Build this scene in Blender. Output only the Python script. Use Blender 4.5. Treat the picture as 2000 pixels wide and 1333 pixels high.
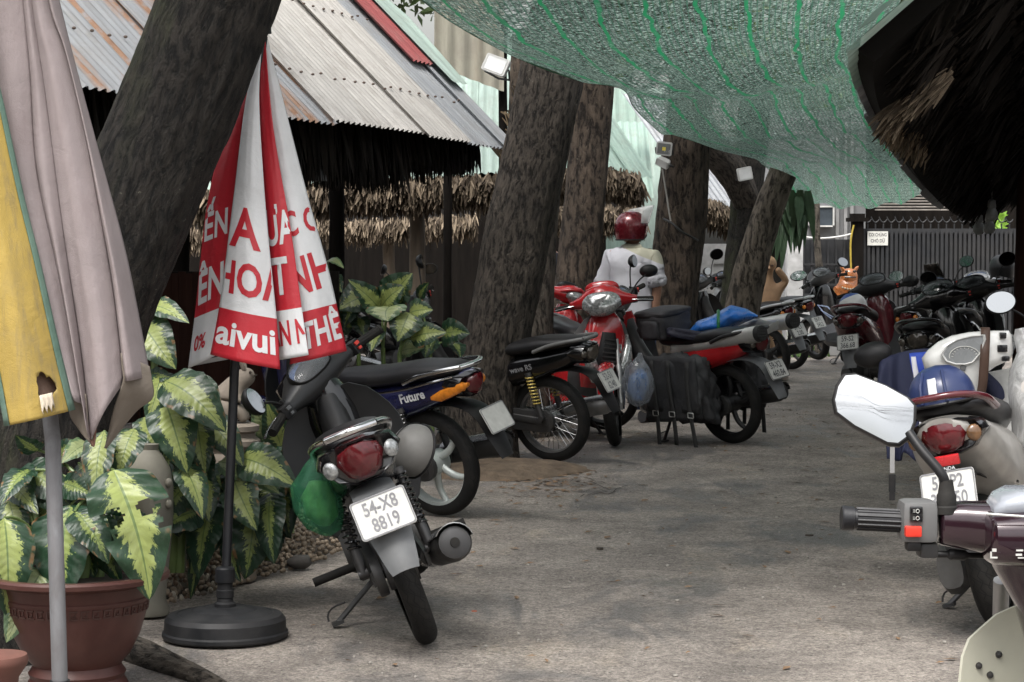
import bpy, bmesh, math, random
from mathutils import Vector, Matrix, noise
V = Vector
PI = math.pi
rad = math.radians
random.seed(7)
scene = bpy.context.scene
for o in list(bpy.data.objects): bpy.data.objects.remove(o)

# ------------------------------------------------------------------ camera
FPX, CAMH, HOR = 4278.0, 1.38, 480.0          # focal length in photo pixels, eye height, horizon row
PITCH = math.atan((666.5 - HOR) / FPX)
cam_d = bpy.data.cameras.new('camera')
cam = bpy.data.objects.new('camera', cam_d)
scene.collection.objects.link(cam)
cam.location = (0, 0, CAMH)
cam.rotation_euler = (PI / 2 - PITCH, 0, 0)
cam_d.sensor_width = 36.0
cam_d.lens = FPX * 36.0 / 2000.0
cam_d.clip_start = 0.1
cam_d.clip_end = 500
scene.camera = cam
scene.render.resolution_x, scene.render.resolution_y = 1024, 682

# ------------------------------------------------------------------ world, sun, exposure (overcast day)
world = bpy.data.worlds.new('World'); scene.world = world; world.use_nodes = True
nt = world.node_tree
for n in list(nt.nodes): nt.nodes.remove(n)
sky = nt.nodes.new('ShaderNodeTexSky'); sky.sky_type = 'NISHITA'; sky.sun_disc = False
SUN_EL, SUN_ROT = rad(62), rad(200)
sky.sun_elevation = SUN_EL; sky.sun_rotation = SUN_ROT
sky.air_density = 1.6; sky.dust_density = 6.0; sky.ozone_density = 1.0
hs = nt.nodes.new('ShaderNodeHueSaturation'); hs.inputs['Saturation'].default_value = 0.22
bg = nt.nodes.new('ShaderNodeBackground'); bg.inputs['Strength'].default_value = 0.13
wo = nt.nodes.new('ShaderNodeOutputWorld')
nt.links.new(sky.outputs[0], hs.inputs['Color']); nt.links.new(hs.outputs[0], bg.inputs['Color'])
nt.links.new(bg.outputs[0], wo.inputs['Surface'])
sun_d = bpy.data.lights.new('sun', 'SUN'); sun_d.energy = 1.5; sun_d.angle = rad(25); sun_d.color = (1.0, 0.97, 0.93)
sun = bpy.data.objects.new('sun', sun_d); scene.collection.objects.link(sun)
# direction towards the sun (Nishita: rotation 0 = +Y, clockwise seen from above)
sd = V((math.sin(SUN_ROT) * math.cos(SUN_EL), math.cos(SUN_ROT) * math.cos(SUN_EL), math.sin(SUN_EL)))
sun.rotation_euler = sd.to_track_quat('Z', 'Y').to_euler()
vs = scene.view_settings
vs.view_transform = 'Standard'; vs.look = 'None'; vs.gamma = 1.0; vs.exposure = 1.15
vs.use_curve_mapping = False

# ------------------------------------------------------------------ pixel -> world
COSP, SINP = math.cos(PITCH), math.sin(PITCH)
def ray(px, py):
    x, u = (px - 1000.0) / FPX, (666.5 - py) / FPX
    return V((x, COSP + u * SINP, -SINP + u * COSP))
def P(px, py, Y):                                # point at depth Y along the lane
    r = ray(px, py); return V((0, 0, CAMH)) + r * (Y / r.y)
def G(px, py, z=0.0):                            # point on the ground
    r = ray(px, py); return V((0, 0, CAMH)) + r * ((z - CAMH) / r.z)

# ------------------------------------------------------------------ mesh builder
def frame(d, up=V((0, 0, 1))):
    d = d.normalized()
    if abs(d.dot(up)) > 0.98: up = V((1, 0, 0)) if abs(d.x) < 0.9 else V((0, 1, 0))
    a = d.cross(up).normalized(); b = a.cross(d).normalized()
    return a, b
class MB:
    def __init__(s, m=None):
        s.v, s.f, s.m, s.uv, s.mi = [], [], m, {}, {}
    def add(s, vs, fs, mi=None):
        o = len(s.v)
        for p in vs:
            p = V(p); s.v.append(s.m @ p if s.m else p)
        for f in fs:
            if mi: s.mi[len(s.f)] = mi
            s.f.append(tuple(i + o for i in f))
        return o
    def box(s, c, d, rot=None, mi=None):
        c = V(c); h = V(d) / 2
        vs = []
        for x, y, z in ((-1,-1,-1),(1,-1,-1),(1,1,-1),(-1,1,-1),(-1,-1,1),(1,-1,1),(1,1,1),(-1,1,1)):
            p = V((x*h.x, y*h.y, z*h.z))
            if rot: p = rot @ p
            vs.append(c + p)
        s.add(vs, [(3,2,1,0),(4,5,6,7),(0,1,5,4),(1,2,6,5),(2,3,7,6),(3,0,4,7)], mi)
    def rings(s, rr, cap=True, close=False, mi=None):
        n = len(rr[0]); vs = [p for r in rr for p in r]; fs = []
        k = len(rr)
        for i in range(k if close else k - 1):
            a, b = i * n, ((i + 1) % k) * n
            for j in range(n):
                j2 = (j + 1) % n
                fs.append((a + j, a + j2, b + j2, b + j))
        if cap and not close:
            fs.append(tuple(range(n - 1, -1, -1))); fs.append(tuple((k - 1) * n + j for j in range(n)))
        s.add(vs, fs, mi)
    def tube(s, pts, r, n=10, cap=True, close=False, mi=None, flat=1.0, up=V((0,0,1))):
        pts = [V(p) for p in pts]; k = len(pts)
        rs = r if isinstance(r, (list, tuple)) else [r] * k
        rr = []; a = None
        for i, p in enumerate(pts):
            if close: d = pts[(i + 1) % k] - pts[i - 1]
            else: d = pts[min(i + 1, k - 1)] - pts[max(i - 1, 0)]
            if d.length < 1e-9: d = V((0, 0, 1))
            if a is None: a, b = frame(d, up)
            else:
                d = d.normalized(); a = (a - d * a.dot(d))
                a = a.normalized() if a.length > 1e-6 else frame(d)[0]
                b = a.cross(d).normalized()
            rr.append([p + (a * math.cos(t) + b * math.sin(t) * flat) * rs[i] for t in [2 * PI * j / n for j in range(n)]])
        s.rings(rr, cap, close, mi)
    def cyl(s, p0, p1, r0, r1=None, n=16, mi=None):
        s.tube([p0, p1], [r0, r0 if r1 is None else r1], n, mi=mi)
    def lathe(s, prof, c=(0,0,0), axis=(0,0,1), n=32, mi=None, arc=None, cap=False, up=V((0,0,1))):
        # prof: list of (radius, height along axis)
        c, ax = V(c), V(axis).normalized(); a, b = frame(ax, up)
        if arc:
            t0, t1 = arc; nn = n + 1
            ths = [t0 + (t1 - t0) * j / n for j in range(nn)]
            vs = []; fs = []
            for t in ths:
                for r, h in prof: vs.append(c + ax * h + (a * math.cos(t) + b * math.sin(t)) * r)
            m = len(prof)
            for j in range(n):
                for i in range(m - 1): fs.append((j*m+i, j*m+i+1, (j+1)*m+i+1, (j+1)*m+i))
            s.add(vs, fs, mi)
        else:
            rr = [[c + ax * h + (a * math.cos(t) + b * math.sin(t)) * max(r, 1e-4) for t in [2 * PI * j / n for j in range(n)]] for r, h in prof]
            s.rings(rr, True if cap else False, False, mi)
    def ell(s, c, r, n=14, m=8, rot=None, mi=None, top=None):
        c = V(c); rr = []
        for i in range(m + 1):
            ph = PI * i / m
            ring = []
            for j in range(n):
                t = 2 * PI * j / n
                p = V((r[0] * math.sin(ph) * math.cos(t), r[1] * math.sin(ph) * math.sin(t), r[2] * math.cos(ph)))
                if i in (0, m): p += V((1e-4 * math.cos(t), 1e-4 * math.sin(t), 0))
                if rot: p = rot @ p
                ring.append(c + p)
            rr.append(ring)
        s.rings(rr[::-1], True, False, mi)
    def loftx(s, secs, n=16, mi=None):           # sections (x, z, half width, half height[, power[, y]]) along x
        rr = []
        for q in secs:
            x, z, hw, hh = q[:4]; p = q[4] if len(q) > 4 else 2.5; y = q[5] if len(q) > 5 else 0
            rr.append([V((x, y + sgp(math.cos(t), p) * hw, z + sgp(math.sin(t), p) * hh)) for t in [2 * PI * j / n for j in range(n)]])
        s.rings(rr, mi=mi)
    def lofty(s, secs, n=16, mi=None):           # (y, x, z, hx, hz[, p])
        rr = []
        for q in secs:
            y, x, z, hx, hz = q[:5]; p = q[5] if len(q) > 5 else 2.5
            rr.append([V((x + sgp(math.sin(t), p) * hx, y, z + sgp(math.cos(t), p) * hz)) for t in [2 * PI * j / n for j in range(n)]])
        s.rings(rr, mi=mi)
    def loftz(s, secs, n=16, mi=None):           # (z, x, y, hx, hy[, p])
        rr = []
        for q in secs:
            z, x, y, hx, hy = q[:5]; p = q[5] if len(q) > 5 else 2.5
            rr.append([V((x + sgp(math.cos(t), p) * hx, y + sgp(math.sin(t), p) * hy, z)) for t in [2 * PI * j / n for j in range(n)]])
        s.rings(rr, mi=mi)
    def grid(s, fn, nu, nv, th=0.0, mi=None):    # open sheet fn(u, v); th > 0 gives it thickness
        pts = [[V(fn(i / nu, j / nv)) for j in range(nv + 1)] for i in range(nu + 1)]
        vs = [p for r in pts for p in r]; w = nv + 1
        fs = [(i*w+j, (i+1)*w+j, (i+1)*w+j+1, i*w+j+1) for i in range(nu) for j in range(nv)]
        if th:
            nn = len(vs); nor = [V((0,0,0)) for _ in vs]
            for f in fs:
                fnm = (vs[f[1]] - vs[f[0]]).cross(vs[f[3]] - vs[f[0]]) + (vs[f[3]] - vs[f[2]]).cross(vs[f[1]] - vs[f[2]])
                for i in f: nor[i] += fnm
            vs2 = [p - (q.normalized() * th if q.length > 1e-12 else V((0,0,0))) for p, q in zip(vs, nor)]
            fs2 = [tuple(i + nn for i in reversed(f)) for f in fs]
            edge = [i*w for i in range(nu, -1, -1)] + [j for j in range(1, w)] + [i*w+nv for i in range(1, nu+1)] + [nu*w+j for j in range(nv-1, -1, -1)]
            es = [(edge[k], edge[k+1], edge[k+1]+nn, edge[k]+nn) for k in range(len(edge)-1)]
            vs = vs + vs2; fs = fs + fs2 + es
        o = s.add(vs, fs, mi)
        for i in range(nu + 1):
            for j in range(w):
                s.uv[o + i*w + j] = (i / nu, j / nv)
                if th: s.uv[o + nn + i*w + j] = (i / nu, j / nv)
        return o
    def prism(s, poly, a, b, mi=None):           # poly: 3D points, extruded from offset a to offset b (vectors)
        n = len(poly); a, b = V(a), V(b)
        vs = [V(p) + a for p in poly] + [V(p) + b for p in poly]
        fs = [tuple(range(n - 1, -1, -1)), tuple(range(n, 2 * n))] + [(i, (i+1) % n, n + (i+1) % n, n + i) for i in range(n)]
        s.add(vs, fs, mi)
    def build(s, name, mat, parent=None, smooth=40, rep=True, bevel=0):
        me = bpy.data.meshes.new(name)
        me.from_pydata([tuple(p) for p in s.v], [], s.f)
        if s.uv:
            l = me.uv_layers.new(name='UVMap').data
            for lp in me.loops:
                l[lp.index].uv = s.uv.get(lp.vertex_index, (0, 0))
        if rep:
            bm = bmesh.new(); bm.from_mesh(me)
            bmesh.ops.recalc_face_normals(bm, faces=bm.faces)
            if bevel: bmesh.ops.bevel(bm, geom=[e for e in bm.edges if len(e.link_faces) == 2 and e.calc_face_angle(0) > 0.6], offset=bevel, segments=2, affect='EDGES', profile=0.6)
            bm.to_mesh(me); bm.free()
        mats = mat if isinstance(mat, (list, tuple)) else [mat]
        for mm in mats: me.materials.append(mm)
        if s.mi and not bevel:
            for k, i in s.mi.items(): me.polygons[k].material_index = i
        if smooth:
            for p in me.polygons: p.use_smooth = True
            try: me.set_sharp_from_angle(angle=rad(smooth))
            except Exception: pass
        return link(name, me, parent)
def sgp(c, p): return math.copysign(abs(c) ** (2.0 / p), c)
def link(name, me, parent=None):
    o = bpy.data.objects.new(name, me); scene.collection.objects.link(o)
    if parent: o.parent = parent
    return o
def thing(name, label, cat, loc=(0,0,0), yaw=0, group=None, mw=None):
    o = bpy.data.objects.new(name, None); scene.collection.objects.link(o); o.empty_display_size = 0.1
    if mw is not None: o.matrix_world = mw
    else: o.location = loc; o.rotation_euler = (0, 0, yaw)
    return tag(o, label, cat, group)
def tag(o, label, cat, group=None, kind=None):
    if label: o['label'] = label
    if cat: o['category'] = cat
    if group: o['group'] = group
    if kind: o['kind'] = kind
    return o
def struct(o): o['kind'] = 'structure'; return o
def lerp(a, b, t): return a + (b - a) * t
def interp(tab, x):                              # piecewise-linear table [(x, y...)]
    if x <= tab[0][0]: return tab[0][1:]
    for a, b in zip(tab, tab[1:]):
        if x <= b[0]:
            t = (x - a[0]) / (b[0] - a[0]); return tuple(lerp(p, q, t) for p, q in zip(a[1:], b[1:]))
    return tab[-1][1:]
def bez(pts, n):
    out = []
    for i in range(n + 1):
        t = i / n; q = [V(p) for p in pts]
        while len(q) > 1: q = [q[k].lerp(q[k+1], t) for k in range(len(q) - 1)]
        out.append(q[0])
    return out
def crom(pts, n):                                # Catmull-Rom through the points
    pts = [V(p) for p in pts]; out = []
    for i in range(len(pts) - 1):
        p0, p1, p2, p3 = pts[max(i-1,0)], pts[i], pts[i+1], pts[min(i+2, len(pts)-1)]
        for k in range(n):
            t = k / n
            out.append(0.5 * ((2*p1) + (p2-p0)*t + (2*p0-5*p1+4*p2-p3)*t*t + (3*p1-p0-3*p2+p3)*t**3))
    return out + [pts[-1]]
def text_geo(s, size=1.0, maxlen=None, sx=1.0, align='CENTER', bold=0.0):
    cu = bpy.data.curves.new('txt', 'FONT'); cu.body = s; cu.size = size; cu.align_x = align; cu.align_y = 'CENTER'
    cu.resolution_u = 3; cu.offset = bold; cu.fill_mode = 'FRONT'; cu.dimensions = '2D'
    ob = bpy.data.objects.new('txt', cu); scene.collection.objects.link(ob)
    bpy.context.view_layer.update()
    me = bpy.data.meshes.new_from_object(ob.evaluated_get(bpy.context.evaluated_depsgraph_get()))
    bm = bmesh.new(); bm.from_mesh(me)
    bmesh.ops.triangulate(bm, faces=bm.faces)
    bmesh.ops.remove_doubles(bm, verts=bm.verts, dist=1e-5)
    if maxlen:
        for _ in range(6):
            es = [e for e in bm.edges if e.calc_length() > maxlen]
            if not es: break
            bmesh.ops.subdivide_edges(bm, edges=es, cuts=1); bmesh.ops.triangulate(bm, faces=[f for f in bm.faces if len(f.verts) > 3])
    bm.verts.index_update()
    vs = [(v.co.x * sx, v.co.y) for v in bm.verts]; fs = [tuple(v.index for v in f.verts) for f in bm.faces]
    bm.free(); bpy.data.meshes.remove(me); bpy.data.objects.remove(ob); bpy.data.curves.remove(cu)
    return vs, fs

# ------------------------------------------------------------------ materials
MATS = {}
def nodes(name):
    m = bpy.data.materials.new(name); m.use_nodes = True
    t = m.node_tree
    for n in list(t.nodes): t.nodes.remove(n)
    out = t.nodes.new('ShaderNodeOutputMaterial'); b = t.nodes.new('ShaderNodeBsdfPrincipled')
    t.links.new(b.outputs[0], out.inputs['Surface'])
    return m, t, b, out
def N(t, typ, **kw):
    n = t.nodes.new('ShaderNode' + typ)
    for k, v in kw.items():
        if k.startswith('i_'): n.inputs[k[2:].replace('_', ' ')].default_value = v
        else: setattr(n, k, v)
    return n
def Lk(t, a, b): t.links.new(a, b)
def mathn(t, op, a, b=None, clamp=False):
    n = t.nodes.new('ShaderNodeMath'); n.operation = op; n.use_clamp = clamp
    for i, x in enumerate((a, b)):
        if x is None: continue
        if isinstance(x, (int, float)): n.inputs[i].default_value = x
        else: t.links.new(x, n.inputs[i])
    return n.outputs[0]
def mixc(t, f, a, b, mode='MIX'):
    n = t.nodes.new('ShaderNodeMix'); n.data_type = 'RGBA'; n.blend_type = mode
    for k, x in ((0, f), (6, a), (7, b)):
        if isinstance(x, (int, float)): n.inputs[k].default_value = x
        elif isinstance(x, (tuple, list)): n.inputs[k].default_value = (*x[:3], 1)
        else: t.links.new(x, n.inputs[k])
    return n.outputs[2]
def ramp(t, f, stops, interp_='LINEAR'):
    n = t.nodes.new('ShaderNodeValToRGB'); t.links.new(f, n.inputs[0]); n.color_ramp.interpolation = interp_
    e = n.color_ramp.elements
    while len(e) < len(stops): e.new(0.5)
    for x, (p, c) in zip(e, stops):
        x.position = p; x.color = (*c, 1) if isinstance(c, (tuple, list)) else (c, c, c, 1)
    return n.outputs[0]
def coords(t, scale=(1,1,1), kind='Object', rot=(0,0,0)):
    c = t.nodes.new('ShaderNodeTexCoord'); mp = t.nodes.new('ShaderNodeMapping')
    mp.inputs['Scale'].default_value = scale; mp.inputs['Rotation'].default_value = rot
    t.links.new(c.outputs[kind], mp.inputs[0]); return mp.outputs[0]
def noisen(t, vec, scale, detail=4, rough=.55, dist=0):
    n = t.nodes.new('ShaderNodeTexNoise'); n.inputs['Scale'].default_value = scale; n.inputs['Detail'].default_value = detail
    n.inputs['Roughness'].default_value = rough; n.inputs['Distortion'].default_value = dist
    t.links.new(vec, n.inputs['Vector']); return n.outputs['Fac']
def bumpn(t, h, strength, dist, b):
    n = t.nodes.new('ShaderNodeBump'); n.inputs['Strength'].default_value = strength; n.inputs['Distance'].default_value = dist
    t.links.new(h, n.inputs['Height']); t.links.new(n.outputs[0], b.inputs['Normal'])
def mat(name, col, rough=.5, metal=0.0, var=.18, vs=9, bump=0.0, bs=60, bd=.004, coat=0.0, dirt=0.0, dirtcol=(.070,.060,.048), ds=5, spec=.5, stretch=(1,1,1)):
    if name in MATS: return MATS[name]
    m, t, b, out = nodes(name)
    co = coords(t, stretch)
    n1 = noisen(t, co, vs, 5)
    lo = tuple(c * (1 - var) for c in col); hi = tuple(min(c * (1 + var), 1) for c in col)
    c = ramp(t, n1, [(.3, lo), (.7, hi)])
    if dirt:
        n2 = noisen(t, co, ds, 7, .65, .4)
        f = ramp(t, n2, [(.5 - dirt * .35, 0.0), (.78, dirt)])
        c = mixc(t, f, c, dirtcol)
        r = mixc(t, f, (rough,)*3, (.8,)*3); Lk(t, r, b.inputs['Roughness'])
    else:
        Lk(t, ramp(t, noisen(t, co, vs * 3, 4), [(.3, max(rough - .08, .02)), (.7, min(rough + .1, 1))]), b.inputs['Roughness'])
    Lk(t, c, b.inputs['Base Color'])
    b.inputs['Metallic'].default_value = metal; b.inputs['Specular IOR Level'].default_value = spec
    if coat: b.inputs['Coat Weight'].default_value = coat; b.inputs['Coat Roughness'].default_value = .06
    if bump: bumpn(t, noisen(t, co, bs, 6, .6), bump, bd, b)
    MATS[name] = m; return m
def glassy(name, col, rough=.05, trans=.9, ior=1.4):
    if name in MATS: return MATS[name]
    m, t, b, out = nodes(name)
    b.inputs['Base Color'].default_value = (*col, 1); b.inputs['Roughness'].default_value = rough
    b.inputs['Transmission Weight'].default_value = trans; b.inputs['IOR'].default_value = ior
    MATS[name] = m; return m
blackplastic = mat('black plastic', (.010,.010,.011), .45, spec=.32, dirt=.18, ds=7, bump=.1, bs=300, bd=.001)
blackgloss = mat('black paint', (.006,.006,.007), .16, coat=.6, dirt=.06, ds=4)
rubber = mat('rubber', (.010,.010,.010), .75, spec=.25, dirt=.4, ds=6, bump=.2, bs=200)
seatvinyl = mat('seat vinyl', (.011,.011,.0125), .42, spec=.38, dirt=.15, ds=4, bump=.25, bs=500, bd=.001)
steel = mat('steel', (.52,.52,.52), .25, 1.0, dirt=.12, ds=8)
alu = mat('cast aluminium', (.34,.34,.34), .42, .85, dirt=.35, ds=7, bump=.2, bs=120, bd=.002)
darkmetal = mat('dark metal', (.06,.06,.062), .45, .6, dirt=.4, ds=8)
enginemetal = mat('engine metal', (.13,.13,.13), .5, .6, dirt=.55, ds=6, bump=.3, bs=60)
greyplastic = mat('grey plastic', (.12,.125,.13), .5, dirt=.3, ds=6)
silverpaint = mat('silver paint', (.52,.53,.54), .3, .35, coat=.3, dirt=.15)
whitepaint = mat('white paint', (.64,.64,.62), .25, coat=.6, dirt=.10, ds=3)
redpaint = mat('red paint', (.42,.018,.022), .2, coat=.8, dirt=.08, ds=4)
maroonpaint = mat('maroon paint', (.10,.012,.018), .2, coat=.8, dirt=.1)
bluepaint = mat('blue paint', (.012,.045,.16), .22, .2, coat=.8, dirt=.06)
purplepaint = mat('blue violet paint', (.018,.02,.075), .22, .2, coat=.8, dirt=.1)
redlens = mat('red lens', (.085,.007,.010), .12, coat=.5, var=.3, vs=30, dirt=.1)
amberlens = mat('amber lens', (.62,.20,.02), .15, coat=.5, var=.3, vs=40, dirt=.1)
clearlens = mat('clear lens', (.34,.35,.35), .10, .5, var=.6, vs=70, coat=.6)
smokelens = mat('smoked lens', (.07,.06,.05), .1, .2, coat=.7, var=.4, vs=30)
mirrorglass = mat('mirror glass', (.40,.41,.42), .02, 1.0, var=.01)
platewhite = mat('plate white', (.58,.58,.55), .45, dirt=.35, ds=9)
plateink = mat('plate ink', (.20,.20,.205), .5, dirt=.2)
plateinkdark = mat('plate ink dark', (.06,.06,.065), .5, dirt=.2)
# ------------------------------------------------------------------ motorbikes
def make_tyre_mat():
    m, t, b, out = nodes('tyre rubber')
    uv = N(t, 'TexCoord').outputs['UV']
    sep = N(t, 'SeparateXYZ'); Lk(t, uv, sep.inputs[0])
    u, v = sep.outputs[0], sep.outputs[1]
    tri = mathn(t, 'ABSOLUTE', mathn(t, 'SUBTRACT', mathn(t, 'FRACT', mathn(t, 'MULTIPLY', u, 34)), .5))   # zigzag 0..0.5
    acr = mathn(t, 'ADD', mathn(t, 'MULTIPLY', tri, .16), v)
    g = mathn(t, 'ABSOLUTE', mathn(t, 'SUBTRACT', mathn(t, 'FRACT', mathn(t, 'MULTIPLY', acr, 6.5)), .5))
    groove = mathn(t, 'LESS_THAN', g, .09)
    cut = mathn(t, 'LESS_THAN', mathn(t, 'ABSOLUTE', mathn(t, 'SUBTRACT', mathn(t, 'FRACT', mathn(t, 'ADD', mathn(t, 'MULTIPLY', u, 34), mathn(t, 'MULTIPLY', v, 3))), .5)), .05)
    ctr = mathn(t, 'LESS_THAN', mathn(t, 'ABSOLUTE', mathn(t, 'SUBTRACT', v, .5)), .30)
    gr = mathn(t, 'MULTIPLY', mathn(t, 'MAXIMUM', groove, cut), ctr)
    co = coords(t); n = noisen(t, co, 7, 7, .65)
    c = mixc(t, ramp(t, n, [(.42, 0.0), (.8, .6)]), (.010,.010,.010), (.045,.040,.034))
    c = mixc(t, gr, c, (.008,.008,.008))
    Lk(t, c, b.inputs['Base Color']); b.inputs['Roughness'].default_value = .72; b.inputs['Specular IOR Level'].default_value = .25
    h = mathn(t, 'ADD', mathn(t, 'MULTIPLY', gr, -1.0), mathn(t, 'MULTIPLY', noisen(t, co, 150, 3), .15))
    bumpn(t, h, .8, .004, b)
    return m
tyremat = make_tyre_mat()

def wheel(parent, c, r, tw, style, M=None, rimmat=None, spoke_n=36):
    c = V(c); rimmat = rimmat or darkmetal
    hub = MB(M)
    rr = r - tw * .82                                   # rim radius
    hub.lathe([(rr - .012, -.024), (rr + .004, -.027), (rr + .006, -.020), (rr - .006, -.012), (rr - .010, 0), (rr - .006, .012), (rr + .006, .020), (rr + .004, .027), (rr - .012, .024), (rr - .016, .0), (rr - .012, -.024)], c, (0,1,0), 40)
    hub.cyl(c + V((0,-.055,0)), c + V((0,.055,0)), .062 if style != 'spoke' else .045, n=20)
    hub.cyl(c + V((0,-.075,0)), c + V((0,.075,0)), .014, n=10)
    w = hub.build('wheel', rimmat, parent)
    ty = MB(M); prof = []
    for k in range(13):
        a = PI * (-.12 + 1.24 * k / 12)
        prof.append((r - tw * .55 + math.sin(a) * tw * .55 if math.sin(a) > 0 else r - tw * .55 + math.sin(a) * tw * .8, -math.cos(a) * tw * .55))
    n = 56; vs = []; fs = []; uvs = []
    for j in range(n):
        t = 2 * PI * j / n
        for k, (q, h) in enumerate(prof):
            vs.append(c + V((math.cos(t) * q, h, math.sin(t) * q))); uvs.append((j / n, k / 12))
    m_ = 13
    for j in range(n):
        for k in range(12): fs.append((j*m_+k, j*m_+k+1, ((j+1) % n)*m_+k+1, ((j+1) % n)*m_+k))
    o = ty.add(vs, fs)
    for i, q in enumerate(uvs): ty.uv[o + i] = q
    ty.build('tyre', tyremat, w, 60)
    sp = MB(M)
    if style == 'spoke':
        for j in range(spoke_n):
            t = 2 * PI * j / spoke_n; s = 1 if j % 2 else -1; t2 = t + (.55 if j % 4 < 2 else -.55)
            sp.tube([c + V((math.cos(t2) * .045, s * .028, math.sin(t2) * .045)), c + V((math.cos(t) * (rr - .01), 0, math.sin(t) * (rr - .01)))], .0022, 5)
        sp.build('spokes', steel, w)
    else:
        k = {'mag6': 6, 'mag5': 5, 'mag3': 3}.get(style, 5)
        for j in range(k):
            t = 2 * PI * j / k + .3
            d = V((math.cos(t), 0, math.sin(t))); p = V((-math.sin(t), 0, math.cos(t)))
            def fn(a, bb):
                rad_ = lerp(.05, rr - .008, a); wd = lerp(.022, .016, a)
                ang = 2 * PI * bb
                return c + d * rad_ + p * (math.cos(ang) * wd + .02 * math.sin(a * PI)) + V((0, math.sin(ang) * .016, 0))
            sp.grid(fn, 6, 10)
        sp.build('spokes', rimmat, w)
    return w

def plane_m(c, ux, uy):
    ux, uy = V(ux).normalized(), V(uy).normalized(); uz = ux.cross(uy)
    m = Matrix.Identity(4)
    for i, a in enumerate((ux, uy, uz)): m[0][i], m[1][i], m[2][i] = a
    m[0][3], m[1][3], m[2][3] = c
    return m
def rrect(w, h, r, n=4):
    out = []
    for cx, cy, a0 in ((w/2-r, h/2-r, 0), (-w/2+r, h/2-r, 90), (-w/2+r, -h/2+r, 180), (w/2-r, -h/2+r, 270)):
        for k in range(n + 1):
            a = rad(a0 + 90 * k / n); out.append((cx + math.cos(a) * r, cy + math.sin(a) * r))
    return out
def add_text(mb, s, x, y, size, sx=.8, z=0.0, bold=.0, depth=0.0):
    vs, fs = text_geo(s, size, sx=sx, bold=bold)
    mb.add([(p + x, q + y, z) for p, q in vs], fs)
def plate(parent, M, lines, ink=None):
    mb = MB(M); rc = rrect(.19, .14, .012)
    mb.prism([(x, y, 0) for x, y in rc], (0,0,-.0015), (0,0,.0015))
    pl = mb.build('license_plate', platewhite, parent, 30)
    bd = MB(M); outer = rrect(.188, .138, .012); inner = rrect(.178, .128, .009); n = len(outer)
    bd.add([(x, y, .0035) for x, y in outer] + [(x, y, .0035) for x, y in inner], [(i, (i+1) % n, n+(i+1) % n, n+i) for i in range(n)])
    bd.build('border', ink or plateink, pl, 0, rep=False)
    tx = MB(M)
    for s, y in zip(lines, (.029, -.032)): add_text(tx, s, 0, y, .066, sx=.72, z=.0035, bold=.0011)
    tx.build('lettering', ink or plateink, pl, 0, rep=False)
    return pl
def strip(mb, pts, hw, th=.004, crown=.015):            # curved mudguard-like strip following (x, z) points
    pts = crom([V((x, 0, z)) for x, z in pts], 4)
    k = len(pts)
    def fn(u, v):
        f = u * (k - 1); i = min(int(f), k - 2); p = pts[i].lerp(pts[i+1], f - i)
        d = (pts[min(i+1, k-1)] - pts[max(i-1, 0)]).normalized(); nrm = V((-d.z, 0, d.x))
        s = v * 2 - 1; w = hw(u) if callable(hw) else hw
        return p + V((0, s * w, 0)) - nrm * crown * s * s * (1 if nrm.z > 0 else -1)
    mb.grid(fn, (k - 1), 8, th)
def helix(p0, p1, r, turns, n=10):
    p0, p1 = V(p0), V(p1); a, b = frame(p1 - p0); k = int(turns * n)
    return [p0.lerp(p1, i / k) + (a * math.cos(2*PI*i/n) + b * math.sin(2*PI*i/n)) * r for i in range(k + 1)]

def mirror(root, base, glass_c, size, M, face=(-1, .0, .05), shape='oval', stemmat=None, back=None, bendout=.6):
    base, gc = V(base), V(glass_c)
    mb = MB(M)
    mid = V((base.x, lerp(base.y, gc.y, 1 - bendout), lerp(base.z, gc.z, .75)))
    mb.tube(bez([base, mid, gc + V((.03, 0, -size[1] * .5))], 8), .0055, 8)
    mb.cyl(base - V((0,0,.005)), base + V((0,0,.03)), .013, .009, 10)
    st = mb.build('mirror_stem', stemmat or blackplastic, root)
    f = V(face).normalized(); ux = f.cross(V((0,0,1))).normalized() * -1; uy = ux.cross(f).normalized() * -1
    if uy.z < 0: uy = -uy
    ux = uy.cross(f)
    if shape == 'oval': out = [(math.cos(2*PI*k/28) * size[0], math.sin(2*PI*k/28) * size[1]) for k in range(28)]
    else: out = [(x * size[0], y * size[1]) for x, y in shape]
    hb = MB(M); n = len(out)
    rings = []
    for sc, dz in ((1.0, .004), (1.06, 0), (1.05, -.012), (.85, -.03), (.45, -.042), (.05, -.045)):
        rings.append([gc + ux * x * sc + uy * y * sc + f * dz for x, y in out])
    hb.rings(rings)
    h = hb.build('mirror_housing', back or blackplastic, root, 50)
    gl = MB(M); gl.add([gc + ux * x * .96 + uy * y * .96 + f * .0055 for x, y in out], [tuple(range(n))])
    gl.build('mirror_glass', mirrorglass, h, 0, rep=False)
    return h

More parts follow.
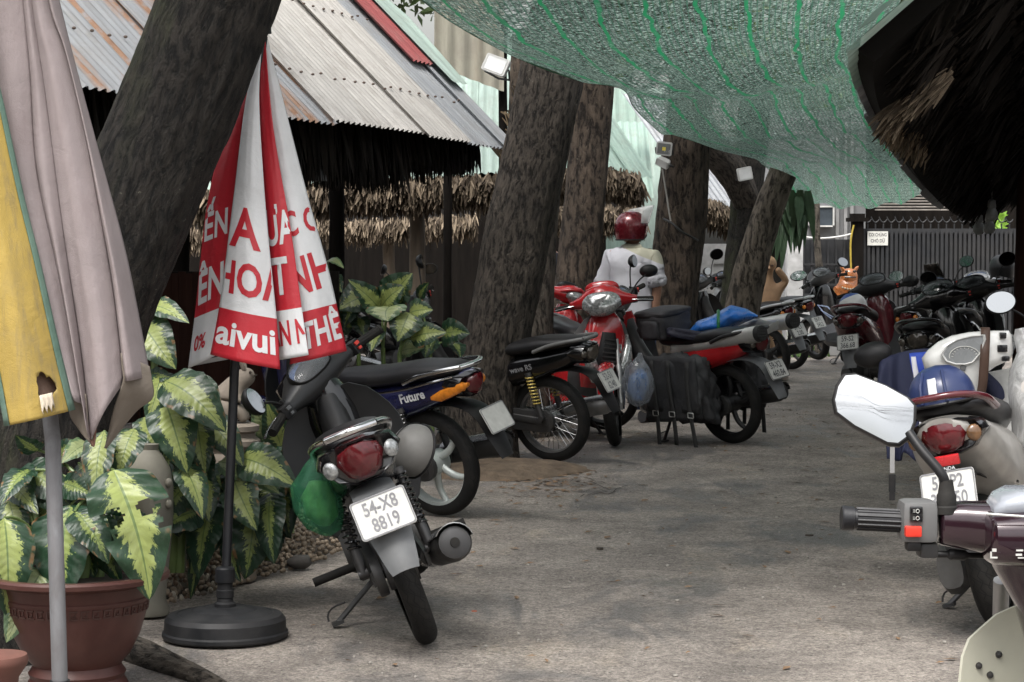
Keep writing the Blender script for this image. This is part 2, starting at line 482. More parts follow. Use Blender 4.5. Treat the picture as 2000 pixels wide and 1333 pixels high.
def build_bike(name, label, rear, h, lean=10, steer=0, kind='cub', col=None, col2=None, seat=None, plate_lines=None, ink=None,
               rim=None, wstyle='mag6', mirrors='LR', rail=None, lens=None, sig=None, shock=None, guard=None, dashface=None, muffler=None,
               front_only=False, grip=None, wr=None, panelmat=None, mirror_size=(.062,.042), mshape='oval', group='motorbikes parked along the lane', tail='cub', chain=True, ground_z=0.0, roll_mirror=None, leversteel=True, shieldmat=None, mirface=(-1,.0,.12), mirz=1.17, miry=.34, bar_dz=0.0, tail_k=1.0, hl_k=1.0):
    col = col or blackgloss; col2 = col2 or blackplastic; seat = seat or seatvinyl; rim = rim or darkmetal; shieldmat = shieldmat or col2
    rail = rail or greyplastic; lens = lens or redlens; sig = sig or amberlens; guard = guard or blackplastic; panelmat = panelmat or col
    h = V((h[0], h[1], 0)).normalized(); yaw = math.atan2(h.y, h.x)
    mw = Matrix.Translation(V((rear[0], rear[1], ground_z))) @ Matrix.Rotation(yaw, 4, 'Z') @ Matrix.Rotation(-rad(lean), 4, 'X')
    T = thing(name, label, 'motorbike' if kind == 'cub' else 'scooter', group=group, mw=mw)
    sc = kind == 'scooter'
    wr = wr or (.25 if sc else .28); tw = .09 if sc else .075; wb = 1.26 if sc else 1.23
    ax = V((-math.sin(rad(27)), 0, math.cos(rad(27)))); hp = V((.99, 0, .80))
    S = Matrix.Translation(V((0,0,bar_dz))) @ Matrix.Translation(hp) @ Matrix.Rotation(rad(steer), 4, ax) @ Matrix.Translation(-hp)
    tl = math.tan(rad(lean))
    # --- wheels
    wheel(T, (0, 0, wr), wr, tw, wstyle, None, rim)
    SW = Matrix.Translation(V((0,0,-bar_dz))) @ S
    wheel(T, (wb, 0, wr), wr, tw * .85, wstyle, SW, rim)
    # --- fork, front mudguard
    for s in (-1, 1):
        mb = MB(SW)
        lo, hi = V((wb + .005, s * .072, wr)), V((.985, s * .072, .80))
        mb.cyl(lo, lo.lerp(hi, .52), .021, .021, 12); mb.cyl(lo.lerp(hi, .5), hi, .014, .014, 10); mb.box(lo, (.05, .02, .05))
        mb.build('fork_leg', alu, T)
    mb = MB(S); prof = [(wr + .015, -.055), (wr + .030, -.045), (wr + .042, -.02), (wr + .046, 0), (wr + .042, .02), (wr + .030, .045), (wr + .015, .055)]
    inner = [(r_ - .005, y_) for r_, y_ in reversed(prof)]
    mb.lathe(prof + inner + [prof[0]], (wb, 0, wr), (0,1,0), 22, arc=(rad(20), rad(158)))
    mb.build('front_mudguard', col, T, 60)
    # --- handlebar
    if not sc:
        mb = MB(S)
        mb.lofty([(-.23,.89,.985,.022,.022),(-.18,.905,.988,.036,.030),(-.11,.935,.99,.07,.05),(-.05,.955,.995,.098,.072),(0,.96,1.0,.105,.078),(.05,.955,.995,.098,.072),(.11,.935,.99,.07,.05),(.18,.905,.988,.036,.030),(.23,.89,.985,.022,.022)], 18)
        hc = mb.build('handlebar_cover', col2, T, 60); dc = V((.895, 0, 1.045)); dn = V((-.70, 0, .714))
        hl = V((1.055, 0, .975))
    else:
        mb = MB(S)
        mb.lofty([(-.24,.895,.99,.022,.022),(-.2,.905,.992,.045,.032),(-.15,.925,1.0,.07,.05),(-.10,.94,1.012,.105,.08),(-.05,.95,1.015,.122,.095),(0,.955,1.018,.128,.10),(.05,.95,1.015,.122,.095),(.10,.94,1.012,.105,.08),(.15,.925,1.0,.07,.05),(.2,.905,.992,.045,.032),(.24,.895,.99,.022,.022)], 18)
        hc = mb.build('handlebar_cover', col2, T, 60); dc = V((.875, 0, 1.075)); dn = V((-.72, 0, .694))
        hl = V((1.065 + .02 * (hl_k - 1), 0, .99 - .03 * (hl_k - 1)))
    ux = V((0, -1, 0)); uy = V((-dn.z * -1, 0, -dn.x)).normalized(); uy = V((dn.z, 0, -dn.x))
    dm = S @ plane_m(dc, ux, uy)
    dw, dh = (.095, .062) if not sc else (.112, .075)
    shp = [(sgp(math.cos(2*PI*k/32), 2.6) * dw, sgp(math.sin(2*PI*k/32), 2.6) * dh * (1.0 if math.sin(2*PI*k/32) > 0 else .8)) for k in range(32)]
    mb = MB(dm)
    mb.rings([[V((x * q, y * q, z)) for x, y in shp] for q, z in ((.55,-.06),(.95,-.035),(1.10,-.012),(1.10,.004),(1.05,.010),(1.0,.006),(.97,-.006))], cap=False)
    db = mb.build('dash_surround', blackplastic if not sc else col2, T, 60)
    mb = MB(dm); mb.add([V((x, y, -.006)) for x, y in shp], [tuple(range(32))])
    mb.build('dash_face', dashface or MATS['dash face'], db, 0, rep=False)
    mb = MB(dm)
    for cx, rr_ in ((0, .045), (-.062, .022), (.062, .022)):
        mb.lathe([(rr_, 0), (rr_, .002), (rr_ - .003, .002), (rr_ - .003, 0)], (cx, 0, -.005), (0,0,1), 24)
        for k in range(9):
            a = rad(-40 + 260 * k / 8); mb.box((cx + math.cos(a) * rr_ * .75, math.sin(a) * rr_ * .75, -.004), (.004, .0012, .001), Matrix.Rotation(a, 3, 'Z'))
        mb.box((cx + rr_ * .2, rr_ * .3, -.0035), (rr_ * .9, .0015, .001), Matrix.Rotation(rad(60), 3, 'Z'))
    mb.build('dash_gauges', silverpaint, db)
    mb = MB(dm); mb.rings([[V((x * q, y * q, z)) for x, y in shp] for q, z in ((.99,.007),(.8,.016),(.4,.021),(.02,.022))], cap=False)
    mb.build('dash_lens', MATS['dash lens'], db, 60)
    # headlight
    mb = MB(S)
    rr = []
    for q, dx in ((1.05,-.05),(1.05,0),(.98,.018),(.75,.035),(.4,.045),(.03,.048)):
        rr.append([hl + V((dx - .2 * (z_ * q), y_ * q, z_ * q)) for y_, z_ in [(sgp(math.cos(2*PI*k/24), 2.4) * .085 * hl_k * (1 if math.sin(2*PI*k/24) > -.3 else .86), sgp(math.sin(2*PI*k/24), 2.4) * .058 * hl_k + (.012 if math.sin(2*PI*k/24) < 0 else 0)) for k in range(24)]])
    mb.rings(rr); mb.build('headlight', clearlens, T, 60)
    # brow above the headlight
    mb = MB(S); mb.lofty([(-.13,.965,1.0,.03,.012),(-.08,1.01,1.025,.06,.02),(0,1.02,1.04,.07,.024),(.08,1.01,1.025,.06,.02),(.13,.965,1.0,.03,.012)], 12)
    mb.build('headlight_brow', col, T, 60)
    grip = grip or rubber
    for s in (-1, 1):
        a, b = V((.888, s * .225, .985)), V((.845, s * .345, .972))
        mb = MB(S); mb.tube([a, a.lerp(b, .04), a.lerp(b, .06), a.lerp(b, .9), a.lerp(b, .92), b], [.022,.022,.0165,.0165,.019,.018], 14)
        for k in range(10):
            t = 2 * PI * k / 10; off = V((math.cos(t) * .0168, 0, math.sin(t) * .0168))
            mb.tube([a.lerp(b, .1) + off, a.lerp(b, .86) + off], .0018, 4)
        mb.build('grip', grip, T)
        mb = MB(S); mb.box(a + V((-.004, s * -.015, 0)), (.05, .05, .055), Matrix.Rotation(-s * rad(18), 3, 'Z'))
        sw = mb.build('switch_housing', blackplastic, T, 30, bevel=.008)
        mb = MB(S); mb.box(a + V((-.034, s * -.01, .012)), (.012, .02, .012)); mb.box(a + V((-.034, s * -.01, -.010)), (.012, .014, .010))
        mb.build('switch', greyplastic if s > 0 else MATS['red plastic'], sw, 30)
        mb = MB(S); mb.tube(bez([a + V((.05, s * -.02, .0)), a + V((.075, s * .04, -.005)), b + V((.06, 0, -.006))], 8), [.007,.007,.006,.006,.0055,.0055,.0055,.0065,.008], 8, flat=.6)
        mb.build('brake_lever', steel if leversteel else blackplastic, T)
        side = 'L' if s > 0 else 'R'
        if side in mirrors:
            mirror(T, (.90, s * .19, 1.0), (.875, s * miry, mirz), mirror_size, S, face=(mirface[0], mirface[1] * s, mirface[2]), shape=mshape)
    # --- head cover and leg shield
    if not sc:
        mb = MB(); mb.loftz([(.42,.90,0,.05,.06),(.52,.93,0,.075,.085),(.65,.955,0,.095,.10),(.78,.955,0,.10,.105),(.86,.945,0,.085,.09),(.915,.935,0,.06,.065)], 16)
        mb.build('front_cover', col, T, 60)
        for s in (-1, 1):
            tab = [(0.0, .30, .10, .10), (.2, .40, .12, .215), (.45, .55, .13, .245), (.7, .72, .12, .235), (.9, .83, .10, .17), (1.0, .875, .07, .10)]
            def fn(u, v):
                z, y0, y1 = interp(tab, u); y = lerp(.03, y1, v)
                x = .80 + .17 * (z - .3) - .35 * max(0, abs(y) - .03) ** 1.2 - .10 * (1 - u) * 0
                return V((x + .06 * math.sin(u * PI), s * y, z))
            mb = MB(); mb.grid(fn, 12, 8, .008 * s)
            mb.build('leg_shield', shieldmat, T, 60)
        mb = MB(); mb.tube(crom([(.40,0,.52),(.56,0,.46),(.70,0,.50),(.84,0,.66),(.92,0,.84)], 5), .062, 14, flat=1.15)
        mb.build('frame_cover', col2, T, 60)
        mb = MB(); mb.loftx([(-.345,.765,.045,.022),(-.30,.745,.085,.045),(-.18,.695,.105,.07),(0,.645,.118,.088),(.15,.61,.124,.10),(.30,.57,.122,.115),(.43,.53,.105,.115),(.52,.50,.075,.09)], 18)
        bc = mb.build('body_cover', panelmat, T, 60)
        mb = MB(); mb.loftx([(-.285,.795,.06,.012),(-.26,.795,.09,.026),(-.15,.786,.118,.04),(0,.772,.13,.05),(.1,.755,.132,.05),(.25,.735,.124,.048),(.42,.725,.105,.046),(.52,.722,.08,.04),(.575,.715,.04,.02)], 18)
        st = mb.build('seat', seat, T, 60)
        mb = MB()
        for s in (-1, 1): mb.tube(crom([(.02,s*.125,.735),(-.10,s*.14,.78),(-.22,s*.122,.806),(-.325,s*.085,.82)], 5), .013, 10)
        mb.tube(crom([(-.325,-.085,.82),(-.365,0,.826),(-.325,.085,.82)], 6), .014, 10)
        mb.build('grab_rail', rail, T)
        tx, tz = -.36, .735
    else:
        mb = MB(); mb.loftz([(.38,.93,0,.05,.12),(.5,.965,0,.085,.155),(.65,.985,0,.10,.16),(.78,.975,0,.095,.145),(.88,.955,0,.075,.11),(.93,.945,0,.05,.07)], 18)
        mb.build('front_cover', col, T, 60)
        def fn(u, v):
            z = lerp(.28, .90, u); w = interp([(0,.15),(.2,.19),(.5,.215),(.75,.205),(.92,.15),(1,.09)], u)[0]; y = (v * 2 - 1) * w
            return V((.80 + .16 * u - .8 * y * y + .05 * math.sin(u * PI), y, z))
        mb = MB(); mb.grid(fn, 12, 12, .012)
        mb.build('leg_shield', shieldmat, T, 60)
        for s in (-1, 1):
            mb = MB(); mb.loftz([(.54,.99,s*.115,.05,.018),(.62,1.02,s*.105,.05,.028),(.70,1.03,s*.085,.04,.03),(.76,1.02,s*.05,.03,.02)], 12)
            mb.build('front_signal', clearlens, T, 60)
        mb = MB(); mb.loftx([(.34,.26,.14,.05,4),(.45,.255,.165,.045,4),(.7,.26,.165,.045,4),(.83,.30,.14,.05,4)], 16)
        mb.build('floorboard', col2, T, 50)
        mb = MB(); mb.loftx([(-.40,.775,.05,.025),(-.34,.745,.11,.06),(-.22,.695,.15,.10),(-.05,.635,.165,.13),(.15,.575,.165,.17),(.30,.53,.155,.19),(.40,.49,.14,.18),(.46,.46,.11,.15)], 20)
        bc = mb.build('body_cover', panelmat, T, 60)
        mb = MB(); mb.loftx([(-.30,.825,.07,.015),(-.27,.825,.11,.03),(-.12,.815,.14,.045),(.05,.79,.145,.055),(.25,.765,.135,.055),(.42,.745,.11,.055),(.52,.72,.07,.05),(.55,.70,.04,.03)], 18)
        st = mb.build('seat', seat, T, 60)
        mb = MB()
        mb.tube(crom([(-.12,-.15,.80),(-.28,-.145,.845),(-.40,-.09,.87),(-.435,0,.875),(-.40,.09,.87),(-.28,.145,.845),(-.12,.15,.80)], 5), .018, 10, flat=.7)
        mb.build('grab_rail', rail, T, 60)
        tx, tz = -.40, .745
    # --- tail light, signals
    mb = MB(); out = [(-.10,.012),(-.085,.045),(-.03,.062),(.03,.062),(.085,.045),(.10,.012),(.07,-.035),(.03,-.052),(-.03,-.052),(-.07,-.035)]
    k = tail_k if not sc else 1.25
    rr = []
    for q, dx in ((1.16,.09),(1.16,.02),(1.08,-.005),(1.0,0)):
        rr.append([V((tx + dx + abs(y) * .55 * k - z * .25, y * k * q, tz - .02 + z * q * (1 + (tail_k - 1) * .6))) for y, z in out])
    mb.rings(rr); th_ = mb.build('tail_housing', blackgloss, T, 50)
    mb = MB(); o2 = [(y * .70, z) for y, z in out]
    rr = [[V((tx - .004 + dx + abs(y * q) * .55 * k - z * q * .25, y * k * q, tz - .02 + z * q * (1 + (tail_k - 1) * .6))) for y, z in o2] for q, dx in ((.92,.01),(.9,-.008),(.6,-.016),(.05,-.018))]
    mb.rings(rr); mb.build('tail_light', lens, T, 60)
    for s in (-1, 1):
        mb = MB(); mb.ell((tx + .036, s * .084 * k, tz - .014), (.014, .022 * k, .024 * k), 16, 8, Matrix.Rotation(-s * rad(28), 3, 'Z'))
        mb.build('turn_signal', sig, T, 60)
    # --- rear mudguard and plate
    mb = MB()
    pts = [(-.02, .60), (-.22, .625), (-.36, .58), (-.43, .47), (-.49, .35)] if not sc else [(-.10, .56), (-.28, .60), (-.38, .56), (-.43, .45), (-.46, .33)]
    strip(mb, pts, lambda u: interp([(0,.07),(.5,.075),(.75,.07),(1,.045)], u)[0])
    mb.build('rear_mudguard', guard, T, 60)
    if plate_lines:
        pc = V((-.435, 0, .535)) if not sc else V((-.452, 0, .545)); tau = rad(28) if not sc else rad(20)
        PM = plane_m(pc + V((-.012, 0, .01)), (0,-1,0), (math.sin(tau), 0, math.cos(tau)))
        plate(T, PM, plate_lines, ink)
    # --- engine, swingarm, exhaust
    mb = MB()
    if not sc:
        mb.cyl((.60,-.13,.30),(.60,.13,.30), .115, n=20); mb.cyl((.47,-.12,.32),(.47,.12,.32), .10, n=18)
        mb.loftx([(.60,.31,.10,.09,4),(.72,.32,.075,.075,4),(.88,.335,.07,.07,4),(.92,.335,.05,.055,4)], 14)
        for q in range(5): mb.box((.735 + q * .025, 0, .325), (.006, .18, .17))
        mb.cyl((.62,.13,.30),(.62,.155,.30), .085, .07, 18); mb.cyl((.58,-.13,.31),(.58,-.16,.31), .095, .085, 18)
        mb.build('engine', enginemetal, T, 40)
    else:
        mb.loftx([(.42,.27,.04,.09,3,.10),(.30,.28,.055,.11,3,.11),(.1,.27,.05,.095,3,.125),(-.04,.25,.05,.10,3,.13),(-.10,.25,.045,.07,3,.13)], 16)
        mb.loftx([(.15,.30,.10,.09),(.3,.30,.13,.10),(.45,.32,.10,.09)], 14); mb.cyl((.28,.16,.29),(.28,.185,.29), .05, .04, 14)
        mb.build('engine', enginemetal, T, 50)
        mb = MB(); mb.loftx([(.30,.44,.05,.04,3,.12),(.2,.45,.065,.07,3,.12),(.02,.44,.065,.075,3,.12),(-.06,.43,.05,.05,3,.12)], 14)
        mb.build('air_box', blackplastic, T, 60)
    for s in (-1, 1):
        mb = MB(); mb.tube([(.46, s*.085, .33), (.0, s*.095, wr)], .018, 8, flat=1.5)
        mb.box((0, s*.10, wr), (.07, .012, .05)); mb.build('swingarm', darkmetal, T)
        a, b = V((-.005, s*.125, wr + .03)), V((.075, s*.118, .60))
        mb = MB(); mb.cyl(a, b, .011, n=8); mb.cyl(a, a.lerp(b, .33), .019, n=12); mb.cyl(a - V((0,.018,0)), a + V((0,.018,0)), .018, n=10); mb.cyl(a.lerp(b,.92), b, .022, n=12)
        sh = mb.build('rear_shock', darkmetal, T)
        mb = MB(); mb.tube(helix(a.lerp(b, .30), a.lerp(b, .93), .023, 9), .0048, 6); mb.build('spring', shock or blackgloss, sh)
        mb = MB(); mb.cyl((.50, s*.13, .265), (.50, s*.30, .265), .017, n=10); mb.tube([(.50, s*.10, .27), (.50, s*.16, .265)], .012, 8)
        if not sc: mb.build('foot_peg', rubber, T)
    if chain and not sc:
        mb = MB(); o_ = []
        for k in range(9): t = rad(90 + 22.5 * k); o_.append(V((math.cos(t) * .072, 0, wr + math.sin(t) * .072)))
        o_ += [V((.30, 0, .225)), V((.46, 0, .235))]
        for k in range(1, 8): t = rad(-90 + 22.5 * k); o_.append(V((.46 + math.cos(t) * .06, 0, .31 + math.sin(t) * .06)))
        o_ += [V((.30, 0, .362))]
        mb.prism(o_, (0, .062, 0), (0, .098, 0)); mb.build('chain_case', greyplastic if rail is greyplastic else darkmetal, T, 40, bevel=.008)
    mb = MB()
    if not sc:
        mb.tube(crom([(.86,-.03,.27),(.88,-.06,.18),(.72,-.11,.15),(.48,-.14,.17),(.25,-.155,.235)], 5), .016, 10); mb.build('exhaust_pipe', steel, T)
        mb = MB(); a, b = V((.27,-.158,.235)), V((-.34,-.19,.35)); q = [0,.04,.12,.85,.93,.96,.99,1.0]
        mb.tube([a.lerp(b, x) for x in q], [.02,.038,.052,.063,.062,.054,.054,.034], 20)
        mu = mb.build('muffler', muffler or darkmetal, T, 50)
        mb = MB(); mb.cyl(b, b.lerp(a, -.012), .017, .016, 14); mb.build('tail_pipe', rubber, mu)
        mb = MB(); c_ = a.lerp(b, .35); d_ = a.lerp(b, 1.0); u_ = V((0,-.3,.95)).normalized()
        def fs(u, v):
            t = (v - .5) * 2.4; w = u_ * math.cos(t) + V((0,-.95,-.3)).normalized() * math.sin(t)
            return c_.lerp(d_, u) + w * .068
        mb.grid(fs, 6, 8, .003); mb.build('heat_shield', steel, mu, 60)
    else:
        mb.tube(crom([(.42,-.06,.22),(.3,-.12,.16),(.18,-.15,.19)], 5), .016, 8); mb.build('exhaust_pipe', darkmetal, T)
        mb = MB(); mb.loftx([(.20,.20,.03,.03,2,-.155),(.12,.23,.055,.06,2.5,-.165),(-.1,.27,.06,.07,2.5,-.172),(-.3,.31,.058,.066,2.5,-.178),(-.34,.318,.04,.045,2.5,-.18)], 16)
        mu = mb.build('muffler', muffler or darkmetal, T, 60)
    # --- side stand (its foot rests on the ground on the leaning side)
    y_ = .27; mb = MB(); foot = V((.40, y_, y_ * tl + .008))
    mb.tube([(.46, .09, .20), foot], .011, 8); mb.box(foot, (.05, .045, .012)); mb.tube(bez([foot + V((.0,-.05,.06)), foot + V((.05,.03,.06)), foot + V((.03,.03,.01))], 5), .004, 6)
    mb.build('side_stand', darkmetal, T)
    return T
_m, _t, _b, _o = nodes('dash face')
_n = noisen(_t, coords(_t), 18, 2)
Lk(_t, ramp(_t, _n, [(.35, (.012,.018,.04)), (.6, (.05,.10,.24)), (.72, (.25,.32,.42))]), _b.inputs['Base Color']); _b.inputs['Roughness'].default_value = .3
MATS['dash face'] = _m
_m, _t, _b, _o = nodes('pale dash face')
_n = noisen(_t, coords(_t), 12, 2)
Lk(_t, ramp(_t, _n, [(.35, (.10,.11,.115)), (.65, (.20,.21,.21))]), _b.inputs['Base Color']); _b.inputs['Roughness'].default_value = .3
MATS['pale dash face'] = _m
def thin_glass(name, col=(1,1,1), alpha=.25, rough=.03):
    m, t, b, out = nodes(name)
    tr = N(t, 'BsdfTransparent'); mx = N(t, 'MixShader'); mx.inputs[0].default_value = alpha
    b.inputs['Base Color'].default_value = (*col, 1); b.inputs['Roughness'].default_value = rough
    Lk(t, tr.outputs[0], mx.inputs[1]); Lk(t, b.outputs[0], mx.inputs[2]); Lk(t, mx.outputs[0], out.inputs['Surface'])
    MATS[name] = m; return m
thin_glass('dash lens', (.3,.32,.34), .22)
mat('red plastic', (.55,.035,.02), .4)
# ------------------------------------------------------------------ ground
def ground_mat():
    m, t, b, out = nodes('lane surface')
    co = coords(t)
    big = noisen(t, co, .55, 6, .6, .6); mid = noisen(t, co, 2.1, 7, .62, .5); fine = noisen(t, co, 95, 5, .75); grit = noisen(t, co, 260, 2, .6)
    st = noisen(t, coords(t, (1.1, .34, 1), rot=(0, 0, .25)), 2.4, 8, .6, .9)
    c = ramp(t, mid, [(.30, (.150,.132,.116)), (.50, (.245,.216,.190)), (.70, (.335,.296,.258))])
    tan = ramp(t, st, [(.54, 0.0), (.68, .5)])
    c = mixc(t, tan, c, (.42,.35,.27))
    wet = ramp(t, mathn(t, 'ADD', mathn(t, 'MULTIPLY', big, .55), mathn(t, 'MULTIPLY', st, .45)), [(.515, 0.0), (.575, .85)])
    c = mixc(t, wet, c, (.135,.127,.122))
    moss = ramp(t, noisen(t, co, 1.3, 6, .65, .3), [(.60, 0.0), (.74, .35)])
    c = mixc(t, moss, c, (.12,.125,.07))
    sp = ramp(t, mathn(t, 'ADD', mathn(t, 'MULTIPLY', fine, .6), mathn(t, 'MULTIPLY', noisen(t, co, 34, 6, .75), .4)), [(.38, .32), (.5, 1.0), (.63, 1.9)])
    c = mixc(t, 1.0, c, sp, 'MULTIPLY')
    v = N(t, 'TexVoronoi'); v.inputs['Scale'].default_value = 55; Lk(t, co, v.inputs['Vector'])
    chip = mathn(t, 'LESS_THAN', v.outputs['Distance'], .11)
    sel = mathn(t, 'GREATER_THAN', noisen(t, co, 30, 2), .60)
    c = mixc(t, mathn(t, 'MULTIPLY', chip, sel), c, (.42,.39,.35))
    v2 = N(t, 'TexVoronoi'); v2.inputs['Scale'].default_value = 23; Lk(t, co, v2.inputs['Vector'])
    pit = mathn(t, 'MULTIPLY', mathn(t, 'LESS_THAN', v2.outputs['Distance'], .13), mathn(t, 'GREATER_THAN', noisen(t, co, 11, 2), .56))
    c = mixc(t, mathn(t, 'MULTIPLY', pit, .8), c, (.035,.03,.027))
    Lk(t, c, b.inputs['Base Color'])
    r = ramp(t, mathn(t, 'ADD', mathn(t, 'MULTIPLY', wet, .75), mathn(t, 'MULTIPLY', fine, .25)), [(.1, .85), (.8, .36)])
    Lk(t, r, b.inputs['Roughness'])
    hgt = mathn(t, 'ADD', mathn(t, 'ADD', mathn(t, 'MULTIPLY', fine, .6), mathn(t, 'MULTIPLY', grit, .4)), mathn(t, 'ADD', mathn(t, 'MULTIPLY', mid, 1.2), mathn(t, 'MULTIPLY', pit, -.4)))
    bumpn(t, hgt, .8, .016, b)
    return m
def axis_steps(segs):
    out = [segs[0][0]]
    for a, b, n in segs: out += [lerp(a, b, (i + 1) / n) for i in range(n)]
    return out
xs = axis_steps([(-60,-8,10),(-8,-3,12),(-3,4,70),(4,12,20),(12,70,10)]); ys = axis_steps([(-12,2,8),(2,20,130),(20,34,28),(34,160,12)])
mb = MB()
vs = []
def gz(x, y): return -.008 + .006 * noise.noise(V((x*1.7, y*1.7, 3))) + .004 * noise.noise(V((x*5, y*5, 1)))
for y in ys:
    for x in xs: vs.append(V((x, y, gz(x, y))))
w = len(xs)
mb.add(vs, [(j*w+i, j*w+i+1, (j+1)*w+i+1, (j+1)*w+i) for j in range(len(ys)-1) for i in range(w-1)])
struct(mb.build('ground', ground_mat(), None, 180, rep=False))

# small loose stones, leaf bits and litter on the lane
rs = random.Random(11)
stone_mat = mat('loose stone', (.30,.28,.25), .85, var=.4, vs=30)
mb = MB()
for i in range(1500):
    y = rs.uniform(6.6, 20); x = rs.uniform(-.9, 1.6) + (y - 7) * .12
    r = rs.uniform(.002, .006) if rs.random() < .93 else rs.uniform(.006,.011)
    mb.ell((x, y, gz(x, y) + r * .4), (r, r * rs.uniform(.6, 1), r * .6), 6, 4, Matrix.Rotation(rs.random() * 6, 3, 'Z'))
tag(mb.build('loose_stones', stone_mat), 'scattered tiny stones and grit lying on the lane', 'gravel', kind='stuff')
mb = MB()
leafdry = mat('dry leaf', (.20,.125,.07), .8, var=.4, vs=20)
for i in range(420):
    if rs.random() < .4:
        c = G(1080 + rs.gauss(0, 55), 940 + rs.gauss(0, 16)); x, y = c.x, c.y
    else: y = rs.uniform(7, 20); x = rs.uniform(-.9, 1.9) + (y - 7) * .12
    a = rs.random() * 6; l = rs.uniform(.012, .04); wd = l * rs.uniform(.25, .5); z = gz(x, y) + .004
    d = V((math.cos(a), math.sin(a), 0)) * l; p = V((-math.sin(a), math.cos(a), 0)) * wd; c = V((x, y, z))
    mb.add([c - d, c + p + V((0,0,.006)), c + d + V((0,0,.004)), c - p + V((0,0,.003))], [(0,1,2,3)])
tag(mb.build('leaf_litter', leafdry, None, 0), 'dry brown leaf litter scattered on the lane', 'litter', kind='stuff')
def bit(name, px, py, label, m, r, flat=.35):
    c = G(px, py); mb = MB(); k = 7; rr = random.Random(px)
    o_ = [V((math.cos(2*PI*i/k) * r * rr.uniform(.6, 1.1), math.sin(2*PI*i/k) * r * rr.uniform(.6, 1.1), 0)) for i in range(k)]
    mb.prism(o_, (c.x, c.y, gz(c.x, c.y)), (c.x, c.y, gz(c.x, c.y) + r * flat)); tag(mb.build(name, m, None, 30), label, name.replace('_', ' '))
bit('brick_chip', 926, 1191, 'small orange red brick chip lying on the lane', mat('brick chip', (.42,.13,.07), .9), .012)
bit('dark_clod', 1172, 1071, 'small dark lump of soil on the open lane', mat('clod', (.06,.05,.04), .9), .018, .6)
bit('wood_scrap', 1580, 1043, 'thin dark scrap of wood lying on the lane', mat('clod', (.06,.05,.04), .9), .022, .3)
mb = MB(); c = G(1038, 910)
mb.grid(lambda u, v: c + V(((u-.5)*.17, (v-.5)*.05 - (u-.5)*.05, .012 + .012*math.sin(u*7) + .008*math.sin(v*5+u*3))), 12, 5)
tag(mb.build('paper_scrap', mat('pale green paper', (.62,.68,.42), .6), None, 60), 'crumpled pale green paper scrap beside the leaning tree roots', 'paper')

earth_m = mat('trodden earth', (.13,.095,.065), .95, var=.35, vs=9, bump=.9, bs=18, bd=.03)
mb = MB(); c0 = G(955, 918)
mb.grid(lambda a, b: V((c0.x + math.cos(a * 2*PI) * .62 * b * (1 + .12 * math.sin(a * 19)), c0.y + math.sin(a * 2*PI) * .55 * b * (1 + .12 * math.sin(a * 19)), .07 * (1 - b ** 3) + .012 * noise.noise(V((math.cos(a*2*PI)*b*6, math.sin(a*2*PI)*b*6, 2))) - .012)), 60, 14)
struct(mb.build('earth_mound', earth_m, None, 180, rep=False))
crk = mat('crack dark', (.03,.025,.02), .95); rk_ = random.Random(17)
for k in range(6):
    x_, y_ = 1040 + rk_.uniform(0, 130), 925 + rk_.uniform(0, 45); pts = [(x_, y_)]
    for q in range(7): x_ += rk_.uniform(4, 16); y_ += rk_.uniform(-6, 6); pts.append((x_, y_))
    mb = MB(); pp = [G(a, b) for a, b in pts]
    for a, b in zip(pp, pp[1:]):
        d = (b - a).normalized(); n_ = V((-d.y, d.x, 0)) * rk_.uniform(.0015, .0045); z_ = V((0,0,gz(a.x, a.y) + .006)); mb.add([a - n_ + z_, b - n_ + z_, b + n_ + z_, a + n_ + z_], [(0,1,2,3)])
    struct(mb.build('pavement_crack', crk, None, 0, rep=False))
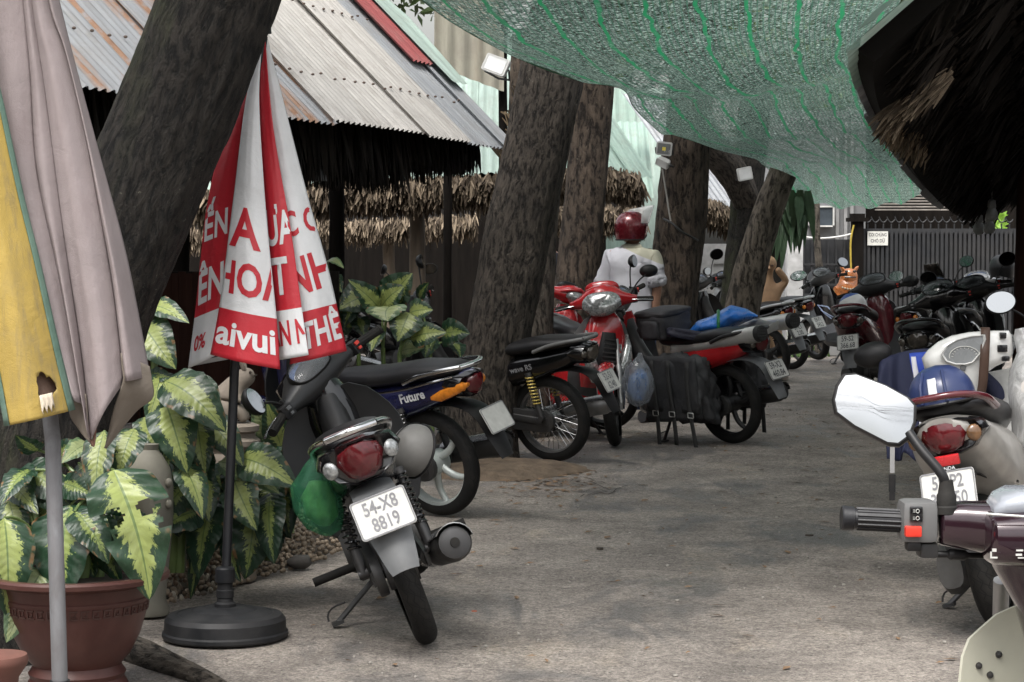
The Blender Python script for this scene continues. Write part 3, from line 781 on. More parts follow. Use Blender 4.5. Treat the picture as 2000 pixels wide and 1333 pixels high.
# ------------------------------------------------------------------ bark and trunks
def bark_mat(name, dark, light, moss=None, fur=1.0, bstr=1.0):
    m, t, b, out = nodes(name)
    uv = N(t, 'TexCoord').outputs['UV']
    wq = N(t, 'TexNoise'); wq.inputs['Scale'].default_value = 5.0; wq.inputs['Detail'].default_value = 3; Lk(t, uv, wq.inputs['Vector'])
    jit = N(t, 'VectorMath'); jit.operation = 'MULTIPLY_ADD'; jit.inputs[1].default_value = (.055, .10, 0); Lk(t, wq.outputs['Color'], jit.inputs[0]); Lk(t, uv, jit.inputs[2])
    mp = N(t, 'Mapping'); mp.inputs['Scale'].default_value = (26 * fur, 7.5 * fur, 1); Lk(t, jit.outputs[0], mp.inputs[0])
    n1 = noisen(t, mp.outputs[0], 1.0, 9, .66, .35)
    mp2 = N(t, 'Mapping'); mp2.inputs['Scale'].default_value = (62 * fur, 26 * fur, 1); Lk(t, jit.outputs[0], mp2.inputs[0])
    n1b = noisen(t, mp2.outputs[0], 1.0, 6, .7, .2)
    crack = ramp(t, mathn(t, 'ADD', mathn(t, 'MULTIPLY', n1, .65), mathn(t, 'MULTIPLY', n1b, .35)), [(.42, 0.0), (.485, 1.0)])
    co = coords(t); patch = noisen(t, co, 3.5, 6, .65, .5)
    c = mixc(t, ramp(t, n1, [(.32, 0.0), (.68, 1.0)]), dark, light)
    c = mixc(t, ramp(t, patch, [(.35, .0), (.7, .55)]), c, tuple(x * .45 for x in dark))
    c = mixc(t, mathn(t, 'MULTIPLY', mathn(t, 'SUBTRACT', 1.0, crack), .75), c, tuple(x * .3 for x in dark))
    lich = mathn(t, 'MULTIPLY', ramp(t, noisen(t, co, 48, 5, .75), [(.60, 0.0), (.68, 1.0)]), ramp(t, noisen(t, co, 2.2, 3), [(.45, 0.0), (.62, .7)]))
    c = mixc(t, lich, c, (.26,.25,.20))
    if moss:
        g = N(t, 'NewGeometry'); sx = N(t, 'SeparateXYZ'); Lk(t, g.outputs['Normal'], sx.inputs[0])
        f = mathn(t, 'MULTIPLY', ramp(t, mathn(t, 'MULTIPLY', sx.outputs[0], -1), [(.2, 0.0), (.9, .8)]), ramp(t, noisen(t, co, 5, 4), [(.4, 0.0), (.65, 1.0)]))
        c = mixc(t, f, c, moss)
    Lk(t, c, b.inputs['Base Color']); b.inputs['Roughness'].default_value = .85; b.inputs['Specular IOR Level'].default_value = .35
    h = mathn(t, 'ADD', mathn(t, 'ADD', mathn(t, 'MULTIPLY', n1, .8), mathn(t, 'MULTIPLY', n1b, .4)), mathn(t, 'MULTIPLY', crack, .4))
    bumpn(t, h, bstr, .045, b)
    return m
bark_dark = bark_mat('dark wet bark', (.006,.0055,.005), (.048,.041,.034), (.040,.048,.016), fur=1.7)
bark_brown = bark_mat('brown bark', (.034,.028,.023), (.120,.100,.082), fur=1.35)
bark_red = bark_mat('reddish stripped bark', (.042,.031,.024), (.145,.110,.082), fur=.8)
bark_grey = bark_mat('grey bark', (.060,.051,.042), (.175,.150,.122))
def trunk_mesh(path, radii, mat_, name, parent, n=48, m=70, rough=.05, seed=0, ridge=1.0, topcap=True):
    pts = crom(path, 8); k = len(pts); rs_ = []
    for i in range(k):
        f = i / 8; j = min(int(f), len(radii) - 2); rs_.append(lerp(radii[j], radii[j+1], f - j))
    mb = MB(); vs = []; rings = m
    total = sum((pts[i+1] - pts[i]).length for i in range(k - 1)); acc = [0]
    for i in range(k - 1): acc.append(acc[-1] + (pts[i+1] - pts[i]).length)
    a = None; fs = []; uvs = []
    for q in range(rings + 1):
        d_ = total * q / rings; i = 0
        while i < k - 2 and acc[i+1] < d_: i += 1
        t = (d_ - acc[i]) / max(acc[i+1] - acc[i], 1e-6); p = pts[i].lerp(pts[i+1], t); r = lerp(rs_[i], rs_[i+1], t)
        d = (pts[min(i+2, k-1)] - pts[max(i-1, 0)]).normalized()
        if a is None: a, b = frame(d, V((0, 1, 0)))
        else: a = (a - d * a.dot(d)).normalized(); b = a.cross(d).normalized()
        for j in range(n + 1):
            th = 2 * PI * j / n; cs, sn = math.cos(th), math.sin(th)
            w1 = noise.noise(V((cs * 1.3 + seed, sn * 1.3, d_ * .9))) * rough * 2.2
            w2 = noise.fractal(V((cs * 6.5 + seed, sn * 6.5, d_ * 4.0)), 1.0, 2.0, 5) * rough * .8 * ridge
            rr = r * (1 + w1 + w2)
            vs.append(p + (a * cs + b * sn) * rr); uvs.append((j / n * 2 * PI * r, d_))
    w = n + 1
    for q in range(rings):
        for j in range(n): fs.append((q*w+j, q*w+j+1, (q+1)*w+j+1, (q+1)*w+j))
    if topcap: fs.append(tuple(rings*w + j for j in range(n)))
    o = mb.add(vs, fs)
    for i, u in enumerate(uvs): mb.uv[o + i] = u
    return mb.build(name, mat_, parent, 75)
def px_trunk(Y, rows, base_extra=0):
    """rows: (px, py, width px[, dY]); returns 3D path and radii"""
    path, radii = [], []
    for q in rows:
        y = Y + (q[3] if len(q) > 3 else 0); path.append(P(q[0], q[1], y)); radii.append(q[2] * y / FPX / 2)
    return path, radii
def tree(label, Y, rows, mat_, seed, n=48, m=80, rough=.05, group=None, name='tree', ridge=1.0):
    path, radii = px_trunk(Y, rows)
    b = path[0]; T = thing(name, label, 'tree', (b.x, b.y, 0), group=group)
    path = [p - V((b.x, b.y, 0)) for p in path]
    trunk_mesh(path, radii, mat_, 'trunk', T, n, m, rough, seed, ridge)
    return T, path, radii
GT = 'tree trunks growing along the lane'
t1, p1_, r1_ = tree('thick dark mossy trunk leaning behind the faded mauve umbrella', 7.45, [(30,1310,330),(48,1150,280),(82,900,250),(158,640,240),(256,410,236),(358,170,230),(428,-10,226),(500,-220,215)], bark_dark, 1.0, 110, 300, .045, GT)
# surface root of that tree, beside the red pot
mb_path = [G(x_, y_) + V((-t1.location.x, -t1.location.y, .015)) for x_, y_ in ((150,1262),(235,1278),(295,1296),(345,1314),(395,1331),(440,1346))]
trunk_mesh(mb_path, [.062,.052,.045,.036,.024,.009], bark_grey, 'root', t1, 28, 60, .16, 5)
t2, p2_, r2_ = tree('stout brown trunk leaning over between the two parked black motorbikes', 14.1, [(922,930,215),(930,885,172),(938,840,150),(958,740,130),(985,600,126),(1012,450,126),(1040,330,124),(1065,210,124),(1088,90,124),(1110,-60,112)], bark_brown, 2.0, 90, 240, .045, GT)
for k, (a, b, c) in enumerate((((935,860),(962,880),(1000,902)), ((930,890),(950,910),(985,922)), ((905,880),(892,900),(880,915)))):
    pp = [P(q[0], q[1], 14.0 - .12 * i) - V((t2.location.x, t2.location.y, 0)) for i, q in enumerate((a, b, c))]
    for q in pp[-1:]: q.z = -.01
    trunk_mesh(pp, [.09,.06,.02], bark_brown, 'root', t2, 16, 24, .12, 8 + k)
tree('pale furrowed trunk close behind the leaning trunk', 15.9, [(1038,905,84),(1040,760,76),(1048,600,70),(1058,430,66),(1075,250,62),(1100,40,60),(1120,-80,56)], bark_grey, 3.0, 40, 110, .05, GT)
t3, p3_, r3_ = tree('straight brown trunk left of the man in the red helmet', 18.4, [(1112,815,100),(1120,700,90),(1128,560,84),(1140,420,82),(1152,280,80),(1160,160,78),(1168,20,76),(1172,-80,70)], bark_red, 4.0, 64, 180, .05, GT)
t4, p4_, r4_ = tree('wide scarred trunk right of the man with two floodlights strapped to it', 19.2, [(1290,800,125),(1302,690,112),(1312,590,104),(1326,460,98),(1334,360,94),(1340,290,92),(1350,180,90),(1362,40,84)], bark_red, 5.0, 64, 180, .07, GT)
t6, p6_, r6_ = tree('dark forked trunk behind the sawn log carrying one floodlight', 23.5, [(1420,745,70),(1432,640,62),(1444,520,58),(1455,430,58),(1462,340,62),(1470,240,64),(1480,120,60)], bark_dark, 6.0, 32, 90, .06, GT)
lp = [q - V((t6.location.x, t6.location.y, 0)) for q in (P(1462,400,23.5), P(1440,350,23.3), P(1412,310,23.1), P(1380,270,22.9), P(1340,200,22.7))]
trunk_mesh(lp, [.16,.17,.18,.17,.15], bark_brown, 'limb', t6, 24, 50, .07, 9)
tl, pl_, rl_ = tree('bare leaning log sawn off flat at the top', 20.6, [(1438,700,80),(1448,610,72),(1462,540,66),(1482,470,58),(1505,400,54),(1530,338,52)], bark_mat('pale log bark', (.10,.082,.064), (.27,.225,.175), fur=.9), 7.0, 48, 110, .06, name='leaning_log')
tl['category'] = 'log'

leaf_over = mat('overhead foliage', (.045,.085,.022), .55, var=.5, vs=1.2)
def crown(T, top, spread, n, seed, zr=(4.6, 7.5), avoid=None):  # unseen crowns of the trunks, added above the frame to darken sky reflections
    rr = random.Random(seed); limbs = MB(); mb = MB()
    for k in range(7):
        c = V((top.x + rr.gauss(0, spread), top.y + rr.gauss(0, spread), rr.uniform(*zr)))
        limbs.tube(bez([top, (top + c) / 2 + V((rr.gauss(0,.3), rr.gauss(0,.3), .5)), c], 6), [.09,.08,.07,.055,.04,.03,.02], 8)
        for i in range(n // 7):
            d = V((rr.gauss(0,1), rr.gauss(0,1), rr.gauss(0,.7))); q = c + d.normalized() * 1.25 * rr.random() ** .4
            a = V((rr.gauss(0,1), rr.gauss(0,1), rr.gauss(0,.4))).normalized(); b = a.cross(V((rr.gauss(0,1), rr.gauss(0,1), 1))).normalized(); l = rr.uniform(.09, .17)
            mb.add([q - a*l, q + b*l*.38, q + a*l - V((0,0,l*.3)), q - b*l*.38], [(0,1,2,3)])
    limbs.build('limb', bark_brown, T, 60); mb.build('crown', leaf_over, T, 0)
crown(t1, p1_[-1], 1.3, 4200, 101); crown(t2, p2_[-1], 1.6, 4200, 102, (5.2, 8)); crown(t3, p3_[-1], 1.6, 3500, 103, (5.5, 8.5)); crown(t4, p4_[-1], 1.6, 3500, 104, (5.5, 8.5))
# trees rising behind the shade net: trunk and loose leafy crown
leafmat = mat('tree foliage', (.050,.085,.022), .6, var=.5, vs=1.5)
def bg_tree(label, base, hgt, cr, n, seed, group='leafy trees beyond the net'):
    rr = random.Random(seed); T = thing('tree', label, 'tree', base, group=group)
    trunk_mesh([V((0,0,0)), V((.1,0,hgt*.35)), V((-.1,.1,hgt*.7)), V((0,0,hgt))], [.2,.16,.11,.05], bark_brown, 'trunk', T, 16, 30, .06, seed)
    mb = MB()
    cl = [(V((rr.gauss(0, cr*.45), rr.gauss(0, cr*.45), hgt + rr.gauss(0, cr*.3))), rr.uniform(.4, .9) * cr * .45) for _ in range(26)]
    for i in range(n):
        c, r = rr.choice(cl); d = V((rr.gauss(0,1), rr.gauss(0,1), rr.gauss(0,1))).normalized() * r * rr.random() ** .4
        p = c + d; a = V((rr.gauss(0,1), rr.gauss(0,1), rr.gauss(0,.6))).normalized(); b = a.cross(V((rr.gauss(0,1), rr.gauss(0,1), rr.gauss(0,1)))).normalized()
        l = rr.uniform(.10, .2); w_ = l * .35
        mb.add([p - a*l, p + b*w_, p + a*l - V((0,0,l*.3)), p - b*w_], [(0,1,2,3)])
    mb.build('crown', leafmat, T, 0)
bg_tree('leafy tree beyond the gate with a wide pale green crown', (6.5, 37, 0), 5.2, 2.6, 7000, 3)
bg_tree('tall tree beyond the white sheet roof showing through the net', (2.2, 40, 0), 6.0, 2.6, 7000, 4)
bg_tree('dense tree far left beyond the corrugated roofs', (-4, 38, 0), 6.5, 3.0, 6000, 5)
# ------------------------------------------------------------------ corrugated sheets and thatch
def tin_mat(name, col, rust=.0, rough=.42, metal=.55, stain=.5):
    m, t, b, out = nodes(name)
    uv = N(t, 'TexCoord').outputs['UV']
    mp = N(t, 'Mapping'); mp.inputs['Scale'].default_value = (14, 1.3, 1); Lk(t, uv, mp.inputs[0])
    n1 = noisen(t, mp.outputs[0], 1.0, 7, .65, .3); co = coords(t); n2 = noisen(t, co, 5, 8, .7, .4); n3 = noisen(t, co, 32, 5, .7)
    c = mixc(t, ramp(t, n1, [(.3, .0), (.75, 1.0)]), tuple(x * .68 for x in col), tuple(min(1, x * 1.12) for x in col))
    c = mixc(t, ramp(t, n2, [(.48, 0.0), (.75, stain)]), c, tuple(x * .55 for x in (.42,.38,.33)))
    c = mixc(t, ramp(t, n3, [(.60, 0.0), (.72, stain * .6)]), c, (.22,.19,.16))
    if rust:
        mp2 = N(t, 'Mapping'); mp2.inputs['Scale'].default_value = (5.5, .55, 1); Lk(t, uv, mp2.inputs[0])
        rf = mathn(t, 'MULTIPLY', ramp(t, noisen(t, mp2.outputs[0], 1.0, 4, .6, .2), [(.52, 0.0), (.60, 1.0)]), ramp(t, noisen(t, co, 9, 6, .7), [(.32, 0.0), (.5, 1.0)]))
        rf = mathn(t, 'MULTIPLY', rf, rust)
        c = mixc(t, rf, c, mixc(t, n3, (.20,.075,.025), (.42,.22,.10)))
    Lk(t, c, b.inputs['Base Color']); b.inputs['Metallic'].default_value = metal * .5
    Lk(t, ramp(t, n2, [(.3, rough), (.8, .8)]), b.inputs['Roughness'])
    bumpn(t, n2, .25, .01, b)
    return m
tin_grey = tin_mat('galvanised sheet', (.36,.375,.395), .0); tin_rust = tin_mat('rusty galvanised sheet', (.35,.36,.375), .8)
tin_white = tin_mat('whitish sheet', (.47,.45,.425), .0, .6, .2, .6); tin_mint = tin_mat('mint green sheet', (.32,.44,.38), .0, .55, .1, .4)
tin_red = tin_mat('faded red sheet', (.33,.085,.085), .0, .55, .1, .4); tin_pale = tin_mat('pale green sheet', (.42,.53,.475), .0, .55, .1, .35)
tin_cream = tin_mat('cream sheet', (.38,.36,.29), .1, .6, .1, .5)
def tin(parent, O, e, u, w, L, m, per=.076, amp=.011, sag=0.0, curl=None, name='roof_sheet', nv=5, mw=None):
    e, u = V(e).normalized(), V(u).normalized(); nrm = e.cross(u).normalized()
    if nrm.z < 0: nrm = -nrm
    k = max(2, int(round(w / per * 6)))
    mb = MB(mw)
    def fn(a, b):
        ph = a * w / per
        p = V(O) + e * w * a + u * L * b + nrm * (amp * math.cos(2 * PI * ph) * (1 - .25 * abs(math.cos(2*PI*ph))) - sag * math.sin(b * PI))
        if curl: p += curl(a, b)
        return p
    o = mb.grid(fn, k, nv, .0016)
    for i in mb.uv: mb.uv[i] = (mb.uv[i][0] * w + O[0], mb.uv[i][1] * L + O[1])
    return mb.build(name, m, parent, 50)
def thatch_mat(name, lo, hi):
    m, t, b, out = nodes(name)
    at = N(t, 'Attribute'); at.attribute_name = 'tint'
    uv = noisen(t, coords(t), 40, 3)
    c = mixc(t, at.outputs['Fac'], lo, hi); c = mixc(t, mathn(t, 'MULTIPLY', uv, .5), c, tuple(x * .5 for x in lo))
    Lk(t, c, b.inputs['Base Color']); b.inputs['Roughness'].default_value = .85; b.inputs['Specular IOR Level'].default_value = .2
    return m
thatch_dry = thatch_mat('dry thatch', (.05,.036,.025), (.33,.26,.185)); thatch_shade = thatch_mat('shade dark thatch', (.006,.0045,.0035), (.020,.015,.011)); thatch_fr = thatch_mat('frayed thatch', (.04,.03,.02), (.27,.20,.13))  # the near black thatch has the shade under the roofs put into its colour
def thatch(parent, line, length, count, down, m, spread=.35, wid=.011, depth=.12, seed=0, lvar=.5, rise=.1, name='thatch', mw=None):
    rr = random.Random(seed); line = [V(p) for p in line]; seg = [(line[i+1]-line[i]).length for i in range(len(line)-1)]; tot = sum(seg)
    vs, fs, tint = [], [], []
    down = V(down).normalized(); al = (line[-1]-line[0]).normalized(); ins = al.cross(down).normalized()
    for i in range(count):
        s = rr.random() * tot; k = 0
        while k < len(seg) - 1 and s > seg[k]: s -= seg[k]; k += 1
        p = line[k].lerp(line[k+1], s / seg[k]) + ins * rr.uniform(-depth, depth) - down * rr.uniform(0, rise)
        d = (down + al * rr.gauss(0, spread * .6) + ins * rr.gauss(0, spread)).normalized(); l = length * rr.uniform(1 - lvar, 1.0)
        sd_ = (al + ins * rr.gauss(0, .8) + down * rr.gauss(0, .3)); sd_ = (sd_ - d * sd_.dot(d)).normalized() * wid * rr.uniform(.5, 1.4)
        bend = V((0, 0, -1)) * l * .12
        o = len(vs); q = p + d * l * .6 + bend * .3; e_ = p + d * l + bend
        vs += [p - sd_*.7, p + sd_*.7, q + sd_, q - sd_, e_ + sd_ * .25, e_ - sd_ * .25]
        fs += [(o, o+1, o+2, o+3), (o+3, o+2, o+4, o+5)]; tint += [rr.random() ** 1.3] * 6
    mb = MB(mw); mb.add(vs, fs)
    o = mb.build(name, m, parent, 0, rep=False); o['kind'] = 'stuff'
    at = o.data.attributes.new('tint', 'FLOAT', 'POINT'); at.data.foreach_set('value', tint)
    return o
wood_dark = mat('shade darkened wood', (.007,.0055,.0045), .85, spec=.12, var=.4, vs=3, stretch=(6,6,.6), bump=.3, bs=20)  # this and the plank wood are near black to carry the interior shade
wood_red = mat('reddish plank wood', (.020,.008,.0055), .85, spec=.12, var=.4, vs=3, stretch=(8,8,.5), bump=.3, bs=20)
wood_pole = mat('round wooden pole', (.11,.085,.062), .8, var=.35, vs=4, stretch=(5,5,.6), bump=.5, bs=25)
bamboo = mat('bamboo', (.30,.22,.13), .6, var=.3, vs=5, stretch=(4,4,.5))
concrete = mat('grey plaster', (.36,.36,.36), .85, var=.15, vs=2, bump=.2, bs=30, dirt=.3, ds=1.5)
# --- left hut: long corrugated roof over thatch
E0, E1 = P(170,152,10.0), P(990,277,16.0); e = (E1 - E0).normalized()
uh = V((-e.y, e.x, 0)).normalized(); u = (uh * math.cos(rad(45)) + V((0,0,1)) * math.sin(rad(45))).normalized()
hutL = thing('open_hut', 'open hut with long patched corrugated roof behind the red white umbrella', 'hut', (E0.x, E0.y, 0))
MWL = Matrix.Translation(-V((E0.x, E0.y, 0)))
rs = random.Random(4); a = -4.4; tot = (E1 - E0).length; k = 0
cols = [tin_grey, tin_rust, tin_grey, tin_rust, tin_grey, tin_rust, tin_rust, tin_rust, tin_rust, tin_white, tin_white, tin_white, tin_grey, tin_grey, tin_mint, tin_grey]
nrmL = e.cross(u).normalized()
if nrmL.z < 0: nrmL = -nrmL
while a < tot - .05:
    w_ = min(.80, tot - a)
    O = E0 + e * a - u * rs.uniform(.0, .10) + nrmL * (.013 if k % 2 else 0)
    tin(hutL, O, e, u, w_ + .06, 3.6 + rs.uniform(-.1, .1), cols[k % len(cols)], per=.085, amp=.014, mw=MWL, sag=rs.uniform(-.01,.015))
    a += .80; k += 1
nl = MB(MWL)
for row in (.35, 1.15, 2.0, 2.9):
    for k in range(int((tot + 4.2) / .17)): nl.ell(E0 + e * (-4.3 + k * .17 + rs.uniform(-.01,.01)) + u * (row + rs.uniform(-.02,.02)) + nrmL * .028, (.011,.011,.008), 6, 4)
o = nl.build('roof_nails', mat('rusty nail', (.10,.07,.055), .7), hutL, 60); o['kind'] = 'stuff'
tin(hutL, E0 + e * (tot - .62) + u * .75 + nrmL * .035, e, u, .42, 3.0, tin_red, per=.085, amp=.014, mw=MWL)
tin(hutL, E0 + e * (tot - .22) + u * .55 + nrmL * .06, e, u, .34, 3.2, tin_pale, per=.17, amp=.006, mw=MWL, curl=lambda a, b: V((0,0,1)) * (.05 * math.sin(b * 9) * a))
tin(hutL, E0 + e * (tot - .10) + u * .02, e, u, .42, 1.1, tin_mint, per=.085, amp=.014, mw=MWL, curl=lambda a, b: -nrmL * .1 * a)
# dark thatch layer under the sheets, with its ragged fringe
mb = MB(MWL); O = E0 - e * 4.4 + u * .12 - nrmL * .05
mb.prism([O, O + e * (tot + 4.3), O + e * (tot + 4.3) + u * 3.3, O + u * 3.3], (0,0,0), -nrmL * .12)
mb.build('thatch_underlay', thatch_shade, hutL, 0)
thatch(hutL, [E0 - e*1.5 + u*.22 - nrmL*.16, E0 + e*(tot*.74) + u*.22 - nrmL*.16], .43, 6000, (0,0,-1), thatch_shade, .10, .012, .10, 21, .3, .02, mw=MWL)
thatch(hutL, [E0 + e*(tot*.70) + u*.22 - nrmL*.16, E1 + u*.22 - nrmL*.16 - e*.1], .29, 2200, (0,0,-1), thatch_shade, .10, .012, .10, 24, .4, .02, mw=MWL)
thatch(hutL, [E0 - e*1.0 + u*.55 - nrmL*.2, E1 + u*.55 - nrmL*.2 - e*.1], .52, 3600, (0,0,-1), thatch_shade, .12, .014, .10, 22, .3, .02, mw=MWL)
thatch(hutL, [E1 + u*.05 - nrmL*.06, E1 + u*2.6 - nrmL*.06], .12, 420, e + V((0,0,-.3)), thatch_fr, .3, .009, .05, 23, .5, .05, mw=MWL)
def post(parent, p0, p1, r, m, mw=None, seed=0, name='post'):
    mb = MB(mw); q = [p0.lerp(p1, i/8) + V((noise.noise(V((i*.6, seed, 0))), noise.noise(V((i*.6, seed, 5))), 0)) * r * .35 for i in range(9)]
    mb.tube(q, [r * (1 + .12 * noise.noise(V((i*.9, seed, 9)))) for i in range(9)], 12); return mb.build(name, m, parent, 60)
for s in (1.0, 3.6, 6.2):
    b_ = E0 + e * s + uh * 1.3; post(hutL, V((b_.x, b_.y, 0)), V((b_.x, b_.y, 3.2)), .06, wood_dark, MWL, s)
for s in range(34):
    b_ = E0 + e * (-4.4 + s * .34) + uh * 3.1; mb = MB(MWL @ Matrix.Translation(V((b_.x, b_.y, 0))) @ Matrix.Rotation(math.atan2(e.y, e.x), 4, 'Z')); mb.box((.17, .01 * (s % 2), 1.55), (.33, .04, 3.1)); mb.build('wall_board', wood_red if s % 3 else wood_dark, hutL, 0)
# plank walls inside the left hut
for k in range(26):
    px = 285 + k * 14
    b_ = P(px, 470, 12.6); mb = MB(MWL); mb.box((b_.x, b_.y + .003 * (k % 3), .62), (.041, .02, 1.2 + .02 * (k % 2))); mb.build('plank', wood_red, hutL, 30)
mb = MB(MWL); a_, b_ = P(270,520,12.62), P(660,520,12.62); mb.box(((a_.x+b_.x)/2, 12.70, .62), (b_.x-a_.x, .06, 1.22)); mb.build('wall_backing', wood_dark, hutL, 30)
# rain-gutter like eave lamp inside
mb = MB(); c = P(620, 336, 13.2); mb.lathe([(.0,.045),(.035,.045),(.05,.03),(.062,-.03),(.06,-.055),(.0,-.06)], c, (0,0,1), 20); mb.box(c + V((0,0,.075)), (.09,.03,.05))
mb.cyl(c + V((0,0,.10)), c + V((0,0,.55)), .008, n=6)
tag(mb.build('hanging_lamp', mat('lamp grey', (.12,.12,.12), .5), None, 50), 'small grey lamp hanging in the dark under the long hut roof', 'lamp')
# --- further huts
def hut(label, line_px, Y, up_deg, L, sheet, thl, n_th, seed, over=.10, wall=None, sheet_amp=.014, sheetgap=.12, posts=(), w_sheet=.8, back=None, tm=None, dirn=(0,1,0), wallm=None):
    pts = [P(x, y, Y) for x, y in line_px]; base = V((pts[0].x, Y, 0))
    T = thing('thatched_hut', label, 'hut', base, group='thatched huts behind the lane trees'); MW = Matrix.Translation(-base)
    dirn = V(dirn).normalized(); upv = (dirn * math.cos(rad(up_deg)) + V((0,0,1)) * math.sin(rad(up_deg))).normalized()
    thatch(T, pts, thl, n_th, V((0,-.75,-.75)), tm or thatch_dry, .35, .013, .10, seed, .5, .12, mw=MW)
    thatch(T, [p + V((0,.12,.0)) for p in pts], thl * .9, n_th // 2, V((0,-.1,-1)), thatch_fr, .25, .012, .08, seed + 1, .5, .1, mw=MW)
    ex = (pts[-1] - pts[0]); w_ = ex.length; exn = ex.normalized(); O = pts[0] + upv * sheetgap + V((0,0,.07)); a = 0; k = 0
    while a < w_ and sheet:
        ww = min(w_sheet, w_ - a + .1); tin(T, O + exn * a + V((0,0,.006 * (k % 2))), exn, upv, ww + .04, L, sheet, per=.085, amp=sheet_amp, mw=MW); a += w_sheet; k += 1
    mb = MB(MW); O = pts[0] + upv * .02; mb.prism([O, O + ex, O + ex + upv * L * .35, O + upv * L * .35], (0,0,0), V((0,0,-.03))); mb.build('thatch_underlay', thatch_shade, T, 0)
    for k, px in enumerate(posts):
        q = P(px, 480, Y + .3); post(T, V((q.x, q.y, 0)), V((q.x, q.y, pts[0].z + .35)), .07, wood_pole, MW, seed + k)
    if wall:
        x0, x1, dy, h = wall; a_, b_ = P(x0, 480, Y + dy), P(x1, 480, Y + dy); mb = MB(MW)
        mb.box(((a_.x+b_.x)/2, Y + dy, h/2), (b_.x - a_.x, .08, h)); mb.build('wall', wallm or wood_dark, T, 30)
    return T
hut('low hut with ragged pale thatch eave seen under the long roof', [(380,402),(600,388),(760,378),(880,372),(985,368)], 19, 32, 2.2, tin_pale, .24, 3600, 31, posts=(815,460))
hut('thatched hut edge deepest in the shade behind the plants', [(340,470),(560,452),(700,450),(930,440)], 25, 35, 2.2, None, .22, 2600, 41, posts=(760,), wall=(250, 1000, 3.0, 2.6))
hut('thatched hut with mint roof sheets between the straight trunks', [(1075,358),(1180,352),(1252,366)], 21.5, 38, 2.6, tin_mint, .24, 2200, 51, sheetgap=.05, dirn=(-.45,.9,0))
hut('low thatch eave behind the man in the red helmet', [(1070,425),(1160,424),(1255,428)], 24.5, 35, 1.6, tin_mint, .26, 2000, 61, wall=(1060, 1280, 2.5, 2.2), sheetgap=.3)
hut('small thatched hut with a white sheet roof beside the forked trunk', [(1362,408),(1400,416),(1448,440)], 24.0, 40, 2.0, tin_grey, .22, 1500, 71, sheetgap=.02, dirn=(-.5,.86,0))
# tall mint sheet panel standing between the huts
a_ = P(1186,470,26.0); w_ = P(1300,470,26.0).x - a_.x
mint = thing('sheet_metal_panel', 'tall mint green corrugated sheet panel standing behind the straight trunk', 'panel', (a_.x, 26.0, 0))
for k in range(2):
    tin(mint, V((k * w_/2, .012 * k, 0)), (1,0,0), V((0,.25,1)), w_/2 + .03, 3.4, tin_pale if k else tin_mint, per=.12, amp=.012, name='sheet')
# cream panel and frayed palm bark at the top of the leaning trunk
a_ = P(872,150,17.5)
cr = thing('sheet_metal_panel', 'cream ribbed sheet panel above the red roof strip', 'panel', (a_.x, 17.5, 0))
tin(cr, V((-.1,0,P(900,128,17.5).z)), (1,.35,-.35), V((.0,.15,1)), .62, 1.6, tin_cream, per=.13, amp=.012, name='sheet')
for s in (.0, .45): post(cr, V((s, .3, 0)), V((s, .3, 3.2)), .035, wood_dark, None, s)
tp = thing('tree', 'short palm trunk with frayed bark behind the leaning trunk floodlight', 'tree', (P(1018,480,16.6).x, 16.6, 0), group=GT)
trunk_mesh([V((0,0,0)), V((.02,0,1.0)), V((.03,0,2.2)), V((.06,0,3.0))], [.16,.14,.13,.12], bark_red, 'trunk', tp, 24, 60, .1, 13)
thatch(tp, [V((-.11,-.1,1.9)), V((.15,-.1,2.6))], .35, 120, V((-.2,-.2,.8)), thatch_fr, .35, .02, .06, 77, name='frayed_bark')
# white wall behind the small hut
wl = thing('low_wall', 'pale grey plastered wall between the wide trunk and the log', 'wall', (P(1350,480,25.5).x, 25.5, 0))
mb = MB(); w_ = P(1440,480,25.5).x - P(1350,480,25.5).x; mb.box((w_/2, 0, .70), (w_, .12, 1.4)); mb.build('wall_body', mat('whitewash', (.50,.50,.50), .85, dirt=.25), wl, 30)
mb = MB(); mb.box((w_/2, -.07, 1.02), (w_ + .02, .05, .05)); mb.box((w_/2 + .12, -.07, 1.22), (w_ * .5, .04, .10)); mb.build('ledge', concrete, wl, 30)
# --- big dark walls added to keep light out behind the left huts
bw = thing('light_block_wall', 'added dark wall keeping light out far behind the thatched huts', 'wall', (-9, 20, 0))
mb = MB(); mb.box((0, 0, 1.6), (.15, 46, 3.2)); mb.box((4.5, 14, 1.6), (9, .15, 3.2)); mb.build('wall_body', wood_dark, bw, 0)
nb = thing('open_hut', 'unseen long low hut added behind the viewpoint to block sky light', 'hut', (-1, -7, 0))  # out of view, added to cut low sky light and its reflections
mb = MB(); mb.box((0,0,1.0), (14,.2,2.0)); mb.build('wall', wood_pole, nb, 0)
mb = MB(); mb.prism([V((-7.5,.6,1.9)), V((7.5,.6,1.9)), V((7.5,-2.2,3.0)), V((-7.5,-2.2,3.0))], (0,0,0), (0,0,.1)); mb.build('roof', thatch_fr, nb, 0)
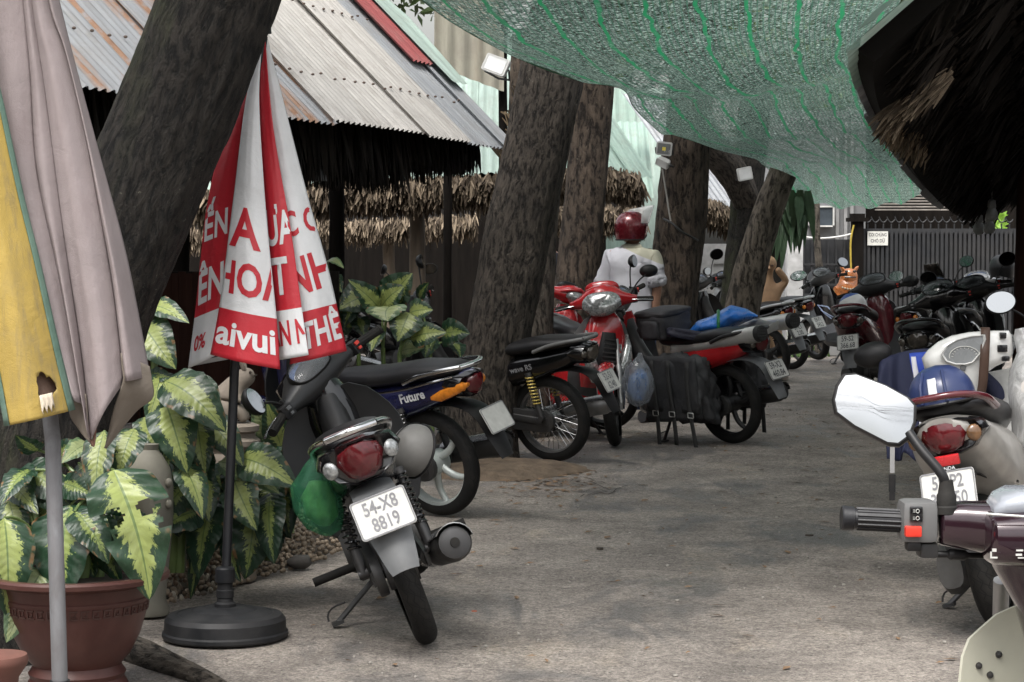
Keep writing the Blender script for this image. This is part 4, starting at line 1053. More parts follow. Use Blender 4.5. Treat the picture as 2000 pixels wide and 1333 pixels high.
# --- floodlights
flood_case = mat('floodlight case', (.55,.55,.53), .45, .2, dirt=.35); flood_lens = mat('floodlight lens', (.72,.73,.72), .15, .1, var=.08)
def flood(label, c, face, up, w_, h_, clear=False):
    f = V(face).normalized(); ux = V(up).cross(f).normalized(); uy = f.cross(ux)
    M = plane_m(c, ux, uy)
    T = thing('floodlight', label, 'floodlight', group='floodlights fixed to the trunks', mw=M)
    mb = MB(); o_ = rrect(w_, h_, .015); i_ = rrect(w_ * .82, h_ * .80, .008); n = len(o_)
    mb.rings([[V((x*q, y*q, z)) for x, y in o_] for q, z in ((.55,-.075),(.8,-.06),(1,-.03),(1,0),(.97,.004))], cap=True)
    mb.build('case', flood_case, T, 40)
    mb = MB(); mb.add([V((x, y, .006)) for x, y in o_] + [V((x, y, .006)) for x, y in i_] , [(i, (i+1) % n, n+(i+1) % n, n+i) for i in range(n)]); mb.add([V((x, y, .010)) for x, y in i_] + [V((x, y, .004)) for x, y in i_], [(i, (i+1) % n, n+(i+1) % n, n+i) for i in range(n)]); mb.build('bezel', flood_case, T, 0)
    mb = MB(); mb.add([V((x, y, .007)) for x, y in i_], [tuple(range(n))]); mb.build('lens', mat('grey reflector', (.30,.31,.31), .2, .5) if clear else flood_lens, T, 0, rep=False)
    if clear:
        mb = MB(); mb.box((0,0,.012), (.03,.03,.006)); mb.build('led', mat('led yellow', (.75,.62,.12), .4), T, 0)
    mb = MB(); mb.tube([(-w_*.54,0,-.02),(-w_*.54,-.05,-.10),(0,-.06,-.14),(w_*.54,-.05,-.10),(w_*.54,0,-.02)], .008, 6); mb.build('bracket', darkmetal, T)
flood('large square floodlight tilted beside the top of the leaning trunk', P(968,127,15.4), (-.35,-1,.25), (.40,0,1), .185, .125)
flood('square floodlight with a yellow diode on the wide trunk', P(1297,291,18.9), (-.15,-1,-.12), (.12,0,1), .135, .115, True)
flood('small floodlight tilted down below the yellow diode floodlight', P(1293,320,18.8), (-.6,-.8,-.45), (.5,0,1), .12, .07)
flood('small white floodlight on the dark forked trunk', P(1455,340,22.2), (.1,-1,-.05), (-.2,0,1), .15, .13)
# wires round the wide trunk
wire_m = mat('cable black', (.02,.02,.02), .5)
def cable(label, pts, r, m=None, name='cable', n=10):
    mb = MB(); mb.tube(crom(pts, n), r, 6); return tag(mb.build(name, m or wire_m), label, name)
cable('grey cord hanging from the floodlights down the wide trunk', [P(1293,330,18.72), P(1300,370,18.72), P(1306,410,18.70), P(1310,432,18.68)], .008, mat('cord grey', (.25,.24,.22), .7))
cable('black strap tied around the wide trunk at head height', [P(1296,428,18.75), P(1312,436,18.66), P(1330,452,18.64), P(1350,463,18.70), P(1363,470,18.85)], .010)
# --- shade net hung over the lane in sagging swags
def net_mat():
    m, t, b, out = nodes('shade net')
    uv = N(t, 'TexCoord').outputs['UV']; sep = N(t, 'SeparateXYZ'); Lk(t, uv, sep.inputs[0]); u_, v_ = sep.outputs[0], sep.outputs[1]
    n1 = N(t, 'Mapping'); n1.inputs['Scale'].default_value = (20, 52, 1); Lk(t, uv, n1.inputs[0])
    nz = noisen(t, n1.outputs[0], 1.0, 3, .7, 1.2)
    n2 = N(t, 'Mapping'); n2.inputs['Scale'].default_value = (9, 6, 1); Lk(t, uv, n2.inputs[0]); nb = noisen(t, n2.outputs[0], 1.0, 3, .6)
    warp = mathn(t, 'LESS_THAN', mathn(t, 'ABSOLUTE', mathn(t, 'SUBTRACT', mathn(t, 'FRACT', mathn(t, 'MULTIPLY', u_, 26)), .5)), .10)
    wig = mathn(t, 'MULTIPLY', mathn(t, 'SUBTRACT', noisen(t, n2.outputs[0], .30, 3), .5), .16)
    stripe = mathn(t, 'LESS_THAN', mathn(t, 'ABSOLUTE', mathn(t, 'SUBTRACT', mathn(t, 'FRACT', mathn(t, 'MULTIPLY', mathn(t, 'ADD', u_, wig), 3.3)), .5)), .048)
    hole = mathn(t, 'GREATER_THAN', mathn(t, 'ADD', nz, mathn(t, 'MULTIPLY', mathn(t, 'SUBTRACT', nb, .5), .25)), .572)
    hole = mathn(t, 'MULTIPLY', hole, mathn(t, 'SUBTRACT', 1.0, mathn(t, 'MAXIMUM', stripe, mathn(t, 'MULTIPLY', warp, .8))))
    tone = noisen(t, n1.outputs[0], 1.7, 3, .75, .8)
    c = ramp(t, tone, [(.40, (.008,.013,.012)), (.47, (.035,.065,.053)), (.53, (.13,.21,.175)), (.61, (.60,.74,.67))])  # palest stop paints white sky glints into the thread colour
    c = mixc(t, mathn(t, 'MULTIPLY', warp, .7), c, (.03,.15,.09))
    sv = noisen(t, n2.outputs[0], .8, 3, .6)
    c = mixc(t, mathn(t, 'MULTIPLY', stripe, ramp(t, sv, [(.30, .35), (.55, 1.0)])), c, (.022,.25,.105))
    Lk(t, c, b.inputs['Base Color']); b.inputs['Roughness'].default_value = .42
    tl_ = N(t, 'BsdfTranslucent'); Lk(t, c, tl_.inputs['Color']); m1 = N(t, 'MixShader'); m1.inputs[0].default_value = .52
    Lk(t, b.outputs[0], m1.inputs[1]); Lk(t, tl_.outputs[0], m1.inputs[2])
    tr = N(t, 'BsdfTransparent'); mx = N(t, 'MixShader')
    Lk(t, hole, mx.inputs[0]); Lk(t, m1.outputs[0], mx.inputs[1]); Lk(t, tr.outputs[0], mx.inputs[2]); Lk(t, mx.outputs[0], out.inputs['Surface'])
    return m
# rows: depth, left x/y px, right x/y px, y px at the middle
NR = [(7.6, 560,-330, 2050,-420, -300), (9.5, 720,-90, 1880,-190, -110), (11.2, 860,35, 1780,-40, 60), (12.6, 1010,108, 1740,60, 150), (13.4, 1130,152, 1735,110, 188),
      (14.2, 1215,176, 1735,120, 182), (15.6, 1240,210, 1745,180, 214), (17.0, 1290,256, 1765,235, 268), (17.7, 1300,262, 1770,240, 268), (19.0, 1370,284, 1785,280, 292),
      (20.4, 1475,312, 1800,318, 318), (21.2, 1490,326, 1805,322, 322), (23.0, 1530,362, 1815,345, 352), (24.6, 1545,384, 1820,362, 378), (26.0, 1590,398, 1815,378, 404)]
def netp(u, v):
    f = v * (len(NR) - 1); i = min(int(f), len(NR) - 2); t = f - i
    def cr(k):
        a, b, c, d = NR[max(i-1,0)][k], NR[i][k], NR[i+1][k], NR[min(i+2,len(NR)-1)][k]
        return .5 * (2*b + (c-a)*t + (2*a-5*b+4*c-d)*t*t + (3*b-a-3*c+d)*t**3)
    Y = cr(0); l, r = P(cr(1), cr(2), Y), P(cr(3), cr(4), Y); mid = P((cr(1)+cr(3))/2, cr(5), Y)
    p = l.lerp(r, u); sag = mid.z - (l.z + r.z) / 2; p.z += sag * 4 * u * (1 - u)
    p.z += .025 * math.sin(u * 23 + v * 9) * math.sin(v * 17) + .018 * noise.noise(V((u*14, v*22, 0)))
    p.y += .05 * noise.noise(V((u*9, v*14, 4)))
    return p
mb = MB(); mb.grid(netp, 110, 150)
arc = 0.0; prev = netp(.5, 0); acc = [0.0]
for j in range(1, 151): q = netp(.5, j/150); acc.append(acc[-1] + (q - prev).length); prev = q
for i in mb.uv:
    a_, b_ = mb.uv[i]; mb.uv[i] = (a_ * 3.0, acc[int(round(b_ * 150))])
tag(mb.build('shade_net', net_mat(), None, 180, rep=False), 'green striped grey shade net sagging over the lane', 'net')
cable('thin rope holding the shade net along its left edge', [netp(0, j/14) + V((0,0,.005)) for j in range(15)], .004, mat('green rope', (.05,.16,.08), .7), 'rope', 6)
# --- far end: gate, fence, house
YG = 29.0
def gx(px): return (px - 1000) * YG / FPX
def gzz(py): return P(1700, py, YG).z
gatem = mat('dark gate paint', (.020,.022,.026), .55, .3, dirt=.35, ds=2, dirtcol=(.10,.09,.08))
gt = thing('metal_gate', 'dark grey metal gate of vertical bars with spikes on top', 'gate', (gx(1820), YG, 0))
MG = Matrix.Translation(V((-gx(1820), -YG, 0)))
x0, x1, zt = gx(1682), gx(1985), gzz(452); n = 34
for k in range(n):
    x = lerp(x0, x1, (k + .5) / n); mb = MB(MG); mb.box((x, YG - .02 - .004 * (k % 2), zt/2 + .02), ((x1-x0)/n * .62, .03, zt - .06)); mb.build('bar', gatem, gt, 30)
for k in range(19):
    x = lerp(x0 + .08, x1 - .1, k / 18); mb = MB(MG); mb.tube([(x, YG, zt), (x, YG, zt + .10)], .010, 6); mb.tube(bez([(x-.06,YG,zt+.19),(x-.01,YG,zt+.06),(x+.05,YG,zt+.16)], 6), .008, 5); mb.build('spike', gatem, gt)
mb = MB(MG)
for z in (zt, .15, zt * .52): mb.box(((x0+x1)/2, YG + .012, z), (x1 - x0 + .08, .05, .07))
for x in (x0 - .02, x1): mb.box((x, YG, zt/2), (.09, .07, zt + .04))
mb.box(((x0+x1)/2, YG + .03, zt/2), (x1-x0, .01, zt - .05))
mb.build('frame', gatem, gt, 30)
sg = thing('paper_sign', 'white paper warning sign hanging on the dark gate', 'sign', (gx(1712), YG - .06, gzz(466)))
mb = MB(); mb.box((0, 0, 0), (.27, .006, .185)); mb.build('sheet', mat('sign paper', (.62,.62,.58), .7, dirt=.2), sg, 0)
mb = MB(Matrix.Rotation(rad(90), 4, 'X')); add_text(mb, 'COI CHỪNG', 0, .045, .062, .66, .0045, .0012); add_text(mb, 'CHÓ DỮ', 0, -.035, .062, .75, .0045, .0012); mb.build('lettering', plateinkdark, sg, 0, rep=False)
fn_ = thing('metal_fence', 'dark metal fence with square grid left of the gate', 'fence', (gx(1600), YG, 0)); MF = Matrix.Translation(V((-gx(1600), -YG, 0)))
xa, xb = gx(1538), gx(1664); zb, ztf = gzz(596), gzz(468)
mb = MB(MF); mb.box(((xa+xb)/2, YG + .05, (zb+ztf)/2), (xb-xa, .02, ztf-zb)); mb.build('sheet', gatem, fn_, 0)
for k in range(9):
    x = lerp(xa, xb, k/8); mb = MB(MF); mb.box((x, YG, (zb+ztf)/2), (.025, .03, ztf-zb)); mb.build('bar', gatem, fn_, 0)
for k in range(5):
    z = lerp(zb, zb + (ztf-zb)*.62, k/4); mb = MB(MF); mb.box(((xa+xb)/2, YG - .018, z), (xb-xa, .02, .025)); mb.build('rail', gatem, fn_, 0)
mb = MB(MF); mb.box(((xa+xb)/2, YG - .02, zb/2), (xb-xa+.04, .2, zb)); mb.build('plinth', concrete, fn_, 30)
wp = thing('gate_column', 'pale plastered column at the end of the dark fence', 'column', (gx(1528), YG-1.2, 0)); mb = MB(); mb.box((0,0,.95), (.20,.2,1.9)); mb.build('shaft', mat('whitewash', (.50,.50,.50), .85), wp, 30, bevel=.01)
mb = MB(); mb.box((0,0,1.93), (.26,.26,.06)); mb.build('cap', concrete, wp, 30)
gc = thing('gate_column', 'dark brown gate column with small roof between fence and gate', 'column', (gx(1672), YG - .05, 0)); mb = MB(); mb.box((0,0,.85),(.15,.16,1.7)); mb.build('shaft', wood_dark, gc, 30)
mb = MB(); mb.box((0,0,1.72),(.26,.26,.05)); mb.box((0,0,1.77),(.18,.18,.06)); mb.build('cap', wood_dark, gc, 30)
cable('yellow plastic pipe leaning against the gate column', [V((gx(1660),YG-.15,.85)), V((gx(1657),YG-.16,1.4)), V((gx(1663),YG-.16,1.65))], .013, mat('yellow plastic', (.38,.28,.04), .5), 'pipe')
hs_ = thing('house', 'grey plastered house behind the gate with a slatted awning', 'house', (gx(1700), 33, 0)); 
def hx(px, Y=33): return P(px, 480, Y).x - gx(1700)
def hz(py, Y=33): return P(1700, py, Y).z
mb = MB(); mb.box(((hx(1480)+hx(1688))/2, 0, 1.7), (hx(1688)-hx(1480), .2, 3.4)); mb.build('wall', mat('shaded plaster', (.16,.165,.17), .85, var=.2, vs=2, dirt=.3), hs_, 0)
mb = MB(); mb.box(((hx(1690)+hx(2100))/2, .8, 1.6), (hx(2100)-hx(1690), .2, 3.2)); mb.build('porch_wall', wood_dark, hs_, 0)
mb = MB(); mb.box(((hx(1575)+hx(1622))/2, -.16, hz(424)), (hx(1622)-hx(1575), .2, hz(405)-hz(442))); acu = mb.build('window_box', mat('dark glass', (.05,.06,.07), .15, coat=.5), hs_, 0)
mb = MB(); 
for (a, b, c, d) in ((1573,1624,403,406),(1573,1624,441,444),(1573,1576,403,444),(1621,1624,403,444)): mb.box(((hx(a)+hx(b))/2, -.27, (hz(c)+hz(d))/2), (hx(b)-hx(a), .03, hz(c)-hz(d)))
mb.build('frame', flood_case, acu, 0)
mb = MB(); mb.box((hx(1587), -.27, hz(418)), (.13, .01, .1)); mb.build('notice', platewhite, acu, 0)
for px in (1632, 1648, 1660):
    mb = MB(); mb.box((hx(px), -.14, 1.7), (.05,.06,3.2)); mb.build('pilaster', mat('pilaster grey', (.22,.22,.22), .8), hs_, 0)
for k in range(10):
    mb = MB(); mb.box(((hx(1690)+hx(1900))/2, -.9 + k * .11, hz(412) + k * .045), (hx(1900)-hx(1690), .10, .018)); mb.build('awning_slat', mat('awning slat', (.22,.20,.18), .7, var=.3), hs_, 0)
cable('white pipe running along the top of the dark fence', [V((gx(1560),YG-.1,gzz(462))), V((gx(1600),YG-.1,gzz(466))), V((gx(1640),YG-.1,gzz(462))), V((gx(1668),YG-.1,gzz(455)))], .013, mat('white pipe', (.6,.6,.58), .5), 'pipe')
st_ = thing('young_tree', 'thin bare sapling trunk in front of the dark fence', 'tree', (P(1600,480,27).x, 27, 0)); trunk_mesh([V((.0,0,0)), V((.02,0,.9)), V((-.02,0,1.4)), V((-.04,0,2.3))], [.06,.05,.042,.035], bark_grey, 'trunk', st_, 16, 40, .1, 3)
kb = struct(MB().build('kerb', concrete)) if False else None
mb = MB(); a_, b_ = G(1540,698), G(1660,692); mb.prism([V((a_.x,a_.y,-.02)), V((b_.x,b_.y,-.02)), V((b_.x,b_.y,.10)), V((a_.x,a_.y,.10))], (0,0,0), (0,.15,0)); struct(mb.build('kerb', concrete, None, 0))
# grass tuft at the kerb
mb = MB(); rr = random.Random(5); c0 = G(1572, 697)
for i in range(160):
    p = c0 + V((rr.gauss(0,.12), rr.uniform(-.12,.05), .0)); d = V((rr.gauss(0,.06), rr.gauss(0,.06), rr.uniform(.12,.34))); w_ = V((.012,0,0))
    mb.add([p - w_, p + w_, p + d*.7 + w_*.7, p + d], [(0,1,2,3)])
tag(mb.build('kerb_weeds', mat('weed green', (.10,.18,.05), .6, var=.4, vs=6), None, 0), 'bright green weeds growing at the kerb by the far scooter', 'weeds', kind='stuff')

# ------------------------------------------------------------------ right hut with overhanging thatch
RE = [(9.3,1700,98),(9.7,1703,150),(10.8,1722,212),(12.4,1758,280),(14.5,1800,345),(17.5,1850,398),(21,1890,422)]
hr = thing('open_hut', 'dark open hut on the right with sagging thatch under bent sheets', 'hut', (2.2, 9.3, 0)); MR = Matrix.Translation(V((-2.2,-9.3,0)))
eav = crom([P(x, y, Y) for Y, x, y in RE], 6)
UR = V((.80, .12, .58)).normalized()
def rsurf(u_, v_, off=0.0, lift=0.0):
    f = u_ * (len(eav) - 1); i = min(int(f), len(eav) - 2); p = eav[i].lerp(eav[i+1], f - i)
    return p + UR * (2.6 * v_) + V((-.02, 0, .06)) * lift + V((0,0, .10 * math.sin(v_ * PI)))
rs = random.Random(9)
ns = 8
for k in range(ns):
    a0, a1 = k / ns, (k + 1) / ns + .004; j0 = rs.uniform(-.02, .02)
    def fs_(a, b):
        f = lerp(a0, a1, a); p = rsurf(f, b, 0, 1) - UR * (.10 + j0); L_ = f * 13.0
        return p + V((0,0,.012)) * math.cos(2 * PI * L_ / .09) + V((0, -.35 if k == 0 and a < .2 else 0, .012 * (k % 2)))
    mb = MB(MR); mb.grid(fs_, 60, 5, .002)
    for i in mb.uv: mb.uv[i] = (mb.uv[i][0] * 1.5 + k, mb.uv[i][1] * 2.6)
    mb.build('roof_sheet', tin_mint if k < 2 else tin_grey, hr, 50)
mb = MB(MR); mb.grid(lambda a, b: rsurf(a, b) + V((.02,.05,-.05)), 30, 8, .10); mb.build('thatch_underlay', thatch_shade, hr, 60)
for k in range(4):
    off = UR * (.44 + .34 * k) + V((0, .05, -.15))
    thatch(hr, [p + off for p in eav[::3]], .34, 1500 - k * 150, V((-.75,-.1,-.62)), thatch_shade, .16, .013, .03, 90 + k, .4, .05, mw=MR)
# broken stalk bundles hanging at the near gable end
thatch(hr, [P(1752,215,9.75), P(1800,190,9.7), P(1850,150,9.65)], .20, 260, V((-.75,-.25,-.62)), thatch_dry, .13, .009, .03, 97, .5, .05, mw=MR)
thatch(hr, [P(1738,240,10.6), P(1775,262,11.2), P(1812,290,12.0)], .15, 300, V((-.5,-.2,-.8)), thatch_fr, .2, .008, .03, 98, .5, .05, mw=MR)
thatch(hr, [rsurf(.0, .10) + V((.05,.1,-.06)), rsurf(.0,.5) + V((0,.1,-.06)), rsurf(0,.95) + V((0,.1,-.06))], .20, 1100, V((-.5,-.1,-.8)), thatch_shade, .2, .012, .04, 99, .4, .05, mw=MR)
# near sheet edge bent over the gable
mb = MB(MR); mb.grid(lambda a, b: rsurf(.0, a * .95) + V((-.03, -.30 + b * .45, .10 + .02 * math.sin(a * 40) - .05 * (1-b) * math.sin(a*7))), 60, 4, .003)
for i in mb.uv: mb.uv[i] = (mb.uv[i][1], mb.uv[i][0] * 2)
mb.build('roof_sheet', tin_pale, hr, 60)
for k, (px, Y, r) in enumerate(((2020, 13.5, .07), (1992, 17.5, .06), (2060, 11.8, .08), (2000, 21, .06), (2012, 15.4, .045))):
    q = P(px, 480, Y); post(hr, V((q.x, q.y, 0)), V((q.x + .05, q.y, 2.9)), r, wood_red if k != 2 else wood_pole, MR, k * 3)
mb = MB(MR); mb.box((5.6, 15, 1.6), (.1, 14, 3.2), Matrix.Rotation(-.22, 3, 'Z')); mb.build('added_back_wall', wood_dark, hr, 0)  # wall added to block light and keep this hut's interior dark
mb = MB(MR); ra = rsurf(.0, .42) + V((0,.25,-.2)); rb = rsurf(1.0, .42) + V((0,0,-.2)); mb.tube([ra, ra.lerp(rb,.5), rb], .05, 10); mb.build('purlin', wood_red, hr, 60)
# pendant lamps
for k, (px, py, Y) in enumerate(((1912, 440, 18.0), (1937, 412, 17.5), (1932, 438, 17.8))):
    c = P(px, py, Y); mb = MB(); mb.lathe([(.012,.09),(.03,.08),(.035,.03),(.03,.02),(.045,-.01),(.05,-.05),(.03,-.075),(.0,-.08)], c, (0,0,1), 16); mb.cyl(c + V((0,0,.08)), c + V((0,0,.55)), .006, n=6)
    tag(mb.build('pendant_lamp', mat('old lamp glass', (.25,.26,.25), .25, dirt=.4), None, 50), ['lowest old pendant lamp beneath the right hut, beside the gate spikes', 'highest old pendant lamp beneath the right hut', 'old pendant lamp with a white globe between two others under the right hut'][k], 'lamp', 'pendant lamps under the right hut')
# bright leaves beyond the right hut
mb = MB(); rr = random.Random(8)
for i in range(130):
    c = P(1945 + rr.gauss(0, 6), rr.choice((432, 440, 448, 470, 490)) + rr.gauss(0, 6), 30.5); d = V((rr.gauss(0,1), .3, rr.gauss(0,1))).normalized() * rr.uniform(.06,.13); p = V((-d.z, 0, d.x)) * .4
    mb.add([c - d, c + p, c + d, c - p], [(0,1,2,3)])
tag(mb.build('bush', mat('bright leaf', (.16,.30,.03), .5, var=.4, vs=5), None, 0), 'bright green bush behind the gate corner', 'bush')
# ------------------------------------------------------------------ folded umbrellas
def cloth_mat(name, col, rough=.6, dirt=.25, ds=7, streak=0.0, dirtcol=(.16,.14,.12), weave=0.0):
    m, t, b, out = nodes(name)
    co = coords(t); n1 = noisen(t, co, 4, 5); n2 = noisen(t, co, ds, 8, .7, .3); n3 = noisen(t, coords(t, (22, 22, 1.6)), 2.0, 6, .7)
    c = mixc(t, ramp(t, n1, [(.3, 0.0), (.7, 1.0)]), tuple(x * .86 for x in col), tuple(min(1, x * 1.08) for x in col))
    c = mixc(t, ramp(t, n2, [(.52, 0.0), (.80, dirt)]), c, dirtcol)
    if streak: c = mixc(t, ramp(t, n3, [(.50, 0.0), (.78, streak)]), c, dirtcol)
    Lk(t, c, b.inputs['Base Color']); b.inputs['Roughness'].default_value = rough
    h = mathn(t, 'ADD', mathn(t, 'MULTIPLY', noisen(t, co, 9, 5, .6, .5), 1.0), mathn(t, 'MULTIPLY', noisen(t, co, 420, 2), weave))
    bumpn(t, h, .35, .02, b)
    return m
vin_w = cloth_mat('white vinyl', (.70,.71,.72), .42, .2); vin_r = cloth_mat('red vinyl', (.50,.022,.035), .42, .15, dirtcol=(.25,.05,.05)); vin_in = cloth_mat('dark lining', (.06,.06,.065), .6, .2)
def polyat(pts, v):
    f = v * (len(pts) - 1); i = min(int(f), len(pts) - 2); t = f - i
    a, b, c, d = pts[max(i-1,0)], pts[i], pts[i+1], pts[min(i+2,len(pts)-1)]
    return .5 * ((2*b) + (c-a)*t + (2*a-5*b+4*c-d)*t*t + (3*b-a-3*c+d)*t**3)
def resample(pts, k=24):
    pts = crom(pts, 8); acc = [0]
    for a, b in zip(pts, pts[1:]): acc.append(acc[-1] + (b - a).length)
    out = []
    for i in range(k + 1):
        s = acc[-1] * i / k; j = 0
        while j < len(pts) - 2 and acc[j+1] < s: j += 1
        out.append(pts[j].lerp(pts[j+1], (s - acc[j]) / max(acc[j+1] - acc[j], 1e-9)))
    return out
class Panel:
    def __init__(s, Y, Lp, Rp, bulge=.05, wrk=.006, seed=0, hang=0.0):
        s.L = resample([P(q[0], q[1], Y + (q[2] if len(q) > 2 else 0)) for q in Lp]); s.R = resample([P(q[0], q[1], Y + (q[2] if len(q) > 2 else 0)) for q in Rp])
        s.b, s.w, s.sd, s.h = bulge, wrk, seed, hang
    def at(s, a, v, off=0.0):
        l, r = polyat(s.L, v), polyat(s.R, v); p = l.lerp(r, a); wd = (r - l).length
        p += V((0,-1,0)) * (s.b * math.sin(PI * a) * v ** .8 + off)
        p.z -= s.h * math.sin(PI * a) * v
        n = noise.noise(V((a * 2.2 + s.sd * 7, v * 3.0, s.sd))) + .5 * noise.noise(V((a * 6 + s.sd * 3, v * 5, s.sd + 9)))
        p.y += n * s.w * (.3 + v)
        return p
    def mesh(s, T, m, name='canopy_panel', band=None, nu=20, nv=60, hole=None, th=.0025):
        mb = MB(); vs, fs, mi = [], [], {}
        w = nu + 1
        inside = set()
        for j in range(nv + 1):
            for i in range(w):
                a, v = i / nu, j / nv
                if hole:
                    x, y = (a - hole[0]) / hole[2], (v - hole[1]) / hole[3]; d = math.hypot(x, y); th_ = math.atan2(y, x); lim = 1 + .16 * math.sin(th_ * 3 + 1) + .10 * math.sin(th_ * 7) + .05 * math.sin(th_ * 13)
                    if d < lim:
                        inside.add(len(vs)); f = lim / max(d, 1e-4); a, v = hole[0] + x * f * hole[2], hole[1] + y * f * hole[3]
                vs.append(s.at(min(max(a, 0), 1), min(v, 1)))
        for j in range(nv):
            for i in range(nu):
                if hole and all(q in inside for q in (j*w+i, j*w+i+1, (j+1)*w+i+1, (j+1)*w+i)): continue
                if band and (j + .5) / nv > band: mi[len(fs)] = 1
                fs.append((j*w+i, j*w+i+1, (j+1)*w+i+1, (j+1)*w+i))
        mb.v = vs; mb.f = fs; mb.mi = mi
        o = mb.build(name, m, None, 180, rep=False)
        md = o.modifiers.new('thickness', 'SOLIDIFY'); md.thickness = th; md.offset = 0
        o.parent = T; o.matrix_parent_inverse = T.matrix_world.inverted()
        return o
    def text(s, po, T, m, txt, a0, v0, size, sx=.8, length=1.19, rot=0.0, bold=.004):
        vs, fs = text_geo(txt, size, maxlen=.03, sx=sx, bold=bold * size / .15)
        wd = (polyat(s.R, v0) - polyat(s.L, v0)).length
        cs, sn = math.cos(rot), math.sin(rot); out = []; keep = {}
        pts = []
        for x, y in vs:
            x, y = x * cs - y * sn, x * sn + y * cs
            pts.append((a0 + x / wd, v0 - y / length))
        ok = [-.0 <= a <= 1.0 and 0 < v < 1.0 for a, v in pts]
        fs = [f for f in fs if all(ok[i] for i in f)]
        mb = MB(); mb.add([s.at(min(max(a, 0), 1), min(max(v, 0), 1), .0035) for a, v in pts], fs)
        o = mb.build('lettering', m, None, 180, rep=False)
        o.parent = po
        return o
YU = 7.72
ub = G(440, 1243)
um = thing('umbrella', 'folded red and white printed umbrella on a round black base', 'umbrella', (ub.x, ub.y, 0)); bpy.context.view_layer.update()
MU = Matrix.Translation(-um.location)
P1 = Panel(YU, [(508,75,.0),(474,180,.02),(430,290,.03),(402,420,.04),(384,590,.05),(368,720,.05)], [(511,75,-.01),(482,200,-.02),(460,400,-.03),(440,600,-.04),(432,690,-.04)], .03, seed=1)
P2 = Panel(YU, [(509,75,-.01),(480,200,-.05),(456,390,-.07),(430,590,-.09),(411,693,-.10)], [(513,70,-.02),(506,200,-.06),(520,420,-.09),(540,620,-.13),(547,722,-.15)], .05, seed=2)
P3 = Panel(YU, [(510,75,.0),(505,180,-.01),(514,400,-.03),(526,600,-.04),(534,705,-.05)], [(518,75,-.01),(534,250,-.05),(568,450,-.08),(592,620,-.12),(603,694,-.14)], .03, seed=3)
P4 = Panel(YU, [(513,68,-.0),(524,250,-.01),(552,450,-.03),(570,610,-.05),(566,712,-.06)], [(519,66,.0),(545,165,.0),(600,380,.02),(642,530,.03),(677,686,.04)], .05, seed=4)
B1 = Panel(YU, [(519,66,.0),(545,165,.02),(600,380,.04),(642,530,.06),(675,682,.06)], [(515,66,.03),(520,200,.12),(520,420,.2),(520,600,.26),(520,690,.28)], -.05, seed=5)
B2 = Panel(YU, [(515,66,.03),(520,200,.12),(520,420,.2),(520,600,.26),(520,690,.28)], [(508,75,.0),(474,180,.03),(430,290,.05),(402,420,.06),(384,590,.07),(372,716,.07)], -.05, seed=6)
pa1 = P1.mesh(um, [vin_r, vin_w], band=.855); pa2 = P2.mesh(um, [vin_w, vin_r], band=.845); pa3 = P3.mesh(um, [vin_r, vin_w], band=.85); pa4 = P4.mesh(um, [vin_w, vin_r], band=.855)
B1.mesh(um, [vin_in, vin_r], band=.99); B2.mesh(um, [vin_in, vin_w], band=.99)
P1.text(pa1, um, vin_w, 'ẾN', .42, .585, .135, .62, rot=.10); P1.text(pa1, um, vin_w, 'ÊN', .45, .765, .17, .62, rot=.10); P1.text(pa1, um, vin_r, '0%', .30, .935, .075, .7)
P2.text(pa2, um, vin_r, 'A', .42, .60, .20, .72); P2.text(pa2, um, vin_r, 'HOA', .52, .755, .165, .72); P2.text(pa2, um, vin_w, 'aivui', .50, .925, .125, .98)
P3.text(pa3, um, vin_w, 'ƯA', .55, .60, .17, .5); P3.text(pa3, um, vin_w, 'T', .45, .75, .19, .62); P3.text(pa3, um, vin_r, 'ÁN N', .52, .925, .125, .55)
P4.text(pa4, um, vin_r, 'C C', .60, .585, .125, .62); P4.text(pa4, um, vin_r, 'NH', .56, .745, .185, .68, rot=.08); P4.text(pa4, um, vin_w, 'THÊ', .62, .925, .135, .62, rot=.08)
pole_blk = mat('black pole paint', (.016,.017,.02), .4, .3, dirt=.2)
mb = MB(MU); mb.tube([V((ub.x, ub.y, .10)), P(441,1130,YU), P(459,700,YU), P(514,72,YU)], .0165, 16); mb.build('pole', pole_blk, um)
mb = MB(MU); mb.lathe([(.03,.0),(.028,.02)], P(514,66,YU), (0,0,1), 12, cap=True); mb.ell(P(515,60,YU), (.018,.018,.022)); mb.build('finial', pole_blk, um)
base_m = mat('scuffed black plastic', (.010,.011,.013), .5, spec=.3, dirt=.4, ds=6, dirtcol=(.075,.07,.068), bump=.15, bs=40)
mb = MB(); mb.lathe([(.0,.0),(.218,.0),(.222,.006),(.222,.018),(.215,.024),(.213,.062),(.200,.078),(.172,.084),(.166,.082),(.160,.084),(.120,.096),(.112,.095),(.106,.098),(.075,.106),(.070,.104),(.064,.106),(.0,.108)], (0,0,0), (0,0,1), 56)
mb.build('base', base_m, um, 30)
mb = MB(); mb.lathe([(.0,.10),(.038,.10),(.038,.118),(.030,.124),(.028,.136),(.031,.140),(.031,.165),(.027,.168),(.027,.190),(.034,.193),(.036,.205),(.034,.24),(.029,.246),(.0,.246)], (0,0,0), (0,0,1), 28); mb.build('base_socket', base_m, um, 35)

